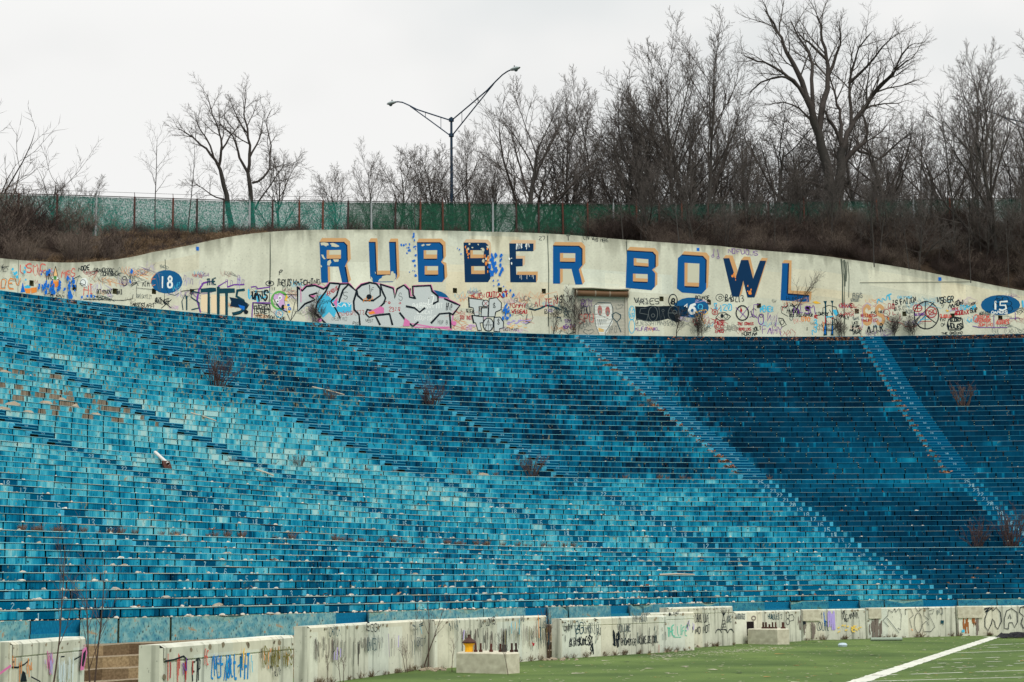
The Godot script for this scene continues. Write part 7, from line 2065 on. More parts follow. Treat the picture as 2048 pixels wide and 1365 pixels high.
	g("W", "paint_splash", "bright blue paint splashes around the letters", "b# -34.82,21.45 -34.83,21.40 -34.88,21.35 -34.91,21.40 -34.92,21.49 -34.88,21.51 -34.83,21.52;b# -34.47,21.70 -34.49,21.65 -34.55,21.60 -34.60,21.65 -34.57,21.72 -34.55,21.75 -34.51,21.75;b# -34.89,21.45 -34.90,21.43 -34.92,21.41 -34.95,21.43 -34.94,21.46 -34.92,21.48 -34.90,21.47;b# -35.11,21.74 -35.13,21.70 -35.15,21.69 -35.17,21.71 -35.17,21.75 -35.15,21.77 -35.13,21.78;b# -35.29,21.73 -35.29,21.66 -35.34,21.67 -35.38,21.70 -35.40,21.77 -35.35,21.83 -35.29,21.81;b# -34.47,21.17 -34.48,21.14 -34.50,21.12 -34.52,21.15 -34.52,21.18 -34.50,21.21 -34.48,21.19;b# -34.95,21.60 -34.96,21.56 -34.98,21.55 -35.00,21.57 -35.01,21.62 -34.99,21.65 -34.96,21.63;b# -35.00,21.81 -35.02,21.74 -35.05,21.76 -35.09,21.78 -35.08,21.83 -35.05,21.89 -35.02,21.85;b# -35.12,21.75 -35.17,21.66 -35.21,21.68 -35.26,21.71 -35.24,21.77 -35.21,21.80 -35.16,21.83;b# -34.79,21.83 -34.78,21.77 -34.84,21.74 -34.86,21.80 -34.87,21.86 -34.83,21.89 -34.78,21.89;b# -34.75,21.45 -34.75,21.37 -34.80,21.39 -34.84,21.41 -34.87,21.48 -34.81,21.55 -34.76,21.54;b# -34.37,21.20 -34.38,21.14 -34.44,21.11 -34.49,21.16 -34.49,21.24 -34.43,21.26 -34.38,21.27;b# -34.39,21.73 -34.42,21.66 -34.46,21.69 -34.50,21.70 -34.48,21.76 -34.46,21.78 -34.43,21.76;b# -34.92,21.28 -34.96,21.24 -34.99,21.22 -35.02,21.24 -35.02,21.30 -34.99,21.35 -34.96,21.32;b# -34.42,21.58 -34.43,21.54 -34.47,21.51 -34.49,21.56 -34.49,21.61 -34.47,21.61 -34.44,21.61;b# -34.82,21.62 -34.83,21.57 -34.87,21.55 -34.90,21.57 -34.93,21.64 -34.88,21.68 -34.81,21.68;b# -34.80,20.18 -34.79,20.14 -34.83,20.13 -34.86,20.16 -34.86,20.19 -34.83,20.20 -34.80,20.21;b# -34.41,20.58 -34.45,20.50 -34.50,20.47 -34.54,20.54 -34.54,20.61 -34.50,20.65 -34.46,20.65;b# -34.47,20.26 -34.48,20.21 -34.51,20.20 -34.52,20.23 -34.54,20.27 -34.51,20.28 -34.48,20.29;b# -34.34,19.97 -34.42,19.91 -34.46,19.90 -34.52,19.93 -34.53,20.00 -34.46,20.09 -34.41,20.06;b# -34.58,20.27 -34.60,20.24 -34.63,20.23 -34.65,20.25 -34.64,20.28 -34.63,20.30 -34.60,20.30;b# -34.58,20.84 -34.62,20.79 -34.65,20.78 -34.67,20.81 -34.69,20.86 -34.65,20.89 -34.62,20.87;b# -34.45,20.86 -34.51,20.81 -34.57,20.76 -34.62,20.80 -34.63,20.88 -34.57,20.92 -34.48,20.94;b# -29.50,20.85 -29.50,20.68 -29.60,20.65 -29.68,20.75 -29.64,20.91 -29.60,21.04 -29.52,20.93;b# -29.57,20.36 -29.60,20.19 -29.69,20.20 -29.75,20.30 -29.78,20.40 -29.69,20.56 -29.63,20.50;b# -29.12,21.18 -29.12,21.09 -29.19,21.08 -29.22,21.12 -29.21,21.21 -29.19,21.25 -29.12,21.26;b# -29.63,21.47 -29.64,21.35 -29.70,21.34 -29.77,21.42 -29.75,21.53 -29.70,21.63 -29.65,21.53;b# -29.50,20.86 -29.50,20.76 -29.56,20.78 -29.60,20.83 -29.58,20.91 -29.55,20.93 -29.50,20.92;b# -29.53,21.29 -29.60,21.12 -29.66,21.10 -29.75,21.21 -29.73,21.35 -29.66,21.46 -29.60,21.41;b# -29.52,21.00 -29.56,20.91 -29.66,20.79 -29.73,20.91 -29.74,21.08 -29.65,21.11 -29.57,21.07;b# -29.62,21.38 -29.63,21.33 -29.65,21.35 -29.68,21.36 -29.68,21.40 -29.65,21.43 -29.62,21.41;b# -29.07,21.24 -29.07,21.20 -29.11,21.19 -29.13,21.21 -29.14,21.26 -29.11,21.28 -29.09,21.30;b# -29.04,20.47 -29.09,20.39 -29.17,20.34 -29.23,20.41 -29.20,20.51 -29.16,20.62 -29.09,20.58;b# -29.52,20.50 -29.53,20.42 -29.60,20.42 -29.64,20.45 -29.64,20.55 -29.60,20.61 -29.54,20.56;b# -29.10,21.43 -29.14,21.36 -29.18,21.31 -29.20,21.38 -29.22,21.46 -29.17,21.48 -29.14,21.47;b# -29.75,20.50 -29.74,20.40 -29.82,20.34 -29.88,20.43 -29.86,20.55 -29.82,20.57 -29.77,20.57;b# -29.56,21.13 -29.60,21.04 -29.67,20.97 -29.71,21.05 -29.73,21.17 -29.67,21.25 -29.60,21.28;b# -29.40,21.02 -29.43,20.91 -29.51,20.85 -29.53,20.97 -29.54,21.06 -29.50,21.12 -29.44,21.10;b# -29.31,20.58 -29.39,20.40 -29.48,20.36 -29.51,20.51 -29.53,20.63 -29.47,20.79 -29.39,20.71;b# -29.52,20.69 -29.53,20.58 -29.59,20.60 -29.62,20.63 -29.65,20.75 -29.60,20.81 -29.53,20.81;b# -29.06,21.29 -29.05,21.22 -29.09,21.22 -29.12,21.26 -29.12,21.33 -29.09,21.34 -29.07,21.35;b# -29.13,20.35 -29.16,20.20 -29.22,20.22 -29.30,20.27 -29.26,20.39 -29.22,20.46 -29.15,20.42;b# -29.09,20.88 -29.13,20.75 -29.18,20.75 -29.24,20.81 -29.24,20.94 -29.17,21.01 -29.11,20.99;b# -29.73,20.52 -29.73,20.48 -29.77,20.48 -29.79,20.50 -29.79,20.55 -29.77,20.58 -29.73,20.55;b# -29.72,21.17 -29.76,21.08 -29.81,21.09 -29.84,21.13 -29.83,21.22 -29.81,21.28 -29.76,21.26;b# -29.01,21.50 -29.08,21.38 -29.13,21.40 -29.19,21.43 -29.17,21.56 -29.13,21.58 -29.07,21.60;b# -29.75,20.78 -29.75,20.61 -29.87,20.66 -29.96,20.70 -29.92,20.83 -29.86,20.95 -29.77,20.91;b# -29.37,20.71 -29.41,20.63 -29.43,20.62 -29.47,20.67 -29.46,20.73 -29.43,20.79 -29.39,20.77;b# -29.34,21.46 -29.40,21.37 -29.49,21.29 -29.52,21.38 -29.55,21.51 -29.48,21.65 -29.40,21.57;b# -28.96,20.65 -28.98,20.53 -29.07,20.53 -29.14,20.57 -29.13,20.69 -29.07,20.81 -28.99,20.73;b# -29.05,20.52 -29.06,20.45 -29.15,20.41 -29.18,20.44 -29.18,20.59 -29.14,20.63 -29.08,20.66;b# -29.10,20.41 -29.11,20.35 -29.14,20.33 -29.17,20.37 -29.16,20.44 -29.14,20.45 -29.11,20.48;b# -29.72,20.24 -29.73,20.16 -29.78,20.12 -29.82,20.19 -29.83,20.29 -29.79,20.33 -29.72,20.35;b# -29.26,19.69 -29.27,19.65 -29.33,19.63 -29.38,19.65 -29.35,19.71 -29.33,19.75 -29.29,19.73;b# -29.57,19.93 -29.58,19.89 -29.63,19.86 -29.66,19.90 -29.65,19.95 -29.63,20.00 -29.58,19.98;b# -29.20,19.74 -29.22,19.67 -29.29,19.66 -29.34,19.70 -29.34,19.77 -29.29,19.82 -29.22,19.78;b# -28.94,19.61 -28.95,19.58 -28.98,19.55 -29.02,19.58 -29.02,19.63 -28.98,19.65 -28.95,19.65;b# -29.56,19.63 -29.55,19.59 -29.60,19.58 -29.62,19.60 -29.64,19.65 -29.60,19.67 -29.56,19.65;b# -29.29,19.96 -29.31,19.92 -29.34,19.91 -29.37,19.93 -29.37,19.98 -29.34,20.01 -29.30,20.01;b# -31.68,21.70 -31.68,21.66 -31.72,21.64 -31.76,21.66 -31.75,21.72 -31.72,21.75 -31.69,21.76;b# -31.59,21.45 -31.59,21.39 -31.63,21.38 -31.66,21.41 -31.66,21.47 -31.64,21.49 -31.60,21.48;b# -31.81,21.76 -31.82,21.73 -31.85,21.72 -31.87,21.74 -31.87,21.78 -31.85,21.81 -31.83,21.79;b# -34.56,22.28 -34.56,22.23 -34.61,22.18 -34.66,22.23 -34.66,22.30 -34.61,22.33 -34.56,22.35;b# -34.49,22.08 -34.49,22.04 -34.54,22.00 -34.56,22.04 -34.58,22.11 -34.54,22.14 -34.51,22.15;b# -28.82,19.40 -28.84,19.36 -28.87,19.34 -28.90,19.36 -28.89,19.43 -28.87,19.45 -28.82,19.45;b# -28.49,19.39 -28.52,19.34 -28.57,19.27 -28.63,19.35 -28.61,19.43 -28.57,19.46 -28.52,19.44;b# -28.90,19.03 -28.95,18.97 -29.00,18.94 -29.06,18.97 -29.04,19.06 -29.00,19.14 -28.93,19.13;b# -28.39,19.02 -28.40,18.98 -28.45,18.95 -28.49,19.00 -28.48,19.04 -28.45,19.08 -28.42,19.06;b# -28.72,19.19 -28.73,19.15 -28.76,19.14 -28.80,19.16 -28.79,19.20 -28.76,19.23 -28.73,19.22;b# -28.95,19.14 -28.96,19.10 -29.00,19.07 -29.03,19.11 -29.04,19.18 -29.00,19.22 -28.94,19.19;b# -28.29,19.10 -28.33,19.04 -28.38,19.00 -28.40,19.07 -28.42,19.14 -28.37,19.15 -28.33,19.16;b# -28.33,19.15 -28.36,19.12 -28.40,19.09 -28.43,19.12 -28.44,19.17 -28.40,19.20 -28.35,19.22;b# -28.97,19.14 -28.98,19.09 -29.05,19.06 -29.10,19.10 -29.06,19.16 -29.04,19.19 -29.00,19.20;b# -28.97,17.67 -28.99,17.58 -29.03,17.55 -29.07,17.61 -29.05,17.70 -29.02,17.77 -28.98,17.72;b# -28.67,17.73 -28.68,17.70 -28.70,17.69 -28.71,17.70 -28.73,17.75 -28.70,17.79 -28.68,17.76;b# -28.87,17.68 -28.88,17.64 -28.90,17.64 -28.92,17.65 -28.92,17.69 -28.90,17.72 -28.88,17.73;b# -28.75,17.71 -28.76,17.61 -28.81,17.58 -28.84,17.66 -28.86,17.76 -28.81,17.83 -28.76,17.79;b# -28.91,18.20 -28.96,18.14 -28.99,18.13 -29.04,18.14 -29.03,18.22 -28.99,18.28 -28.95,18.26;b# -28.84,17.90 -28.86,17.83 -28.90,17.84 -28.92,17.88 -28.93,17.94 -28.90,17.97 -28.87,17.96;b# -28.54,17.89 -28.56,17.79 -28.61,17.78 -28.64,17.84 -28.64,17.93 -28.61,17.96 -28.57,17.95;b# -28.84,18.34 -28.88,18.21 -28.92,18.16 -28.96,18.28 -28.95,18.40 -28.92,18.41 -28.86,18.45;b# -28.83,18.42 -28.85,18.37 -28.89,18.34 -28.93,18.37 -28.93,18.45 -28.89,18.51 -28.84,18.48;b# -28.66,18.09 -28.68,18.01 -28.72,18.02 -28.76,18.04 -28.75,18.12 -28.71,18.18 -28.67,18.18;b# -28.98,17.71 -29.03,17.59 -29.08,17.60 -29.12,17.66 -29.10,17.75 -29.07,17.80 -29.02,17.83;b# -28.75,18.26 -28.77,18.22 -28.80,18.18 -28.81,18.24 -28.82,18.29 -28.80,18.33 -28.77,18.31;b# -28.67,17.71 -28.71,17.63 -28.74,17.63 -28.76,17.67 -28.76,17.75 -28.74,17.79 -28.70,17.75;b# -28.97,18.14 -28.99,18.06 -29.03,18.07 -29.04,18.11 -29.06,18.17 -29.03,18.25 -29.00,18.21;b# -28.75,18.10 -28.78,18.01 -28.82,17.98 -28.85,18.05 -28.85,18.15 -28.82,18.21 -28.77,18.15;b# -28.80,18.23 -28.81,18.18 -28.83,18.19 -28.85,18.20 -28.85,18.25 -28.83,18.29 -28.81,18.27;b# -28.76,18.51 -28.79,18.42 -28.82,18.43 -28.84,18.46 -28.86,18.57 -28.82,18.59 -28.78,18.59;b# -28.62,18.15 -28.64,18.07 -28.67,18.07 -28.70,18.10 -28.69,18.19 -28.67,18.23 -28.62,18.23;b# -28.79,18.08 -28.81,17.99 -28.86,17.89 -28.91,18.01 -28.94,18.11 -28.86,18.26 -28.78,18.17;b# -28.87,17.86 -28.87,17.79 -28.92,17.75 -28.94,17.82 -28.95,17.90 -28.91,17.94 -28.88,17.92;b# -28.69,18.11 -28.70,18.06 -28.73,18.07 -28.75,18.09 -28.74,18.13 -28.73,18.17 -28.70,18.15;b# -28.64,18.34 -28.66,18.26 -28.70,18.27 -28.74,18.29 -28.72,18.37 -28.70,18.45 -28.66,18.40;b# -57.08,18.13 -57.09,18.09 -57.11,18.07 -57.14,18.10 -57.13,18.14 -57.12,18.16 -57.08,18.16;b# -56.73,18.07 -56.73,18.02 -56.77,18.02 -56.80,18.05 -56.81,18.10 -56.77,18.11 -56.73,18.13;b# -56.61,18.15 -56.66,18.10 -56.71,18.04 -56.76,18.09 -56.78,18.18 -56.72,18.20 -56.67,18.24;b# -57.11,17.97 -57.11,17.91 -57.15,17.90 -57.17,17.94 -57.21,17.98 -57.15,18.01 -57.11,18.04;b# -56.60,18.21 -56.64,18.15 -56.69,18.14 -56.74,18.14 -56.74,18.25 -56.70,18.32 -56.64,18.29;b# -56.76,18.02 -56.78,17.94 -56.84,17.91 -56.87,17.97 -56.89,18.03 -56.85,18.09 -56.79,18.08;b# -56.77,18.14 -56.79,18.07 -56.84,18.06 -56.88,18.10 -56.89,18.17 -56.84,18.18 -56.80,18.19;b# -56.08,17.27 -56.12,17.21 -56.17,17.13 -56.21,17.20 -56.21,17.29 -56.18,17.34 -56.11,17.33;b# -55.96,17.68 -56.02,17.60 -56.09,17.53 -56.12,17.58 -56.13,17.70 -56.09,17.81 -56.03,17.76;b# -56.44,17.28 -56.45,17.21 -56.51,17.14 -56.56,17.21 -56.57,17.32 -56.51,17.38 -56.46,17.34;b# -56.81,17.55 -56.81,17.43 -56.87,17.43 -56.91,17.48 -56.91,17.58 -56.88,17.69 -56.80,17.67;b# -56.47,17.59 -56.52,17.48 -56.57,17.49 -56.61,17.51 -56.60,17.61 -56.58,17.68 -56.52,17.70;b# -57.21,17.39 -57.20,17.29 -57.26,17.26 -57.29,17.33 -57.31,17.43 -57.26,17.47 -57.20,17.47;b# -56.39,17.40 -56.43,17.31 -56.51,17.29 -56.56,17.31 -56.55,17.44 -56.51,17.47 -56.46,17.48;b# -57.01,17.14 -57.02,17.09 -57.05,17.08 -57.07,17.12 -57.07,17.15 -57.05,17.19 -57.02,17.18;b# -57.23,17.29 -57.25,17.25 -57.28,17.25 -57.29,17.27 -57.29,17.31 -57.28,17.32 -57.25,17.32;b# -55.98,17.37 -56.01,17.33 -56.03,17.32 -56.06,17.34 -56.05,17.38 -56.03,17.41 -56.00,17.42;b# -56.53,17.23 -56.57,17.15 -56.61,17.09 -56.64,17.14 -56.67,17.28 -56.62,17.37 -56.55,17.34;b# -56.67,17.40 -56.68,17.31 -56.73,17.30 -56.77,17.33 -56.80,17.45 -56.75,17.54 -56.67,17.49;b# -57.04,17.40 -57.05,17.31 -57.09,17.32 -57.12,17.36 -57.14,17.42 -57.10,17.45 -57.06,17.46;b# -57.01,17.37 -57.03,17.27 -57.08,17.29 -57.10,17.33 -57.14,17.40 -57.09,17.41 -57.04,17.41;b# -56.96,17.25 -56.99,17.15 -57.05,17.18 -57.09,17.21 -57.09,17.29 -57.06,17.37 -57.00,17.33;b# -56.83,17.41 -56.87,17.31 -56.93,17.32 -56.98,17.32 -57.01,17.44 -56.94,17.54 -56.89,17.53;b# -56.45,17.64 -56.45,17.58 -56.51,17.52 -56.56,17.59 -56.57,17.67 -56.52,17.73 -56.48,17.73;b# -56.00,17.50 -56.02,17.44 -56.05,17.37 -56.10,17.46 -56.10,17.53 -56.06,17.61 -56.00,17.56;b# -56.29,17.12 -56.32,17.00 -56.40,16.98 -56.46,17.04 -56.49,17.14 -56.42,17.27 -56.36,17.23;b# -56.45,17.29 -56.49,17.23 -56.52,17.22 -56.55,17.26 -56.57,17.32 -56.52,17.38 -56.48,17.33;b# -56.95,17.28 -57.00,17.17 -57.05,17.17 -57.09,17.22 -57.11,17.29 -57.06,17.35 -56.99,17.33;b# -56.03,17.35 -56.06,17.22 -56.13,17.25 -56.18,17.29 -56.22,17.41 -56.14,17.48 -56.08,17.43;b# -56.87,17.36 -56.90,17.25 -56.95,17.22 -56.98,17.30 -57.00,17.40 -56.95,17.48 -56.89,17.43;b# -56.81,17.06 -56.83,17.03 -56.85,16.98 -56.89,17.03 -56.88,17.08 -56.86,17.12 -56.83,17.09;b# -56.88,17.26 -56.89,17.21 -56.91,17.18 -56.93,17.23 -56.94,17.28 -56.91,17.31 -56.89,17.31;b# -56.37,17.48 -56.37,17.40 -56.43,17.39 -56.46,17.41 -56.49,17.51 -56.43,17.58 -56.37,17.53;b# -56.79,17.06 -56.81,16.97 -56.87,16.92 -56.94,16.97 -56.95,17.10 -56.87,17.16 -56.81,17.17;b# -57.22,17.23 -57.24,17.18 -57.31,17.14 -57.34,17.18 -57.36,17.25 -57.30,17.31 -57.27,17.30;b# -56.79,17.12 -56.78,17.06 -56.85,16.99 -56.90,17.04 -56.91,17.17 -56.86,17.24 -56.82,17.22;b# -56.75,17.38 -56.78,17.30 -56.81,17.30 -56.85,17.34 -56.85,17.38 -56.82,17.42 -56.79,17.43;b# -56.38,17.16 -56.38,17.04 -56.44,17.03 -56.49,17.09 -56.47,17.20 -56.45,17.29 -56.39,17.23;b# -56.46,17.09 -56.47,16.99 -56.53,16.99 -56.58,17.03 -56.57,17.10 -56.53,17.16 -56.47,17.18;b# -56.38,17.31 -56.38,17.26 -56.41,17.23 -56.45,17.27 -56.46,17.32 -56.42,17.38 -56.39,17.37;b# -56.08,17.51 -56.09,17.45 -56.13,17.44 -56.15,17.47 -56.15,17.53 -56.13,17.54 -56.09,17.57;b# -55.12,17.58 -55.14,17.49 -55.18,17.52 -55.21,17.54 -55.23,17.61 -55.19,17.69 -55.16,17.63;b# -55.53,17.97 -55.57,17.82 -55.63,17.82 -55.71,17.89 -55.67,18.01 -55.64,18.09 -55.58,18.05;b# -55.26,17.91 -55.29,17.86 -55.31,17.86 -55.34,17.86 -55.34,17.93 -55.32,17.96 -55.29,17.94;b# -55.28,17.01 -55.31,16.92 -55.38,16.83 -55.45,16.92 -55.45,17.06 -55.40,17.19 -55.33,17.11;b# -55.28,17.98 -55.29,17.91 -55.34,17.91 -55.37,17.94 -55.36,18.02 -55.33,18.03 -55.30,18.07;b# -55.51,17.00 -55.51,16.93 -55.55,16.94 -55.57,16.96 -55.60,17.02 -55.56,17.08 -55.51,17.05;b# -55.47,17.15 -55.51,17.07 -55.56,17.06 -55.60,17.10 -55.59,17.18 -55.57,17.27 -55.51,17.22;b# -55.42,17.53 -55.46,17.44 -55.53,17.39 -55.59,17.47 -55.61,17.58 -55.54,17.68 -55.48,17.66;b# -55.43,16.98 -55.45,16.88 -55.51,16.81 -55.56,16.91 -55.54,17.03 -55.51,17.11 -55.44,17.09;b# -55.16,17.34 -55.17,17.28 -55.20,17.26 -55.23,17.31 -55.24,17.36 -55.21,17.39 -55.17,17.39;b# -55.39,17.13 -55.43,17.06 -55.48,17.00 -55.51,17.08 -55.51,17.15 -55.49,17.25 -55.44,17.21;b# -55.38,17.21 -55.41,17.15 -55.48,17.12 -55.53,17.16 -55.54,17.24 -55.49,17.37 -55.43,17.30;b# -55.45,17.91 -55.48,17.84 -55.50,17.85 -55.53,17.86 -55.54,17.92 -55.51,17.96 -55.48,17.97;b# -55.47,17.42 -55.47,17.36 -55.50,17.35 -55.53,17.38 -55.52,17.44 -55.50,17.46 -55.47,17.47;b# -55.58,17.83 -55.60,17.78 -55.62,17.76 -55.65,17.79 -55.64,17.86 -55.62,17.90 -55.59,17.87;b# -55.19,17.81 -55.21,17.70 -55.26,17.64 -55.30,17.72 -55.32,17.84 -55.26,17.90 -55.20,17.90;b# -55.45,17.72 -55.46,17.66 -55.51,17.64 -55.55,17.68 -55.54,17.74 -55.52,17.78 -55.47,17.77;b# -55.24,17.80 -55.27,17.72 -55.32,17.67 -55.38,17.73 -55.35,17.84 -55.33,17.91 -55.28,17.90;b# -55.47,17.41 -55.50,17.32 -55.54,17.33 -55.58,17.36 -55.57,17.43 -55.55,17.49 -55.50,17.46;b# -55.31,17.57 -55.30,17.47 -55.34,17.46 -55.38,17.53 -55.38,17.61 -55.35,17.63 -55.31,17.66;b# -51.77,18.74 -51.80,18.62 -51.87,18.58 -51.96,18.65 -51.91,18.76 -51.89,18.88 -51.81,18.80;b# -54.38,17.12 -54.40,17.06 -54.45,17.05 -54.50,17.07 -54.52,17.15 -54.46,17.17 -54.40,17.19;b# -54.72,17.03 -54.72,16.98 -54.77,16.93 -54.83,17.00 -54.83,17.06 -54.78,17.10 -54.72,17.10;b# -53.98,17.15 -54.00,17.09 -54.04,17.07 -54.07,17.11 -54.08,17.16 -54.04,17.21 -53.99,17.18;b# -54.16,17.15 -54.18,17.05 -54.25,17.04 -54.28,17.10 -54.31,17.16 -54.25,17.26 -54.19,17.20;b# -51.87,18.11 -51.87,18.08 -51.92,18.04 -51.93,18.09 -51.93,18.13 -51.91,18.16 -51.87,18.15;b# -51.88,18.15 -51.90,18.11 -51.96,18.11 -52.00,18.12 -51.98,18.18 -51.96,18.20 -51.92,18.21;b# -51.90,18.23 -51.91,18.18 -51.94,18.19 -51.98,18.20 -51.98,18.24 -51.95,18.28 -51.93,18.25;c# -58.78,17.85 -58.79,17.80 -58.82,17.81 -58.84,17.81 -58.84,17.85 -58.82,17.88 -58.79,17.88;c# -58.78,18.01 -58.83,17.95 -58.87,17.92 -58.92,17.96 -58.92,18.01 -58.88,18.07 -58.82,18.08;c# -58.08,18.18 -58.10,18.10 -58.16,18.10 -58.20,18.14 -58.19,18.19 -58.16,18.25 -58.12,18.23;c# -58.07,17.97 -58.11,17.90 -58.18,17.84 -58.23,17.91 -58.24,17.98 -58.18,18.04 -58.13,18.05;c# -58.63,17.87 -58.64,17.82 -58.68,17.81 -58.72,17.83 -58.71,17.88 -58.68,17.90 -58.66,17.90;c# -58.65,17.79 -58.69,17.70 -58.75,17.72 -58.80,17.72 -58.80,17.79 -58.75,17.87 -58.70,17.86;c# -58.51,17.67 -58.53,17.57 -58.59,17.56 -58.67,17.60 -58.65,17.68 -58.59,17.73 -58.52,17.75;c# -58.56,17.86 -58.58,17.80 -58.64,17.77 -58.71,17.80 -58.68,17.89 -58.66,17.95 -58.58,17.91;c# -58.02,17.56 -58.05,17.51 -58.10,17.51 -58.15,17.52 -58.12,17.57 -58.10,17.62 -58.05,17.59;b# -55.73,17.34 -55.75,17.29 -55.79,17.25 -55.81,17.31 -55.81,17.35 -55.79,17.39 -55.75,17.37;b# -55.72,17.39 -55.74,17.36 -55.76,17.35 -55.80,17.36 -55.80,17.40 -55.76,17.42 -55.74,17.42;b# -55.80,17.28 -55.83,17.22 -55.86,17.23 -55.90,17.24 -55.89,17.29 -55.87,17.31 -55.82,17.32;b# -55.74,17.37 -55.79,17.34 -55.82,17.32 -55.85,17.34 -55.86,17.38 -55.82,17.42 -55.77,17.41;b# -55.78,17.34 -55.79,17.29 -55.83,17.27 -55.85,17.31 -55.86,17.35 -55.83,17.39 -55.80,17.37")
	g("W", "graffiti", "orange outlined letters at the far left end of the wall", "=o5 -59.41,16.97 -58.21,17.09 0.49 0.00|DEV;=h2 -59.39,17.00 -58.20,17.12 0.45 0.00|DEV;b# -58.28,16.89 -58.17,17.44 -58.01,16.95;c# -58.07,17.24 -57.88,17.33 -57.69,17.28 -57.78,17.14 -58.02,17.14;o# -58.07,17.13 -57.68,17.18 -57.72,16.91 -57.96,16.89;o# -57.68,17.20 -57.35,17.28 -57.34,17.02 -57.65,16.92")
	g("W", "graffiti", "eye in an orange pyramid at the far left", "f# -56.29,18.47 -56.53,17.37 -55.97,17.44;k3 -56.29,18.49 -56.55,17.35;k3 -56.29,18.49 -55.96,17.42;o# -56.49,17.68 -56.00,17.74 -56.02,17.43 -56.50,17.38;w# -56.08,17.91 -56.10,17.95 -56.14,17.98 -56.19,18.00 -56.27,18.00 -56.34,17.99 -56.41,17.97 -56.47,17.94 -56.51,17.90 -56.52,17.86 -56.50,17.83 -56.47,17.80 -56.41,17.78 -56.34,17.77 -56.26,17.78 -56.19,17.80 -56.13,17.83 -56.09,17.87;g# -56.19,17.90 -56.20,17.93 -56.22,17.95 -56.25,17.97 -56.28,17.98 -56.32,17.97 -56.36,17.96 -56.38,17.93 -56.40,17.91 -56.41,17.88 -56.40,17.85 -56.38,17.82 -56.35,17.81 -56.32,17.80 -56.28,17.80 -56.25,17.82 -56.22,17.84 -56.20,17.87;k# -56.26,17.89 -56.26,17.91 -56.27,17.92 -56.28,17.92 -56.29,17.93 -56.31,17.93 -56.32,17.92 -56.34,17.91 -56.34,17.90 -56.34,17.88 -56.34,17.87 -56.33,17.86 -56.32,17.85 -56.31,17.85 -56.29,17.85 -56.28,17.86 -56.27,17.87 -56.26,17.88;k3 -56.52,17.83 -56.40,17.96 -56.21,17.99 -56.05,17.89 -56.20,17.79 -56.39,17.78 -56.52,17.83")
	g("W", "graffiti", "red and black scrawls left of the left oval", "=i5 -58.33,17.87 -56.80,18.17 0.42 0.00|USMC;=i5 -55.91,17.97 -55.09,18.11 0.38 0.00|MES;=i5 -54.62,17.19 -53.94,17.27 0.47 0.00|HI;=k4 -54.93,18.41 -54.27,18.56 0.23 0.00|NODE;=k3 -54.02,18.47 -52.84,18.61 0.19 0.00|GRANDCOOK;=k3 -53.62,18.32 -52.44,18.45 0.19 0.00|COMEBACK;=k3 -53.84,17.32 -52.91,17.42 0.24 0.00|@KINTAKAT;=k3 -52.64,17.42 -52.32,17.48 0.24 0.00|RALI;=k3 -56.85,16.80 -55.71,16.86 0.23 0.00|JIM NAM;=k3 -56.78,17.74 -56.54,17.81 0.38 0.00|MA;=k3 -51.92,18.24 -51.50,18.28 0.22 0.00|TIE;=h2 -51.46,18.60 -50.71,18.73 0.31 0.00|SILEN;=k3 -51.86,16.85 -50.33,16.91 0.22 0.00|YABSOSTAFFT;=h2 -51.48,17.34 -50.54,17.38 0.20 0.00|KRISKYZZY;=k3 -50.38,17.17 -49.49,17.17 0.31 0.00|@OAILAGEE;=k3 -51.15,18.00 -50.70,18.05 0.26 0.00|AIM;k4 -50.14,17.49 -49.39,16.99;k4 -49.39,17.45 -49.98,16.92;k3 -54.62,16.95 -53.64,17.03 -52.26,17.13 -51.72,17.27 -51.68,17.50;k3 -53.91,17.18 -53.64,17.16 -53.49,17.09 -53.30,17.15 -52.90,17.08;k3 -52.05,18.20 -52.06,18.28 -52.09,18.35 -52.13,18.41 -52.18,18.43 -52.24,18.42 -52.29,18.39 -52.33,18.33 -52.36,18.25 -52.36,18.17 -52.35,18.08 -52.32,18.01 -52.28,17.96 -52.23,17.94 -52.17,17.94 -52.12,17.98 -52.08,18.04 -52.05,18.12 -52.05,18.20;k3 -52.29,18.25 -52.12,18.26;k3 -55.39,17.70 -55.23,17.96 -54.85,18.18;h2 -54.65,17.87 -54.72,18.04 -54.80,18.13 -54.89,18.12 -54.96,18.02 -55.02,17.83 -55.06,17.59 -55.07,17.32 -55.04,17.05;w# -54.88,17.78 -54.77,18.03 -54.50,18.09 -54.37,17.92 -54.44,17.59 -54.68,17.63;k3 -54.51,17.84 -54.52,17.89 -54.55,17.94 -54.59,17.97 -54.64,17.98 -54.70,17.97 -54.75,17.95 -54.79,17.91 -54.81,17.86 -54.82,17.81 -54.81,17.76 -54.78,17.71 -54.74,17.68 -54.69,17.67 -54.63,17.68 -54.58,17.70 -54.54,17.74 -54.52,17.79 -54.51,17.84;k3 -54.84,17.78 -54.59,17.72 -54.44,17.61;k3 -51.84,17.98 -51.69,18.13 -51.50,18.19 -51.39,18.02;k3 -51.79,17.94 -51.50,18.15;k2 -51.49,18.01 -51.48,17.52;k2 -51.44,17.88 -50.50,17.89;k2 -59.31,18.06 -59.19,18.11;k2 -59.38,18.12 -59.38,18.13;k2 -59.15,18.12 -59.06,17.96;k2 -59.31,17.86 -59.41,18.06;k2 -59.32,18.22 -59.46,17.84;k2 -59.35,17.85 -59.11,17.89;k2 -59.32,18.02 -59.49,18.11;k2 -59.44,18.04 -59.02,18.16;k2 -59.32,17.95 -59.19,18.07;k2 -59.33,18.05 -59.42,18.17")
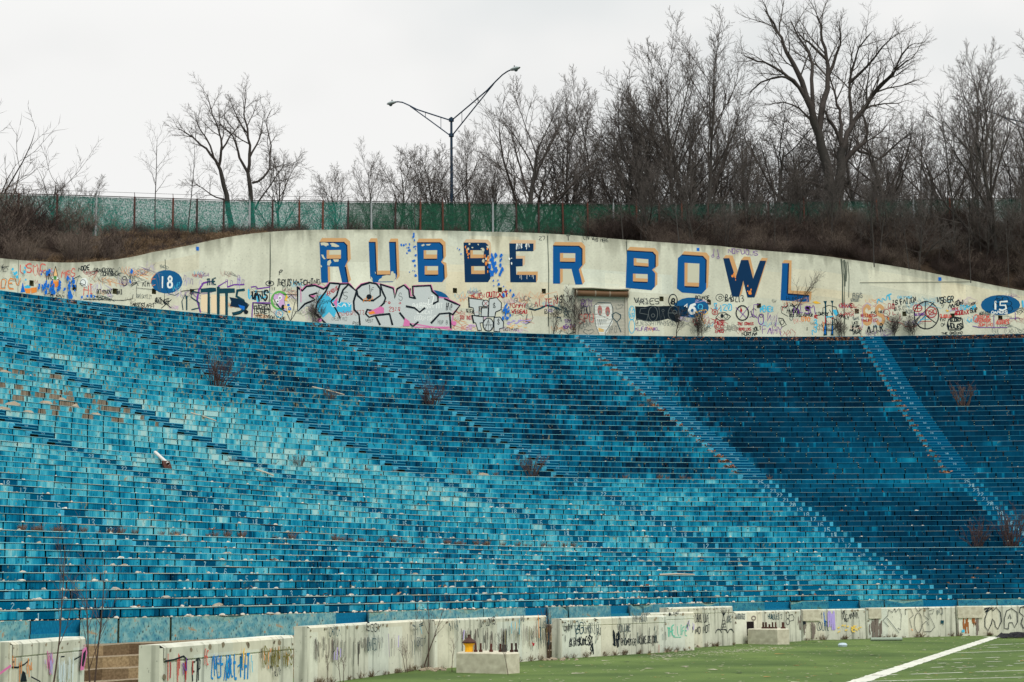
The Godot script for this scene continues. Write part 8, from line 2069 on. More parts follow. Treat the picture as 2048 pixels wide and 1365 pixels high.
	g("W", "graffiti", "dark teal block letters with purple halo right of the left oval", "p10 -47.63,16.92 -47.84,17.59 -47.73,18.15 -47.48,18.54 -47.08,18.67;p8 -46.57,18.44 -46.03,18.80 -46.02,18.45 -45.62,18.62 -45.37,18.64 -45.01,18.68;p7 -44.58,18.57 -44.30,18.64 -44.20,18.51 -43.44,18.67;p7 -44.51,16.84 -44.47,17.71 -43.38,17.77;q# -47.62,17.89 -47.22,17.92 -47.15,16.91 -47.61,16.97;q# -47.02,17.94 -46.67,17.97 -46.65,16.91 -46.98,16.93;q# -46.47,17.90 -46.14,17.92 -46.12,16.90 -46.43,16.90;G22 -47.57,18.12 -46.77,18.24;G15 -47.15,18.11 -47.13,16.87;G16 -46.57,18.37 -46.55,16.89;G25 -46.42,18.20 -45.64,18.29;G18 -46.07,18.21 -46.05,16.86;G16 -45.01,18.39 -45.41,18.31 -45.46,17.98 -45.05,17.78 -44.90,17.42 -45.19,17.12 -45.65,16.99;n# -45.89,17.90 -45.61,17.88 -45.15,17.82 -44.75,17.62 -44.79,17.38 -45.20,17.35 -45.85,17.39 -45.78,17.68;b# -45.35,17.52 -44.95,17.46 -44.99,17.23 -45.25,17.35;=G6 -47.30,18.42 -46.68,18.53 0.34 0.00|THE;k4 -45.65,16.90 -45.24,17.02 -44.89,17.28 -44.70,17.58;k# -44.74,17.15 -44.74,17.19 -44.77,17.22 -44.80,17.25 -44.85,17.26 -44.89,17.25 -44.93,17.23 -44.97,17.21 -44.99,17.17 -45.00,17.13 -44.99,17.10 -44.97,17.06 -44.93,17.04 -44.89,17.03 -44.84,17.03 -44.80,17.05 -44.77,17.08 -44.74,17.11;G5 -48.68,16.96 -48.76,17.41 -48.57,17.80 -48.47,17.53;G7 -48.47,17.72 -48.46,16.98;G6 -47.67,17.97 -48.12,18.02 -48.22,17.69 -47.71,17.42 -47.71,17.14 -48.16,17.01;k3 -48.82,17.96 -48.38,18.05 -48.18,18.11 -47.78,18.19")
	g("W", "graffiti", "teal lettering VANS and boxed words", "=c12 -44.82,17.80 -43.54,17.90 0.55 0.00|WN;=k8 -44.57,17.82 -43.54,17.90 0.53 0.00|VANS;k5 -44.40,18.35 -43.49,18.38;k5 -44.44,17.69 -43.43,17.68 -43.38,17.40 -44.42,17.37 -44.44,17.69;=k4 -44.36,17.37 -43.43,17.44 0.21 0.00|MICHEL;=k4 -44.39,17.06 -43.58,17.15 0.27 0.00|ISTHE;=k4 -44.31,16.81 -43.88,16.84 0.18 0.00|TOT;=k3 -43.78,16.85 -42.41,16.85 0.21 0.00|EYDONTCARE")
	g("W", "graffiti", "pink heart with eyes and green haze", "g12 -42.37,18.16 -42.46,18.31 -42.59,18.41 -42.75,18.46 -42.91,18.44 -43.07,18.37 -43.20,18.25 -43.28,18.09 -43.31,17.92 -43.28,17.76 -43.19,17.61 -43.06,17.51 -42.90,17.46 -42.74,17.48 -42.58,17.55;v# -43.23,18.07 -43.13,18.31 -42.93,18.28 -42.83,18.41 -42.57,18.31 -42.52,17.84 -42.41,17.37 -42.82,17.58;h3 -43.23,18.07 -43.13,18.31 -42.93,18.28 -42.83,18.41 -42.57,18.31 -42.52,17.84 -42.36,17.33 -42.82,17.58 -43.23,18.07;w# -42.86,17.91 -42.86,17.95 -42.88,17.99 -42.92,18.02 -42.96,18.03 -43.00,18.03 -43.04,18.01 -43.07,17.98 -43.09,17.94 -43.10,17.89 -43.09,17.85 -43.07,17.81 -43.04,17.78 -43.00,17.77 -42.95,17.77 -42.91,17.79 -42.88,17.82 -42.86,17.86;k# -42.90,17.90 -42.90,17.91 -42.91,17.93 -42.92,17.94 -42.93,17.94 -42.95,17.94 -42.96,17.93 -42.98,17.92 -42.98,17.91 -42.99,17.89 -42.98,17.87 -42.98,17.86 -42.96,17.85 -42.95,17.85 -42.93,17.85 -42.92,17.85 -42.91,17.87 -42.90,17.88;w# -42.68,18.14 -42.69,18.18 -42.71,18.22 -42.74,18.25 -42.78,18.26 -42.82,18.26 -42.86,18.24 -42.90,18.20 -42.92,18.16 -42.92,18.12 -42.92,18.07 -42.89,18.03 -42.86,18.01 -42.82,17.99 -42.78,18.00 -42.74,18.02 -42.71,18.05 -42.69,18.09;k# -42.77,18.11 -42.77,18.12 -42.78,18.14 -42.79,18.14 -42.81,18.15 -42.82,18.15 -42.84,18.14 -42.85,18.13 -42.86,18.12 -42.86,18.10 -42.86,18.08 -42.85,18.07 -42.84,18.06 -42.82,18.05 -42.81,18.06 -42.79,18.06 -42.78,18.07 -42.77,18.09;k# -42.52,17.60 -42.52,17.65 -42.54,17.69 -42.57,17.72 -42.60,17.74 -42.64,17.73 -42.67,17.72 -42.70,17.68 -42.71,17.64 -42.72,17.59 -42.71,17.54 -42.70,17.50 -42.67,17.47 -42.63,17.46 -42.60,17.46 -42.57,17.48 -42.54,17.51 -42.52,17.56;f# -42.36,17.62 -42.37,17.64 -42.39,17.67 -42.42,17.69 -42.45,17.69 -42.48,17.69 -42.52,17.68 -42.54,17.66 -42.56,17.63 -42.57,17.60 -42.56,17.57 -42.54,17.55 -42.52,17.53 -42.48,17.52 -42.45,17.53 -42.41,17.54 -42.39,17.56 -42.37,17.59;b# -42.21,17.75 -42.21,17.77 -42.23,17.79 -42.25,17.80 -42.28,17.81 -42.30,17.80 -42.33,17.79 -42.35,17.78 -42.37,17.76 -42.37,17.73 -42.37,17.71 -42.35,17.69 -42.33,17.68 -42.30,17.67 -42.27,17.68 -42.25,17.68 -42.23,17.70 -42.21,17.72;y# -42.16,17.37 -42.17,17.39 -42.18,17.41 -42.20,17.42 -42.22,17.43 -42.25,17.43 -42.27,17.42 -42.29,17.40 -42.30,17.38 -42.31,17.36 -42.30,17.34 -42.29,17.32 -42.27,17.30 -42.25,17.30 -42.22,17.30 -42.20,17.31 -42.18,17.33 -42.17,17.35;b5 -42.14,17.54 -42.14,17.56 -42.16,17.58 -42.18,17.59 -42.20,17.60 -42.22,17.60 -42.25,17.59 -42.27,17.57 -42.28,17.55 -42.28,17.53 -42.28,17.50 -42.27,17.49 -42.25,17.47 -42.22,17.47 -42.20,17.47 -42.18,17.48 -42.16,17.49 -42.14,17.51 -42.14,17.54;c4 -42.63,17.22 -42.64,17.29 -42.68,17.35 -42.74,17.39 -42.81,17.41 -42.88,17.41 -42.95,17.38 -43.01,17.33 -43.04,17.26 -43.06,17.19 -43.04,17.11 -43.00,17.05 -42.95,17.01 -42.88,16.99 -42.80,17.00 -42.73,17.03 -42.68,17.08 -42.64,17.14 -42.63,17.22;y# -42.42,18.32 -42.32,18.19 -42.42,18.04 -42.32,17.95 -42.52,17.98;k4 -42.36,17.24 -42.15,16.83 -41.80,17.42;k3 -42.63,18.33 -41.81,18.37;k3 -42.32,18.14 -42.12,18.35 -41.91,18.12;k3 -42.15,16.83 -41.86,18.08;G6 -42.36,17.33 -42.77,17.49 -43.03,17.75")
	g("W", "graffiti", "faint scrawls above the teal block letters", "p2 -45.43,18.91 -45.39,19.19 -45.28,19.16 -45.30,18.87;p2 -46.15,18.61 -46.11,18.89 -46.00,18.86 -46.02,18.57;p2 -45.85,18.57 -45.81,18.85 -45.71,18.81 -45.72,18.53;l2 -45.37,18.81 -45.33,19.10 -45.22,19.06 -45.24,18.77;p2 -45.42,18.69 -45.38,18.97 -45.28,18.93 -45.29,18.65;p2 -47.01,18.50 -46.97,18.78 -46.87,18.74 -46.88,18.46;l2 -45.42,18.72 -45.38,19.00 -45.27,18.96 -45.29,18.68;p2 -48.67,18.60 -48.63,18.88 -48.53,18.84 -48.54,18.57;l2 -45.41,18.49 -45.37,18.78 -45.27,18.74 -45.28,18.46;p2 -48.27,18.43 -48.22,18.72 -48.12,18.68 -48.13,18.40;l2 -48.47,18.47 -48.43,18.75 -48.33,18.71 -48.34,18.43;l2 -47.74,18.40 -47.69,18.68 -47.59,18.65 -47.61,18.37;p2 -45.16,18.70 -45.11,18.98 -45.01,18.94 -45.03,18.66;l2 -48.65,18.31 -48.60,18.59 -48.50,18.55 -48.52,18.28;k4 -43.20,18.90 -43.22,18.95 -43.26,18.99 -43.32,19.01 -43.40,19.02 -43.49,19.02 -43.57,18.99 -43.63,18.96 -43.67,18.91 -43.69,18.86 -43.67,18.81 -43.63,18.77 -43.56,18.75 -43.48,18.74 -43.40,18.74 -43.32,18.77 -43.26,18.80 -43.21,18.85 -43.20,18.90;k# -43.35,18.91 -43.36,18.94 -43.37,18.96 -43.40,18.98 -43.43,18.99 -43.46,18.99 -43.49,18.97 -43.51,18.95 -43.53,18.93 -43.54,18.90 -43.53,18.87 -43.51,18.84 -43.49,18.83 -43.46,18.82 -43.43,18.82 -43.40,18.83 -43.37,18.85 -43.36,18.88;=k4 -42.99,18.80 -42.12,18.87 0.35 0.00|THEYIS;=k4 -42.02,18.90 -40.29,19.08 0.30 0.00|WATCHING;=h2 -42.63,18.50 -41.97,18.55 0.23 0.00|GOAL;=k3 -42.87,19.45 -42.64,19.49 0.25 0.00|P;=k3 -43.34,18.49 -43.08,18.53 0.16 0.00|!!")
	g("W", "graffiti", "small black words along the top of the wall", "=k3 -23.94,22.63 -22.37,22.54 0.22 0.00|LIV WAS HERE;=k4 -25.01,22.57 -24.71,22.58 0.28 0.00|T;=p3 -14.96,22.00 -13.09,21.84 0.28 0.00|NDFUOJS;=k3 -26.73,22.52 -26.28,22.51 0.23 0.00|27;p3 -15.84,22.25 -15.89,21.82;p3 -15.85,21.80 -15.86,21.83 -15.87,21.85 -15.88,21.87 -15.91,21.88 -15.93,21.88 -15.95,21.87 -15.97,21.85 -15.99,21.82 -15.99,21.80 -15.99,21.77 -15.98,21.75 -15.96,21.73 -15.94,21.72 -15.91,21.72 -15.89,21.73 -15.87,21.75 -15.86,21.77 -15.85,21.80;p3 -15.63,22.21 -15.55,21.73;p3 -15.53,21.71 -15.54,21.73 -15.55,21.76 -15.57,21.77 -15.59,21.78 -15.61,21.78 -15.64,21.77 -15.66,21.76 -15.67,21.73 -15.67,21.71 -15.67,21.68 -15.66,21.66 -15.64,21.64 -15.62,21.63 -15.59,21.63 -15.57,21.64 -15.55,21.66 -15.54,21.68 -15.53,21.71;k2 -24.01,22.56 -23.98,22.46;b# -16.92,22.30 -16.75,22.30 -16.75,22.11 -16.92,22.11;b# -47.95,20.52 -47.78,20.53 -47.78,20.32 -47.94,20.31;b# -2.12,20.42 -1.94,20.41 -1.94,20.20 -2.13,20.20;b# -34.60,22.52 -34.51,22.53 -34.51,22.26 -34.60,22.25")
	g("W", "graffiti", "black bubble lettering with grey outlines right of the shutter", "k# -20.81,18.64 -20.17,18.62 -19.81,18.70 -19.40,18.66 -18.78,18.69 -18.16,18.70 -17.55,18.73 -17.51,18.02 -18.07,18.06 -18.39,17.75 -18.80,17.90 -19.31,17.77 -19.93,17.71 -20.34,17.78 -20.77,17.82;h3 -20.12,18.54 -20.48,18.49 -20.54,18.23 -20.02,18.14 -20.13,17.73 -20.70,17.88;h3 -17.55,18.70 -17.56,18.04;h3 -19.35,18.61 -19.26,17.79 -19.10,18.35 -19.00,17.90;h3 -18.74,18.26 -18.17,18.26;h3 -19.43,18.20 -19.45,18.35 -19.49,18.49 -19.57,18.59 -19.66,18.65 -19.75,18.64 -19.85,18.59 -19.93,18.49 -19.98,18.35 -20.00,18.19 -19.98,18.03 -19.94,17.90 -19.86,17.80 -19.77,17.74 -19.67,17.74 -19.58,17.80 -19.50,17.90 -19.45,18.04 -19.43,18.20;h3 -19.61,18.09 -19.62,18.13 -19.64,18.16 -19.66,18.18 -19.70,18.19 -19.73,18.19 -19.77,18.18 -19.79,18.16 -19.81,18.13 -19.82,18.09 -19.81,18.06 -19.80,18.03 -19.77,18.00 -19.74,17.99 -19.70,17.99 -19.67,18.00 -19.64,18.03 -19.62,18.06 -19.61,18.09;h3 -18.08,18.24 -18.10,18.39 -18.16,18.53 -18.25,18.63 -18.36,18.68 -18.48,18.68 -18.60,18.62 -18.69,18.52 -18.75,18.38 -18.78,18.23 -18.76,18.08 -18.70,17.94 -18.61,17.84 -18.50,17.79 -18.38,17.79 -18.26,17.85 -18.17,17.95 -18.10,18.09 -18.08,18.24;h3 -18.25,18.31 -18.26,18.36 -18.28,18.39 -18.31,18.42 -18.35,18.43 -18.40,18.43 -18.44,18.42 -18.47,18.39 -18.49,18.35 -18.50,18.31 -18.49,18.27 -18.47,18.23 -18.44,18.21 -18.40,18.19 -18.36,18.19 -18.32,18.21 -18.28,18.23 -18.26,18.27 -18.25,18.31;h2 -19.02,18.41 -19.03,18.43 -19.04,18.45 -19.06,18.47 -19.08,18.48 -19.11,18.48 -19.13,18.47 -19.15,18.45 -19.16,18.43 -19.17,18.40 -19.16,18.38 -19.15,18.36 -19.13,18.34 -19.11,18.34 -19.08,18.34 -19.06,18.34 -19.04,18.36 -19.03,18.38 -19.02,18.41;k# -18.28,17.96 -17.95,17.78 -18.29,17.68 -18.59,17.85")
	g("W", "graffiti", "thin black tags above the black bubble lettering", "=k4 -20.83,18.74 -19.24,18.76 0.37 0.00|VRIES;k6 -18.34,18.70 -18.26,18.78 -18.22,18.90 -18.20,19.03 -18.21,19.16 -18.25,19.27 -18.32,19.36 -18.41,19.40 -18.50,19.40 -18.59,19.36 -18.66,19.27 -18.71,19.15 -18.73,19.02 -18.72,18.89 -18.67,18.78 -18.60,18.69;=k8 -18.57,18.82 -18.31,18.82 0.35 0.00|8;=k4 -17.05,19.12 -16.20,19.10 0.22 0.00|BOUNCE;c4 -20.84,18.23 -20.85,18.38 -20.88,18.51 -20.93,18.60 -20.99,18.65 -21.05,18.65 -21.11,18.60 -21.16,18.50 -21.19,18.37 -21.20,18.22 -21.20,18.08 -21.17,17.95 -21.12,17.85 -21.06,17.80 -21.00,17.80 -20.94,17.85 -20.89,17.95 -20.86,18.08 -20.84,18.23;c4 -20.86,17.42 -20.87,17.56 -20.90,17.69 -20.94,17.79 -21.00,17.84 -21.06,17.84 -21.12,17.79 -21.17,17.69 -21.20,17.56 -21.22,17.41 -21.21,17.26 -21.18,17.14 -21.14,17.04 -21.08,16.99 -21.02,16.99 -20.96,17.04 -20.91,17.14 -20.87,17.27 -20.86,17.42;=c3 -21.12,18.33 -20.84,18.33 0.22 0.00|FA;=c3 -21.18,17.97 -20.85,17.97 0.22 0.00|SOS;=h2 -20.81,17.47 -18.29,17.52 0.27 0.00|@JESSHYMADISK;=p3 -20.84,17.14 -19.27,17.18 0.22 0.00|ALFRANKL;=r3 -17.26,17.71 -16.95,17.74 0.20 0.00|I LO;=r4 -17.16,17.48 -16.91,17.51 0.17 0.00|ME;=k2 -16.55,17.21 -16.14,17.31 0.22 0.00|LOVE")
	g("W", "graffiti", "black outlined eye and red words right of the ovals", "=k4 -15.25,19.00 -14.02,18.98 0.40 0.00|BABZ13;=c5 -15.93,18.44 -14.75,18.44 0.37 0.00|4120;=r5 -15.90,17.57 -15.29,17.55 0.30 0.00|FALSE;=r4 -15.91,17.36 -15.34,17.37 0.17 0.00|GOD;=r4 -15.89,17.08 -15.35,17.09 0.20 0.00|ENDS;=r3 -14.49,17.55 -13.49,17.55 0.17 0.00|THEE COWARDS;=r3 -14.42,17.22 -13.68,17.22 0.17 0.00|NEVER LIES;=k4 -14.25,16.89 -13.28,16.91 0.22 0.00|NORTAN;=k4 -13.58,17.14 -13.04,17.27 0.23 0.00|ZOLT;=c5 -13.09,18.37 -12.24,18.37 0.33 0.00|NEHER;k3 -15.31,19.23 -15.32,19.31 -15.36,19.37 -15.43,19.42 -15.51,19.45 -15.60,19.44 -15.69,19.41 -15.75,19.36 -15.79,19.29 -15.80,19.21 -15.78,19.13 -15.72,19.07 -15.65,19.03 -15.57,19.02 -15.48,19.03 -15.40,19.07 -15.34,19.13;k3 -15.42,19.23 -15.43,19.26 -15.45,19.29 -15.47,19.31 -15.51,19.32 -15.54,19.32 -15.58,19.31 -15.60,19.29 -15.62,19.26 -15.63,19.23 -15.62,19.20 -15.61,19.17 -15.58,19.15 -15.55,19.14 -15.51,19.14 -15.48,19.15 -15.45,19.17 -15.43,19.20 -15.42,19.23;k4 -15.84,17.98 -15.63,18.28 -15.27,18.31 -14.91,18.08 -15.12,17.88 -15.59,17.83 -15.84,17.98;k# -15.36,18.11 -15.36,18.15 -15.38,18.19 -15.40,18.22 -15.43,18.23 -15.46,18.23 -15.50,18.22 -15.52,18.19 -15.54,18.15 -15.54,18.11 -15.54,18.06 -15.52,18.02 -15.50,18.00 -15.47,17.98 -15.44,17.98 -15.41,18.00 -15.38,18.03 -15.37,18.06;k3 -15.11,18.08 -15.11,18.13 -15.13,18.17 -15.16,18.19 -15.20,18.21 -15.24,18.21 -15.28,18.19 -15.31,18.16 -15.33,18.13 -15.33,18.08 -15.33,18.04 -15.31,18.00 -15.28,17.97 -15.24,17.96 -15.21,17.96 -15.17,17.97 -15.14,18.00 -15.12,18.04 -15.11,18.08;r4 -15.71,18.34 -15.72,18.39 -15.75,18.43 -15.79,18.47 -15.85,18.49 -15.91,18.49 -15.97,18.47 -16.01,18.43 -16.05,18.39 -16.06,18.33 -16.05,18.28 -16.02,18.23 -15.97,18.20 -15.92,18.18 -15.86,18.18 -15.80,18.20 -15.75,18.24 -15.72,18.28 -15.71,18.34;r4 -15.82,18.33 -15.82,18.36 -15.83,18.37 -15.85,18.39 -15.87,18.39 -15.89,18.39 -15.91,18.39 -15.93,18.37 -15.94,18.35 -15.94,18.33 -15.94,18.31 -15.93,18.29 -15.91,18.28 -15.89,18.27 -15.87,18.27 -15.85,18.28 -15.84,18.30 -15.83,18.31 -15.82,18.33;r3 -15.77,18.80 -15.83,18.56;r3 -16.13,18.59 -15.98,18.44;r3 -15.54,18.64 -15.70,18.46;k7 -13.81,18.29 -13.83,18.45 -13.89,18.58 -13.99,18.68 -14.11,18.74 -14.25,18.74 -14.37,18.68 -14.48,18.58 -14.55,18.44 -14.58,18.29 -14.56,18.14 -14.49,18.00 -14.39,17.90 -14.27,17.85 -14.14,17.85 -14.01,17.90 -13.90,18.00 -13.83,18.14 -13.81,18.29;r# -14.28,18.68 -14.19,18.45 -14.27,18.27 -14.32,18.44;p3 -14.59,18.65 -13.94,17.99;p3 -13.77,18.70 -14.35,17.98;o3 -16.81,18.28 -16.50,18.43 -16.71,17.92 -16.52,17.62")
	g("W", "graffiti", "purple tall scrawl and black marks under the W", "p5 -13.20,18.81 -13.46,18.81 -13.53,18.19 -13.28,17.99;p5 -12.89,17.89 -12.89,17.99 -12.92,18.08 -12.96,18.15 -13.01,18.19 -13.07,18.19 -13.12,18.15 -13.17,18.08 -13.20,17.99 -13.21,17.89 -13.21,17.78 -13.18,17.69 -13.14,17.62 -13.09,17.58 -13.03,17.58 -12.98,17.62 -12.93,17.69 -12.90,17.78 -12.89,17.89;p5 -12.60,18.30 -12.67,17.78 -12.45,18.19 -12.42,17.58 -12.20,18.14 -12.24,17.48 -12.02,18.30 -12.17,17.48;=p4 -12.97,17.07 -11.67,16.94 0.45 0.00|FAHY;p4 -13.68,18.40 -13.53,18.09 -13.74,18.04;k3 -13.34,18.46 -13.39,18.52 -13.44,18.55 -13.50,18.55 -13.55,18.52 -13.59,18.46 -13.63,18.38 -13.64,18.29 -13.63,18.21 -13.60,18.13 -13.56,18.07 -13.51,18.04 -13.45,18.04 -13.40,18.07;k4 -11.95,17.99 -11.69,17.94 -11.50,17.58 -11.76,17.43 -11.93,17.78 -11.95,17.99;k3 -11.64,17.73 -11.64,17.78 -11.66,17.82 -11.69,17.86 -11.73,17.87 -11.77,17.87 -11.80,17.86 -11.83,17.82 -11.85,17.78 -11.86,17.73 -11.86,17.68 -11.84,17.64 -11.81,17.61 -11.77,17.59 -11.74,17.59 -11.70,17.61 -11.67,17.64 -11.65,17.68 -11.64,17.73;k4 -11.77,18.71 -11.57,18.60 -11.36,18.76;=r3 -11.68,18.45 -11.31,18.71 0.30 0.00|N;k3 -11.80,18.65 -11.76,18.30 -11.38,18.09;k3 -12.88,18.14 -12.89,18.18 -12.91,18.21 -12.95,18.23 -12.99,18.24 -13.04,18.24 -13.08,18.23 -13.12,18.21 -13.14,18.18 -13.15,18.14 -13.14,18.11 -13.12,18.08 -13.09,18.05 -13.04,18.04 -13.00,18.04 -12.95,18.05 -12.92,18.08 -12.89,18.11 -12.88,18.14")
	g("W", "graffiti", "black and purple words left of the dollar sign", "=k5 -11.43,18.30 -10.64,18.29 0.28 0.00|HAAGGA;=p5 -11.02,18.29 -9.64,18.24 0.55 0.00|HISM;=k4 -11.31,18.06 -9.85,18.09 0.18 0.00|ZOX SOULWINTER;=k4 -9.65,18.14 -8.88,18.13 0.20 0.00|LOWETY;=c7 -9.82,17.45 -9.57,17.45 0.40 0.00|3;=o5 -10.57,17.81 -10.01,17.78 0.25 0.00|GYO;=c5 -9.94,16.96 -9.58,17.06 0.35 0.00|N;=r5 -9.78,17.98 -9.55,17.98 0.18 0.00|RC;k5 -11.23,18.76 -11.01,18.71 -10.80,18.81;k5 -11.10,18.86 -10.91,18.63;h3 -11.09,17.96 -11.09,18.00 -11.11,18.03 -11.13,18.06 -11.16,18.07 -11.19,18.07 -11.22,18.06 -11.25,18.03 -11.27,18.00 -11.27,17.96 -11.27,17.92 -11.25,17.89 -11.23,17.86 -11.20,17.85 -11.17,17.85 -11.14,17.86 -11.11,17.89 -11.10,17.92 -11.09,17.96;y# -9.87,18.98 -9.62,19.03 -9.32,18.88 -9.67,18.86;k3 -10.23,17.42 -10.24,17.22")
	g("W", "graffiti", "tall dark dollar sign with two black bars", "G# -9.18,19.03 -8.96,19.03 -9.01,18.85 -9.02,16.91 -9.25,16.88 -9.12,17.78 -9.10,18.85;G# -8.73,19.05 -8.55,19.04 -8.61,18.85 -8.63,16.90 -8.80,16.89 -8.68,17.88 -8.66,18.85;r5 -9.09,18.08 -9.09,17.67;b7 -9.12,17.47 -9.14,17.01;r5 -8.65,18.18 -8.66,17.88;b5 -8.68,17.47 -8.70,17.01;k4 -8.27,18.18 -8.41,18.64 -8.86,18.77 -9.22,18.60 -9.23,18.29 -8.84,18.03 -8.43,17.87 -8.34,17.52 -8.66,17.21 -9.17,17.26 -9.33,17.62;k3 -8.82,18.49 -8.53,17.93 -8.55,17.57 -8.95,17.57;c# -8.62,18.49 -8.41,18.49 -8.32,18.23 -8.43,18.08 -8.57,18.29;c8 -9.04,18.03 -8.63,18.08;o4 -9.22,17.73 -9.25,17.16")
	g("W", "graffiti", "columns of small black words beside the dollar sign", "=r4 -8.21,18.62 -7.14,18.61 0.23 0.00|CHAPEL;=r4 -8.20,18.05 -7.31,18.10 0.20 0.00|RAPPER;=k4 -8.35,18.08 -7.62,17.87 0.18 0.00|AMPFLY;=h3 -7.37,19.20 -6.76,19.22 0.28 0.00|FREAKS;=h3 -7.50,18.99 -6.98,18.99 0.18 0.00|SOMEBO;=h3 -7.39,17.84 -7.02,17.86 0.18 0.00|SAFE;=k3 -7.45,17.57 -7.06,17.60 0.18 0.00|LATE;=k3 -7.50,17.37 -7.01,17.39 0.15 0.00|IN LOVE;=k3 -7.62,17.16 -6.94,17.18 0.14 0.00|AND A LIL;=k3 -7.44,16.97 -6.97,17.00 0.18 0.00|DRUNK;=k4 -7.57,18.60 -7.38,18.60 0.26 0.00|C")
	g("W", "graffiti", "two tan outlined letters S above black initials", "t21 -6.38,18.52 -6.41,18.61 -6.46,18.67 -6.53,18.70 -6.59,18.70 -6.66,18.66 -6.71,18.59 -6.74,18.50 -6.75,18.40 -6.73,18.31 -6.69,18.23 -6.64,18.18 -6.57,18.16;t21 -6.73,17.76 -6.69,17.68 -6.64,17.62 -6.57,17.59 -6.50,17.59 -6.44,17.63 -6.38,17.70 -6.35,17.79 -6.34,17.88 -6.36,17.98 -6.40,18.06 -6.46,18.11 -6.53,18.13;t21 -5.58,18.52 -5.61,18.60 -5.66,18.66 -5.72,18.69 -5.79,18.69 -5.85,18.65 -5.91,18.58 -5.94,18.49 -5.94,18.39 -5.93,18.30 -5.89,18.22 -5.83,18.17 -5.77,18.15;t21 -5.93,17.76 -5.89,17.67 -5.84,17.61 -5.77,17.58 -5.70,17.58 -5.64,17.62 -5.58,17.69 -5.55,17.78 -5.54,17.88 -5.56,17.97 -5.60,18.05 -5.66,18.10 -5.73,18.12;l3 -6.86,17.39 -6.79,18.59 -6.52,18.90 -6.26,18.74;=k6 -6.53,17.07 -5.34,17.14 0.44 0.00|A.M.R.;=r4 -6.91,18.02 -5.93,18.01 0.18 0.00|RELIGION;=r3 -6.87,17.75 -5.89,17.72 0.18 0.00|HAUNTED;k3 -6.93,17.39 -6.96,16.86;=c7 -5.92,18.85 -4.91,19.12 0.31 0.00|ANT")
	g("W", "graffiti", "large black spoked circle with red smaller circles", "k7 -2.20,18.07 -2.23,18.36 -2.35,18.62 -2.54,18.81 -2.78,18.92 -3.03,18.92 -3.28,18.82 -3.49,18.64 -3.63,18.38 -3.68,18.09 -3.65,17.80 -3.53,17.55 -3.34,17.35 -3.10,17.25 -2.84,17.25 -2.60,17.34 -2.39,17.53 -2.25,17.78 -2.20,18.07;k5 -2.97,18.91 -3.05,17.24;G6 -3.65,17.72 -2.47,18.85;k5 -2.99,18.07 -2.34,17.56;k5 -2.99,18.07 -3.52,17.56;c4 -3.47,17.61 -2.99,18.02;r5 -3.18,18.52 -3.20,18.59 -3.24,18.66 -3.31,18.70 -3.40,18.73 -3.49,18.73 -3.58,18.71 -3.65,18.66 -3.70,18.60 -3.72,18.53 -3.70,18.46 -3.66,18.39 -3.59,18.35 -3.50,18.32 -3.41,18.32 -3.32,18.34 -3.25,18.39 -3.20,18.45 -3.18,18.52;r4 -3.44,18.73 -3.46,18.32;r4 -3.64,18.53 -3.23,18.52;r5 -2.32,18.26 -2.33,18.37 -2.38,18.47 -2.46,18.54 -2.57,18.58 -2.68,18.59 -2.78,18.55 -2.87,18.48 -2.93,18.38 -2.95,18.27 -2.94,18.16 -2.88,18.06 -2.80,17.99 -2.70,17.95 -2.59,17.94 -2.49,17.98 -2.40,18.05 -2.34,18.15 -2.32,18.26;r4 -2.48,18.26 -2.49,18.32 -2.51,18.36 -2.55,18.40 -2.60,18.42 -2.65,18.42 -2.70,18.40 -2.75,18.37 -2.78,18.32 -2.79,18.27 -2.78,18.21 -2.75,18.17 -2.72,18.13 -2.67,18.11 -2.61,18.11 -2.56,18.13 -2.52,18.16 -2.49,18.21 -2.48,18.26;r4 -2.87,18.38 -2.37,18.17;r4 -2.84,18.02 -2.41,18.48;c3 -3.31,17.84 -2.79,17.83;r3 -3.36,17.71 -2.65,17.71;=p3 -3.61,18.06 -3.04,18.10 0.14 0.00|BLONDS")
	g("W", "graffiti", "red and black scrawls left of the spoked circle", "=k5 -4.97,18.73 -3.47,18.89 0.31 0.00|IS FAIION;=k3 -4.86,18.39 -4.21,18.43 0.23 0.00|B.S.L;=r4 -5.19,18.50 -4.82,18.54 0.31 0.00|DO;=k3 -6.28,18.22 -5.40,18.26 0.15 0.00|FNG TRUE;=h3 -4.17,18.19 -3.65,18.24 0.23 0.00|XOXO;r3 -5.14,18.26 -5.15,18.34 -5.19,18.41 -5.24,18.46 -5.31,18.49 -5.38,18.49 -5.45,18.47 -5.50,18.42 -5.54,18.34 -5.56,18.26 -5.55,18.18 -5.51,18.11 -5.46,18.06 -5.40,18.03 -5.32,18.03 -5.26,18.06 -5.20,18.11 -5.16,18.18 -5.14,18.26;r4 -5.31,18.00 -5.16,17.74 -4.81,17.68 -4.45,17.62 -4.30,17.44 -3.89,17.35 -3.58,17.45;o# -5.28,18.02 -5.18,17.95 -5.24,17.79 -5.29,17.87;r3 -4.53,18.20 -4.54,17.78;=r3 -4.97,18.13 -4.76,18.15 0.18 0.00|Z..")
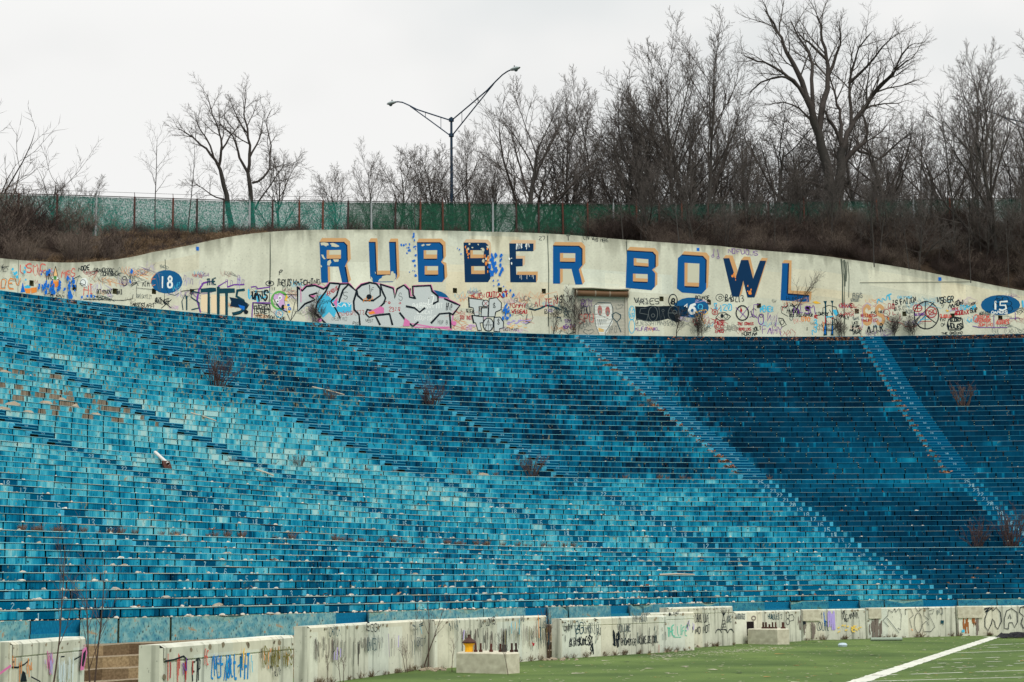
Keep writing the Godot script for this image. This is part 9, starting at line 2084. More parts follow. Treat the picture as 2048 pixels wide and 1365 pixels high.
	g("W", "graffiti", "scrawled names around the boxed words left of the right oval", "=k6 -2.29,18.79 -1.22,18.85 0.38 0.00|VSGER;=k5 -1.59,18.47 -0.66,18.71 0.28 0.00|AARON;=c6 -0.88,18.40 0.09,18.38 0.26 0.00|DIPMAN;=r5 -1.22,18.07 -0.38,18.10 0.26 0.00|RODDAX;=r4 -1.36,18.38 -0.98,18.40 0.14 0.00|MEE;=i5 -2.12,17.93 -1.41,17.91 0.20 0.00|CLAUDIA;=k3 -2.08,17.69 -1.78,17.71 0.20 0.00|PAY;=k3 -2.07,17.40 -1.79,17.42 0.18 0.00|ON;=k3 -2.09,16.88 -0.79,16.88 0.15 0.00|THE GROUND;=k5 -1.52,17.65 -0.81,17.67 0.23 0.00|GLORY;=k6 -1.61,17.26 -0.80,17.25 0.28 0.00|HOLES;=i5 1.22,17.47 2.05,17.45 0.26 0.00|AUDREY;=i4 0.12,17.83 0.83,17.82 0.20 0.00|AUSTIN;=i4 0.00,17.60 0.92,17.61 0.20 0.00|GREASER;=i4 0.15,17.36 1.06,17.34 0.18 0.00|ZUNINO;=k3 0.23,18.06 0.94,18.05 0.18 0.00|AUSSIE;=k4 -0.28,18.21 0.18,18.22 0.26 0.00|SUP;k6 -1.62,17.79 -1.25,17.96 -0.80,17.82 -0.75,17.30 -0.93,17.15 -1.64,17.16 -1.71,17.42 -1.62,17.79;i4 0.16,18.03 0.11,18.06 0.04,18.06 -0.02,18.04 -0.06,17.99 -0.10,17.92 -0.11,17.84 -0.11,17.76 -0.08,17.68 -0.03,17.63 0.02,17.60 0.09,17.60 0.14,17.63;p4 -0.18,17.37 0.19,17.28 1.87,17.24;p4 1.11,17.99 1.08,17.21;c# -0.33,17.62 -0.34,17.59 -0.38,17.57 -0.40,17.61 -0.41,17.64 -0.38,17.65 -0.35,17.65;c# -0.23,17.66 -0.23,17.62 -0.27,17.63 -0.32,17.65 -0.31,17.68 -0.27,17.70 -0.24,17.69;c# -0.38,17.65 -0.37,17.61 -0.42,17.62 -0.45,17.63 -0.45,17.66 -0.42,17.69 -0.39,17.69;c# -0.22,17.76 -0.22,17.71 -0.28,17.71 -0.30,17.74 -0.30,17.78 -0.27,17.80 -0.23,17.79;c# -0.44,17.73 -0.45,17.70 -0.50,17.67 -0.53,17.71 -0.52,17.75 -0.49,17.79 -0.45,17.76;p3 2.04,17.79 2.65,17.80;p3 2.39,18.18 2.39,17.71;h3 2.62,18.22 2.88,18.37;c10 2.85,18.85 2.88,18.48;y# -1.75,18.42 -1.54,18.34 -1.70,18.26;k3 -2.02,18.68 -1.84,18.73 -1.95,18.53;=k3 -0.23,18.65 0.05,18.75 0.13 0.00|XX")
	g("p0", "graffiti", "", "m3 -0.35,0.74 -0.19,0.78 -0.01,0.82;k2 0.03,0.80 0.23,0.79 0.45,0.82 0.62,0.87;k# 0.33,0.60 0.40,0.74 0.49,0.71 0.56,0.59;o2 0.66,0.79 0.65,0.77 0.68,0.74;o2 0.58,0.89 0.58,0.84 0.59,0.80;o2 0.28,0.84 0.29,0.71 0.29,0.60;o2 0.04,0.94 0.05,0.86 0.07,0.79;o2 0.13,0.91 0.12,0.87 0.13,0.82;o2 0.69,0.83 0.69,0.79 0.71,0.74;o2 0.53,0.82 0.54,0.76 0.55,0.70;o2 0.32,0.86 0.34,0.78 0.33,0.71;o2 0.61,0.80 0.61,0.73 0.61,0.65;m3 1.25,0.96 1.37,0.65;l2 1.39,0.91 1.40,0.78 1.40,0.66;l2 1.43,0.82 1.43,0.73 1.45,0.64;l2 1.48,0.85 1.50,0.82 1.47,0.79;l2 1.41,0.93 1.42,0.83 1.44,0.73;m2 1.41,0.92 1.40,0.86 1.44,0.81;m2 1.41,0.93 1.41,0.86 1.44,0.80;l2 1.15,0.85 1.16,0.82 1.16,0.80;m2 1.32,0.94 1.32,0.85 1.33,0.75;l2 1.36,0.84 1.36,0.80 1.37,0.77;l2 1.35,0.93 1.36,0.88 1.36,0.82;m2 1.22,0.85 1.23,0.79 1.25,0.73;l2 1.33,0.83 1.35,0.75 1.33,0.67;u2 2.06,0.80 2.07,0.68 2.06,0.56;u2 1.78,0.80 1.78,0.67 1.80,0.54;u2 1.83,0.78 1.84,0.63 1.85,0.51;u2 1.67,0.86 1.67,0.72 1.67,0.58;u2 1.69,0.77 1.69,0.65 1.69,0.53;u2 2.09,0.82 2.10,0.65 2.11,0.50;u2 2.04,0.85 2.06,0.70 2.06,0.56;u2 1.69,0.74 1.71,0.62 1.70,0.52;u2 1.68,0.78 1.70,0.66 1.72,0.53;u2 2.20,0.84 2.21,0.68 2.20,0.52;u2 1.85,0.81 1.87,0.63 1.85,0.51;u2 1.91,0.76 1.91,0.64 1.91,0.52;u2 1.73,0.75 1.73,0.59 1.75,0.52;u2 2.18,0.75 2.18,0.60 2.19,0.49;u2 1.99,0.74 2.01,0.57 1.99,0.50;u2 1.82,0.80 1.83,0.66 1.82,0.53;k# 2.57,0.93 2.71,0.96 2.70,0.82 2.59,0.68 2.48,0.71;m2 2.65,1.01 2.50,0.69;k2 1.70,0.87 1.83,0.87;k2 2.22,0.81 2.46,0.85;m# 2.54,0.94 2.72,0.98 2.74,0.89 2.61,0.65 2.47,0.65;k# 2.57,0.89 2.69,0.94 2.67,0.82 2.59,0.69 2.52,0.72;k2 0.61,0.65 0.94,0.57")
	g("p1", "graffiti", "", "=j3 1.45,0.68 2.79,0.61 0.34 0.00|INEFABLE-NFT;=k2 0.90,0.66 1.15,0.66 0.25 0.00|FTP;r2 0.69,0.93 0.69,0.85 0.70,0.78;i2 0.15,1.01 0.16,0.85 0.16,0.70;r2 0.68,0.90 0.67,0.79 0.69,0.69;i2 0.88,0.90 0.89,0.82 0.88,0.74;r2 0.22,0.91 0.23,0.82 0.22,0.73;i2 0.45,1.00 0.46,0.87 0.46,0.75;i2 0.42,0.93 0.43,0.77 0.44,0.63;i2 0.68,0.89 0.69,0.81 0.68,0.74;r2 0.64,0.89 0.65,0.76 0.67,0.63;r2 0.47,0.98 0.48,0.90 0.48,0.83;k2 0.06,0.93 0.32,0.94 0.59,0.97 0.71,0.92;=p2 0.59,0.76 0.72,0.75 0.19 0.00|N;=i2 1.24,0.84 1.36,0.85 0.17 0.00|FE;o2 4.17,0.86 4.16,0.83 4.18,0.80;Y2 3.68,0.97 3.69,0.86 3.69,0.75;Y2 3.57,0.98 3.58,0.87 3.58,0.77;o2 3.81,0.98 3.81,0.89 3.83,0.81;k2 3.50,0.87 3.51,0.79 3.52,0.70;o2 3.41,0.92 3.41,0.81 3.41,0.70;o2 3.50,0.96 3.49,0.94 3.48,0.92;o2 4.08,0.91 4.09,0.86 4.08,0.82;k2 3.61,0.88 3.62,0.85 3.63,0.82;Y2 3.78,0.94 3.78,0.82 3.79,0.71;Y2 4.08,0.96 4.07,0.88 4.08,0.80;Y2 3.16,0.98 3.17,0.85 3.19,0.72;k2 3.14,0.97 3.14,0.91 3.13,0.85;o2 4.15,0.86 4.15,0.79 4.14,0.72;k2 4.14,0.92 4.13,0.81 4.13,0.70;o2 3.22,0.94 3.23,0.88 3.24,0.81;=Y2 3.24,0.76 4.32,0.71 0.22 0.00|SK BAIN HAPS;k2 3.62,0.65 3.63,0.62 3.64,0.59;k2 3.73,0.61 3.73,0.60 3.71,0.58;k2 3.81,0.69 3.81,0.67 3.84,0.65;k2 3.46,0.73 3.45,0.72 3.47,0.70;k2 3.66,0.67 3.65,0.65 3.66,0.63;k2 3.82,0.63 3.81,0.62 3.81,0.60;k2 3.51,0.72 3.52,0.69 3.52,0.67;k2 3.77,0.71 3.76,0.70 3.77,0.69;k2 3.76,0.69 3.75,0.67 3.78,0.64;k2 3.62,0.63 3.62,0.61 3.64,0.59;c2 2.77,0.82 2.77,0.75 2.79,0.68;b2 2.04,0.88 2.04,0.84 2.05,0.81;b2 1.47,0.95 1.47,0.90 1.49,0.84;c2 1.89,0.85 1.89,0.79 1.90,0.72;b2 1.64,0.90 1.63,0.88 1.65,0.85;c2 1.89,0.89 1.89,0.84 1.88,0.80;b2 1.60,0.94 1.59,0.91 1.60,0.89;b2 1.97,0.84 1.98,0.76 1.96,0.69;c2 2.72,0.90 2.72,0.86 2.72,0.82;y2 2.53,0.95 2.53,0.87 2.53,0.79;y2 2.46,1.00 2.46,0.97 2.45,0.93;y2 2.45,0.98 2.45,0.89 2.45,0.81;y2 2.43,0.96 2.42,0.85 2.42,0.75")
	g("p2", "graffiti", "", "k2 0.47,0.79 0.46,0.66 0.48,0.52;k2 2.66,0.72 2.67,0.51 2.65,0.29;d2 2.77,0.73 2.75,0.61 2.76,0.50;k2 2.64,0.72 2.64,0.55 2.65,0.37;k2 1.26,0.78 1.25,0.58 1.24,0.38;d2 2.68,0.68 2.68,0.46 2.67,0.25;d2 1.50,0.83 1.48,0.70 1.49,0.58;d2 1.93,0.77 1.95,0.59 1.95,0.41;d2 1.02,0.84 1.03,0.65 0.99,0.47;d2 3.04,0.80 3.06,0.66 3.02,0.53;d2 1.48,0.74 1.47,0.66 1.49,0.57;d2 1.21,0.85 1.21,0.71 1.23,0.57;k2 2.81,0.80 2.82,0.70 2.84,0.60;k2 1.83,0.74 1.84,0.60 1.82,0.47;d2 0.86,0.73 0.86,0.56 0.85,0.40;k2 2.95,0.77 2.96,0.68 2.92,0.60;d2 2.90,0.71 2.89,0.66 2.89,0.61;d2 1.18,0.81 1.19,0.60 1.20,0.40;k2 0.77,0.87 0.77,0.75 0.76,0.63;k2 0.30,0.87 0.31,0.78 0.32,0.69;d2 0.54,0.77 0.54,0.73 0.57,0.68;d2 1.15,0.81 1.16,0.61 1.15,0.41;d2 2.44,0.68 2.44,0.59 2.47,0.50;k2 0.24,0.84 0.26,0.66 0.25,0.48;d2 0.31,0.79 0.31,0.63 0.31,0.48;d2 2.43,0.80 2.43,0.76 2.42,0.71;k2 0.66,0.88 0.68,0.69 0.65,0.50;k2 0.34,0.83 0.35,0.63 0.33,0.44;d2 2.13,0.83 2.12,0.63 2.13,0.44;k2 1.65,0.79 1.64,0.59 1.66,0.38;d2 0.32,0.74 0.32,0.67 0.34,0.60;k2 2.66,0.75 2.65,0.62 2.65,0.49;d2 0.68,0.85 0.68,0.75 0.68,0.64;d2 1.34,0.82 1.35,0.74 1.35,0.66;d2 0.25,0.84 0.24,0.66 0.24,0.48;d2 1.47,0.78 1.47,0.65 1.47,0.52;d2 1.67,0.78 1.67,0.57 1.70,0.36;k2 2.29,0.73 2.30,0.52 2.30,0.30;d2 0.42,0.77 0.43,0.59 0.43,0.41;k2 1.17,0.74 1.19,0.64 1.16,0.54;d2 4.80,0.70 4.82,0.54 4.81,0.37;k2 4.62,0.72 4.62,0.54 4.61,0.37;k2 3.22,0.79 3.21,0.73 3.21,0.67;G2 6.02,0.63 6.02,0.45 6.05,0.26;d2 4.77,0.81 4.76,0.76 4.79,0.72;G2 3.11,0.80 3.12,0.65 3.12,0.50;d2 5.30,0.77 5.31,0.62 5.29,0.47;d2 5.40,0.72 5.40,0.55 5.38,0.37;d2 6.44,0.61 6.45,0.53 6.45,0.45;k2 3.86,0.77 3.86,0.66 3.83,0.55;d2 4.62,0.75 4.63,0.64 4.63,0.54;G2 3.75,0.77 3.74,0.73 3.77,0.68;d2 3.08,0.85 3.07,0.69 3.09,0.52;d2 3.15,0.81 3.15,0.75 3.13,0.69;k2 6.94,0.74 6.94,0.55 6.92,0.36;G2 6.55,0.68 6.54,0.47 6.58,0.27;d2 5.19,0.72 5.18,0.66 5.22,0.60;d2 6.50,0.66 6.48,0.53 6.50,0.40;d2 5.55,0.66 5.57,0.51 5.52,0.35;G2 3.51,0.84 3.53,0.67 3.54,0.50;k2 5.90,0.77 5.89,0.70 5.90,0.64;G2 3.15,0.86 3.15,0.72 3.12,0.57;k2 7.00,0.68 6.99,0.56 6.96,0.44;d2 5.51,0.64 5.50,0.57 5.54,0.51;G2 3.65,0.80 3.67,0.67 3.63,0.53;d2 5.93,0.66 5.94,0.48 5.91,0.29;k2 5.61,0.80 5.62,0.58 5.60,0.37;d2 3.76,0.69 3.78,0.54 3.74,0.39;G2 6.10,0.66 6.12,0.50 6.07,0.35;G2 6.39,0.65 6.40,0.58 6.36,0.50;G2 6.89,0.75 6.88,0.66 6.86,0.57;G2 3.94,0.79 3.95,0.68 3.93,0.57;d2 3.97,0.77 3.99,0.72 4.00,0.67;k2 3.71,0.83 3.71,0.77 3.69,0.71;=G2 0.88,0.89 1.51,0.90 0.17 0.00|CAYLA;=k2 2.99,0.94 3.90,0.89 0.16 0.00|EGGY;=G2 3.03,0.55 3.61,0.54 0.23 0.00|LANCES;l6 1.32,0.64 1.29,0.44;l4 1.16,0.57 1.14,0.44;l4 1.49,0.62 1.48,0.48;l4 5.00,0.78 4.97,0.55;p2 4.33,0.84 4.38,0.37;k2 1.14,0.80 1.21,0.64 1.07,0.57;=h2 6.25,0.53 7.13,0.51 0.18 0.00|BROTIZ;G2 6.39,0.98 6.68,1.03;G2 6.39,0.95 6.68,0.97;c2 6.49,0.93 6.59,0.78;=k2 5.96,0.78 6.30,0.77 0.17 0.00|MM;h4 5.92,0.99 6.11,0.95")
	g("p3", "graffiti", "", "d2 1.22,0.86 1.23,0.81 1.21,0.75;d2 1.88,0.83 1.88,0.73 1.90,0.63;d2 3.28,0.77 3.28,0.60 3.29,0.43;d2 3.37,0.80 3.36,0.57 3.35,0.35;d2 2.70,0.74 2.71,0.57 2.69,0.40;d2 1.40,0.72 1.40,0.57 1.42,0.42;k2 2.00,0.84 2.01,0.75 2.02,0.65;k2 2.30,0.68 2.30,0.60 2.31,0.52;d2 1.41,0.80 1.41,0.72 1.43,0.63;d2 2.38,0.79 2.37,0.53 2.40,0.27;d2 1.64,0.68 1.64,0.59 1.62,0.50;d2 2.60,0.66 2.61,0.51 2.58,0.35;d2 1.90,0.81 1.89,0.56 1.89,0.31;d2 1.65,0.82 1.66,0.62 1.63,0.42;d2 1.90,0.78 1.89,0.69 1.89,0.59;k2 3.40,0.81 3.40,0.55 3.42,0.29;d2 2.46,0.85 2.47,0.72 2.46,0.59;d2 3.26,0.66 3.27,0.48 3.23,0.30;d2 1.26,0.78 1.25,0.53 1.25,0.29;d2 1.25,0.77 1.26,0.53 1.26,0.29;k2 2.63,0.77 2.63,0.67 2.63,0.57;k2 1.28,0.82 1.29,0.73 1.27,0.63;k2 3.00,0.72 3.00,0.49 3.00,0.27;k2 1.81,0.73 1.81,0.50 1.83,0.27;k2 3.37,0.76 3.36,0.56 3.34,0.36;d2 2.99,0.73 3.00,0.54 2.97,0.35;d2 2.64,0.70 2.63,0.44 2.64,0.19;d2 1.82,0.69 1.82,0.56 1.80,0.42;d2 2.36,0.73 2.35,0.63 2.34,0.54;d2 1.52,0.87 1.52,0.74 1.51,0.62;k2 1.64,0.80 1.63,0.69 1.65,0.58;k2 3.23,0.69 3.22,0.46 3.23,0.24;k2 3.25,0.69 3.24,0.59 3.23,0.50;k2 2.42,0.74 2.42,0.56 2.40,0.38;k2 3.19,0.66 3.18,0.43 3.21,0.20;k2 3.19,0.81 3.18,0.55 3.20,0.29;k2 1.40,0.75 1.41,0.69 1.41,0.64;k2 2.20,0.85 2.21,0.62 2.21,0.38;d2 1.92,0.85 1.93,0.61 1.89,0.38;d2 3.31,0.81 3.32,0.55 3.29,0.29;d2 2.55,0.68 2.54,0.55 2.55,0.43;d2 1.45,0.80 1.45,0.57 1.44,0.34;k2 2.78,0.71 2.77,0.52 2.78,0.32;d2 3.09,0.82 3.08,0.63 3.08,0.44;d2 3.91,0.73 3.92,0.60 3.92,0.47;d2 3.58,0.79 3.58,0.57 3.57,0.35;d2 4.22,0.76 4.21,0.58 4.24,0.40;Y2 3.28,0.75 3.27,0.57 3.27,0.38;Y2 4.02,0.90 4.01,0.76 4.01,0.63;d2 3.77,0.79 3.78,0.60 3.75,0.40;d2 4.35,0.80 4.34,0.66 4.34,0.51;d2 4.76,0.79 4.76,0.58 4.76,0.37;Y2 4.53,0.84 4.52,0.61 4.50,0.37;Y2 3.99,0.76 3.99,0.59 3.97,0.42;Y2 4.63,0.79 4.64,0.71 4.66,0.63;d2 4.90,0.88 4.88,0.67 4.88,0.46;d2 3.22,0.80 3.22,0.67 3.22,0.55;k2 3.96,0.81 3.95,0.71 3.95,0.62;d2 5.42,0.83 5.40,0.63 5.43,0.43;k2 5.01,0.74 5.00,0.51 4.99,0.28;d2 4.55,0.82 4.53,0.59 4.52,0.36;d2 4.75,0.85 4.75,0.62 4.73,0.38;Y2 5.41,0.87 5.42,0.75 5.43,0.63;Y2 3.80,0.82 3.80,0.67 3.79,0.51;k2 4.61,0.79 4.59,0.66 4.62,0.52;Y2 3.55,0.86 3.55,0.72 3.54,0.58;k2 4.68,0.71 4.67,0.47 4.67,0.24;d2 4.71,0.72 4.72,0.63 4.69,0.54;Y2 3.25,0.77 3.24,0.54 3.26,0.30;Y2 5.20,0.80 5.19,0.65 5.18,0.50;d2 5.31,0.88 5.30,0.83 5.28,0.78;d2 4.83,0.83 4.82,0.70 4.82,0.57;k2 3.47,0.86 3.48,0.76 3.46,0.66;d2 4.18,0.90 4.18,0.76 4.17,0.62;d2 4.34,0.85 4.33,0.68 4.35,0.51;k2 4.39,0.85 4.39,0.67 4.40,0.48;k2 3.94,0.80 3.92,0.57 3.91,0.33;d2 5.56,0.81 5.57,0.60 5.56,0.39;=k2 2.00,0.88 2.75,0.94 0.16 0.00|IN LOVES;=G2 5.01,0.79 5.68,0.81 0.21 0.00|DUMAN;G2 5.08,0.81 5.07,0.64 5.06,0.47;k2 5.33,0.76 5.32,0.56 5.32,0.36;G2 5.60,0.69 5.60,0.53 5.58,0.37;G2 5.10,0.80 5.09,0.60 5.11,0.40;G2 5.57,0.66 5.56,0.48 5.56,0.29;k2 5.55,0.71 5.55,0.48 5.54,0.26;k2 5.06,0.72 5.05,0.51 5.08,0.30;G2 5.05,0.73 5.06,0.61 5.07,0.50;k2 5.22,0.74 5.23,0.54 5.21,0.34;G2 5.50,0.67 5.50,0.54 5.47,0.41;G2 5.04,0.80 5.04,0.70 5.03,0.60;G2 5.48,0.68 5.49,0.48 5.45,0.28;k2 5.61,0.81 5.60,0.66 5.58,0.51;G2 5.52,0.75 5.51,0.56 5.50,0.38;k2 5.17,0.69 5.16,0.56 5.18,0.43;k2 5.45,0.76 5.46,0.56 5.43,0.35;o3 4.94,1.11 4.97,0.56;l4 1.22,0.82 1.18,0.63;r# 4.56,0.46 4.74,0.42 4.65,0.35;=h2 4.00,0.98 4.18,0.97 0.13 0.00|BAD;G2 1.01,1.05 1.00,1.02 1.01,1.00;k2 0.77,1.00 0.77,0.94 0.78,0.89;G2 0.92,0.95 0.93,0.88 0.93,0.81;G2 0.83,0.96 0.82,0.91 0.84,0.85;k2 0.60,0.93 0.59,0.88 0.58,0.83;G2 0.55,1.00 0.55,0.96 0.57,0.93;G2 0.54,1.00 0.53,0.98 0.53,0.95;k2 0.64,1.04 0.64,1.00 0.66,0.97;G2 0.86,1.04 0.86,0.97 0.89,0.91;G2 0.65,0.95 0.65,0.91 0.67,0.87;y2 3.56,0.94 3.56,0.89 3.57,0.85;c2 3.53,0.98 3.53,0.84 3.50,0.70;y2 3.77,0.95 3.77,0.88 3.75,0.81;c2 3.69,0.96 3.70,0.88 3.68,0.79;c2 3.91,1.03 3.90,0.85 3.89,0.67;c2 3.48,0.94 3.49,0.88 3.46,0.83")
	g("p4", "graffiti", "", "=k2 0.34,0.29 0.70,0.31 0.20 0.00|BKBM;=k3 0.72,0.31 1.40,0.34 0.20 0.00|SKAMESSY;=k3 1.24,0.09 1.46,0.09 0.23 0.00|34;=G3 0.62,0.58 1.01,0.62 0.29 0.00|@G;=h2 1.01,0.60 1.77,0.58 0.26 0.00|GABRIEL;=k4 2.35,0.28 2.67,0.22 0.34 0.00|DRP;=k2 2.70,0.27 3.42,0.23 0.16 0.00|@MONSTER;=k2 3.52,0.28 4.54,0.27 0.18 0.00|BLAKEJOECOOL;=h2 3.30,0.85 4.02,0.86 0.21 0.00|ANNIBODY;=k2 0.11,0.67 0.49,0.68 0.23 0.00|GNAW;=h2 2.54,0.61 3.20,0.62 0.18 0.00|VOLUME;k2 2.94,0.55 2.95,0.49 2.92,0.43;k2 0.79,0.84 0.80,0.75 0.81,0.67;k2 3.66,0.50 3.65,0.45 3.67,0.40;d2 1.62,0.66 1.63,0.54 1.60,0.43;G2 4.36,0.71 4.34,0.66 4.33,0.61;k2 1.73,0.74 1.73,0.64 1.72,0.54;d2 2.61,0.76 2.62,0.69 2.63,0.62;G2 0.64,0.74 0.63,0.60 0.62,0.46;d2 4.72,0.67 4.71,0.62 4.74,0.58;k2 3.13,0.54 3.12,0.44 3.12,0.33;d2 4.21,0.48 4.21,0.32 4.22,0.20;d2 0.21,0.82 0.22,0.78 0.19,0.74;G2 3.49,0.57 3.49,0.42 3.48,0.28;k2 3.70,0.55 3.71,0.46 3.69,0.38;k2 4.08,0.69 4.06,0.52 4.05,0.34;G2 2.85,0.53 2.84,0.42 2.86,0.30;d2 3.03,0.80 3.01,0.67 3.01,0.55;k2 0.14,0.57 0.14,0.50 0.15,0.43;d2 2.65,0.52 2.65,0.44 2.66,0.35;G2 2.85,0.72 2.83,0.58 2.85,0.45;G2 1.52,0.56 1.52,0.45 1.48,0.34;d2 4.48,0.73 4.46,0.61 4.48,0.49;k2 4.87,0.55 4.88,0.44 4.88,0.33;G2 4.72,0.50 4.73,0.42 4.72,0.34;G2 4.38,0.59 4.36,0.44 4.34,0.30;d2 2.81,0.61 2.80,0.53 2.83,0.45;G2 1.58,0.72 1.58,0.64 1.55,0.55;d2 3.58,0.73 3.59,0.56 3.58,0.40;G2 2.99,0.77 2.99,0.68 2.96,0.58;k2 4.27,0.51 4.27,0.34 4.23,0.20;r2 4.51,0.21 4.50,-0.00;k2 1.42,0.98 1.60,0.93")
	g("p5", "graffiti", "", "=e2 0.86,0.75 0.87,0.75 0.03 0.00|I;=C3 0.80,0.43 1.74,0.44 0.25 0.00|THE LIFE;C2 1.08,0.39 1.43,0.38;l2 1.77,0.77 1.77,0.67 1.79,0.57;l2 1.73,0.68 1.74,0.62 1.71,0.55;l2 2.02,0.76 2.03,0.67 2.03,0.57;k2 1.80,0.81 1.78,0.73 1.76,0.65;l2 1.84,0.85 1.83,0.76 1.86,0.68;k2 1.73,0.73 1.73,0.68 1.70,0.63;l2 2.08,0.72 2.07,0.64 2.04,0.57;k2 2.00,0.66 2.00,0.58 1.99,0.50;=k2 0.87,0.98 1.36,1.03 0.07 0.00|BLIND")
	g("p6", "graffiti", "", "k3 2.93,0.49 3.11,0.94 3.27,0.48 2.93,0.49;k2 3.01,0.56 3.22,0.56;k2 3.02,0.65 3.19,0.65;k2 3.05,0.75 3.17,0.75;k2 3.01,0.51 3.20,0.73;k2 3.11,0.90 2.94,1.06;k2 3.11,0.90 3.03,1.06;k2 3.11,0.90 3.11,1.06;k2 3.11,0.90 3.20,1.06;k2 3.11,0.90 3.29,1.06;k3 2.95,0.40 2.93,0.43 2.89,0.47 2.84,0.49 2.78,0.50 2.72,0.49 2.67,0.47 2.63,0.44 2.61,0.40;k3 3.66,0.38 3.64,0.42 3.61,0.45 3.56,0.48 3.50,0.49 3.45,0.48 3.40,0.46 3.36,0.43 3.34,0.39;k3 3.29,0.38 3.28,0.40 3.27,0.42 3.26,0.44 3.24,0.45 3.21,0.47 3.18,0.48 3.16,0.49 3.13,0.49;=k2 1.45,0.74 2.26,0.72 0.23 0.00|CRUEL LIFE;=k2 1.46,0.40 2.30,0.43 0.21 0.00|NO NOT;=h2 3.28,0.70 3.57,0.70 0.21 0.00|BYE;d2 1.39,1.14 1.37,1.11 1.42,1.11;k2 0.61,1.07 0.61,1.05 0.58,1.12;k2 1.11,0.93 1.13,0.91 1.08,1.11;k2 2.29,1.13 2.29,1.11 2.27,1.10;k2 1.61,1.09 1.60,1.07 1.61,1.11;d2 3.24,1.11 3.25,1.08 3.25,1.08;k2 3.37,0.96 3.37,0.92 3.42,1.08;d2 3.34,0.88 3.35,0.85 3.40,1.08;d2 0.50,1.06 0.51,1.04 0.52,1.12;d2 3.01,1.00 3.02,0.98 2.97,1.09;k2 0.17,1.17 0.17,1.15 0.13,1.14;k2 1.88,1.16 1.89,1.14 1.91,1.11")
	g("p7a", "graffiti", "", "k2 2.87,0.84 2.87,0.87 2.86,0.91 2.84,0.93 2.81,0.95 2.78,0.95 2.75,0.93 2.73,0.91 2.71,0.88 2.71,0.84 2.71,0.80 2.72,0.77 2.74,0.74 2.77,0.73 2.80,0.73 2.83,0.74 2.85,0.76 2.87,0.80 2.87,0.84;k2 2.87,0.64 2.87,0.67 2.85,0.70 2.83,0.72 2.80,0.74 2.77,0.74 2.74,0.72 2.71,0.70 2.69,0.67 2.69,0.64 2.69,0.61 2.71,0.58 2.73,0.55 2.76,0.54 2.79,0.54 2.82,0.55 2.85,0.57 2.86,0.60 2.87,0.64;k2 2.84,0.84 3.05,0.86 3.13,0.77 3.11,0.68 2.87,0.65;=h2 0.08,0.77 0.54,0.76 0.15 0.00|BOODEGS;=G2 1.75,0.74 2.33,0.73 0.15 0.00|HURDLES;=h2 2.41,0.73 2.52,0.73 0.15 0.00|?;d4 1.08,0.78 1.08,0.80 1.06,0.82 1.03,0.83 1.00,0.84 0.97,0.84 0.93,0.83 0.91,0.82 0.89,0.80 0.88,0.78 0.89,0.76 0.90,0.74 0.93,0.73 0.96,0.72 1.00,0.72 1.03,0.73 1.06,0.74 1.07,0.76 1.08,0.78;d2 3.39,0.74 3.38,0.62 3.41,0.49;d4 3.48,0.81 3.49,0.59 3.48,0.37;d3 3.41,0.65 3.40,0.51 3.42,0.38;d2 3.36,0.79 3.35,0.66 3.32,0.54;d2 3.50,0.86 3.48,0.62 3.45,0.38")
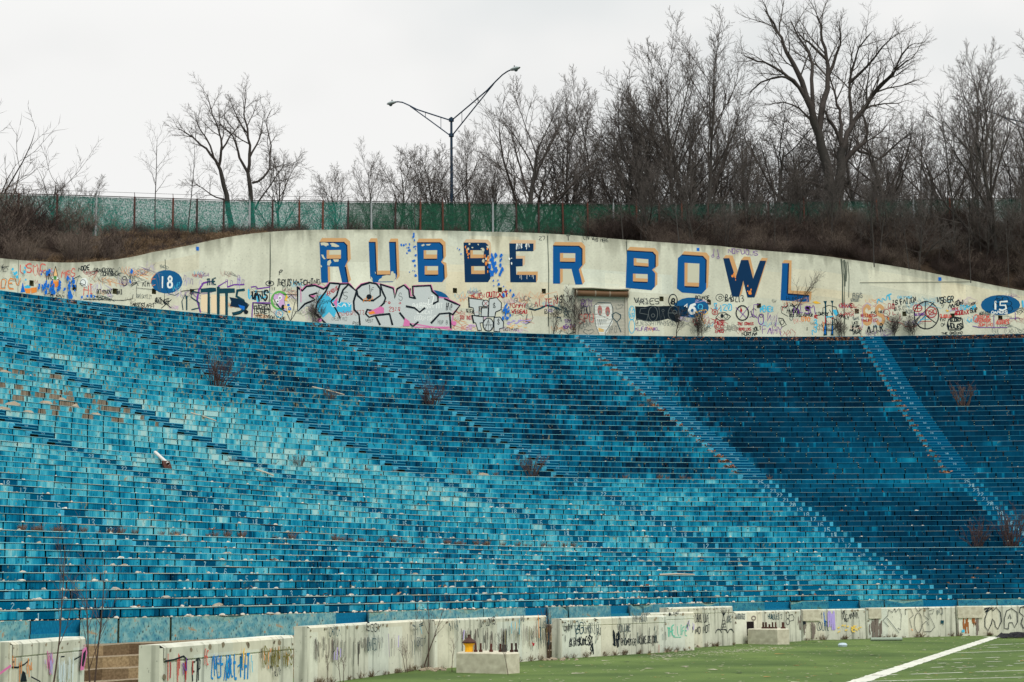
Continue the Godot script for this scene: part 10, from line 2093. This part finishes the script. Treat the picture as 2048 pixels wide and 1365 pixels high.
	g("p7b", "graffiti", "", "=h2 0.59,0.69 0.81,0.71 0.24 0.00|CM;=b2 0.88,0.76 0.92,0.40 0.18 0.00|FAST;=G2 0.60,0.33 1.08,0.32 0.26 0.00|LOUIE;=k2 1.58,0.67 2.30,0.69 0.24 0.00|YO-ANNA;=k2 1.73,0.58 1.89,0.58 0.10 0.00|RIT;l5 1.05,0.88 1.06,0.51;l4 1.09,0.94 1.04,0.55;l3 1.25,0.81 1.25,0.30;l4 1.19,0.84 1.15,0.49;l5 1.25,0.84 1.21,0.35;l4 1.08,0.87 1.10,0.66;l6 1.11,0.92 1.09,0.63;l6 1.29,0.90 1.30,0.34;l3 1.12,0.85 1.12,0.60;l4 1.04,0.82 1.04,0.43;l4 1.22,0.83 1.19,0.33;l5 1.19,0.83 1.21,0.41;l4 1.28,0.91 1.25,0.55;l4 1.27,0.92 1.22,0.41;l4 1.28,0.94 1.27,0.36;l5 1.14,0.90 1.13,0.44;a5 2.07,0.39 2.09,0.37;a4 1.98,0.40 2.06,0.35;a4 2.07,0.43 2.12,0.43;a3 2.28,0.38 2.30,0.32;a4 2.07,0.35 1.98,0.32;a2 1.83,0.31 1.79,0.31;a4 1.65,0.47 1.59,0.45;a4 2.03,0.38 1.98,0.38;a4 1.48,0.40 1.42,0.38;a4 2.23,0.32 2.20,0.29;a4 1.72,0.30 1.78,0.31;a3 2.32,0.39 2.40,0.39;a4 1.98,0.40 2.05,0.38;a4 1.73,0.47 1.69,0.43;a4 2.12,0.41 2.09,0.40;a4 1.80,0.42 1.86,0.43;a3 1.50,0.28 1.41,0.24;a4 1.99,0.29 2.04,0.24;a2 2.05,0.35 2.15,0.36;a4 2.07,0.26 2.11,0.24;a2 2.12,0.42 2.19,0.45;a4 2.18,0.36 2.13,0.31;d4 0.04,0.47 0.04,0.41 0.03,0.36;d4 0.06,0.39 0.05,0.32 0.07,0.25;d3 0.12,0.60 0.12,0.54 0.13,0.47;d3 0.02,0.53 0.00,0.44 0.03,0.34;d4 0.10,0.52 0.10,0.45 0.09,0.39;d3 0.04,0.48 0.04,0.33 0.05,0.18;d3 0.41,0.59 0.41,0.38 0.42,0.17;d3 0.39,0.54 0.39,0.38 0.40,0.21;d2 0.33,0.58 0.33,0.44 0.31,0.30;d3 0.36,0.57 0.36,0.29 0.34,0.06;d3 0.46,0.53 0.46,0.32 0.42,0.10;d4 0.48,0.47 0.47,0.34 0.46,0.21;d4 0.38,0.53 0.36,0.25 0.37,0.06;d4 0.43,0.43 0.41,0.23 0.40,0.06;k# -0.02,0.62 0.09,0.62 0.11,0.54 -0.00,0.50")
	g("p7c", "graffiti", "", "d4 0.35,0.65 0.35,0.43 0.32,0.22;d6 0.20,0.51 0.19,0.38 0.21,0.26;d6 0.61,0.51 0.59,0.32 0.57,0.13;d7 0.37,0.57 0.35,0.28 0.36,0.01;d4 0.23,0.66 0.22,0.45 0.19,0.25;d5 0.54,0.48 0.53,0.18 0.52,0.01;d4 0.27,0.53 0.25,0.32 0.23,0.10;d5 0.25,0.56 0.25,0.26 0.20,0.02;d4 0.31,0.67 0.30,0.38 0.25,0.09;d4 0.60,0.50 0.59,0.22 0.56,0.01;d5 0.40,0.68 0.38,0.42 0.40,0.17;d4 0.32,0.58 0.30,0.47 0.31,0.36;d4 0.23,0.53 0.22,0.32 0.23,0.11;d7 0.40,0.52 0.40,0.27 0.39,0.02;d5 0.45,0.67 0.45,0.50 0.45,0.33;d8 0.45,0.66 0.42,0.42 0.43,0.17;d5 0.46,0.67 0.46,0.54 0.44,0.42;d4 0.32,0.65 0.31,0.50 0.28,0.36;d4 0.62,0.58 0.61,0.37 0.61,0.16;d3 0.25,0.36 0.23,0.16 0.25,0.02;d5 0.35,0.42 0.33,0.22 0.34,0.02;d6 0.35,0.43 0.33,0.17 0.32,0.02;d4 0.10,0.47 0.08,0.31 0.11,0.15;d6 0.43,0.40 0.42,0.11 0.42,0.01;d6 0.41,0.68 0.39,0.37 0.39,0.06;d7 0.46,0.60 0.44,0.46 0.46,0.32;=h2 3.12,0.75 3.41,0.77 0.17 0.00|NJ;k2 0.91,0.38 0.68,0.60 0.90,0.75 0.94,0.94 1.11,0.86 1.22,0.99 1.25,0.86;k2 1.25,0.86 1.40,0.99 1.50,0.77 1.44,0.26 1.33,0.32;k2 1.68,0.77 1.68,0.96 1.93,0.96 2.03,0.74 1.85,0.63 1.94,0.31;k2 2.12,1.01 2.25,0.87 2.40,0.95;k2 2.76,0.89 2.98,0.94 2.90,0.78 2.72,0.78 2.98,0.34 2.79,0.18 2.47,0.19 2.41,0.41 2.60,0.54 2.70,0.40;k2 2.47,0.98 2.76,0.97;k2 2.51,0.89 2.50,0.73 2.71,0.59;k2 2.41,0.49 2.40,0.60 2.38,0.70 2.33,0.78 2.28,0.82 2.22,0.82 2.16,0.78 2.11,0.70 2.08,0.61 2.06,0.49 2.07,0.38 2.09,0.28 2.13,0.21 2.19,0.17 2.25,0.16 2.30,0.20 2.35,0.28 2.39,0.37 2.41,0.49;G# 3.25,0.56 3.40,0.55 3.37,0.39 3.32,0.47 3.26,0.42;h2 0.86,0.67 1.36,0.16;o2 1.97,0.25 1.96,0.22 1.95,0.28;o2 1.94,0.28 1.94,0.25 1.91,0.28;d4 4.09,0.43 4.07,0.28 4.06,0.14;d4 4.07,0.59 4.07,0.46 4.04,0.34;d3 4.05,0.60 4.03,0.34 4.04,0.08;d5 4.11,0.46 4.11,0.29 4.10,0.12;d5 4.11,0.58 4.11,0.33 4.11,0.09;d3 4.03,0.40 4.02,0.21 4.02,0.05")
	g("p7d", "graffiti", "", "z3 0.32,0.41 0.31,0.15 0.32,0.10;z5 0.40,0.46 0.39,0.22 0.40,0.10;z4 0.33,0.57 0.32,0.42 0.31,0.28;z5 0.29,0.42 0.28,0.31 0.29,0.20;z5 0.39,0.65 0.37,0.49 0.36,0.33;z4 0.31,0.43 0.30,0.18 0.29,0.10;z4 0.36,0.56 0.36,0.45 0.38,0.34;z3 0.23,0.53 0.23,0.39 0.22,0.26;z5 0.24,0.59 0.22,0.41 0.23,0.23;z3 0.60,0.66 0.59,0.55 0.61,0.44;z3 0.63,0.48 0.61,0.39 0.60,0.43;z4 0.64,0.60 0.63,0.53 0.64,0.46;z3 0.56,0.64 0.56,0.54 0.57,0.44;z3 0.62,0.39 0.60,0.30 0.63,0.43;z4 0.69,0.48 0.68,0.36 0.67,0.43;d4 0.78,0.64 0.77,0.42 0.77,0.19;d2 0.74,0.44 0.73,0.20 0.74,0.04;d3 0.71,0.58 0.71,0.39 0.70,0.20;d4 0.75,0.64 0.74,0.34 0.70,0.04;d3 0.75,0.45 0.74,0.16 0.70,0.04;d4 0.74,0.40 0.74,0.13 0.71,0.04;c# 0.15,0.21 0.25,0.23 0.25,0.13 0.14,0.13;k3 1.14,0.83 1.03,0.59 1.02,0.31 1.13,0.17 1.27,0.42 1.31,0.58 1.39,0.47 1.41,0.31 1.50,0.22 1.65,0.50 1.62,0.80 1.47,0.97 1.35,0.86 1.29,0.94 1.14,0.83;k3 1.89,0.22 1.74,0.25 1.76,0.58 1.86,0.85 2.05,0.93 2.25,0.79 2.25,0.46 2.13,0.27 2.05,0.44 1.93,0.44 1.89,0.22;k3 2.57,1.01 2.38,0.96 2.34,0.79 2.49,0.65;k3 1.91,0.58 1.98,0.74 2.01,0.58;k3 2.45,0.60 2.38,0.41 2.47,0.24;k7 1.04,0.92 1.23,0.97 1.08,0.83")
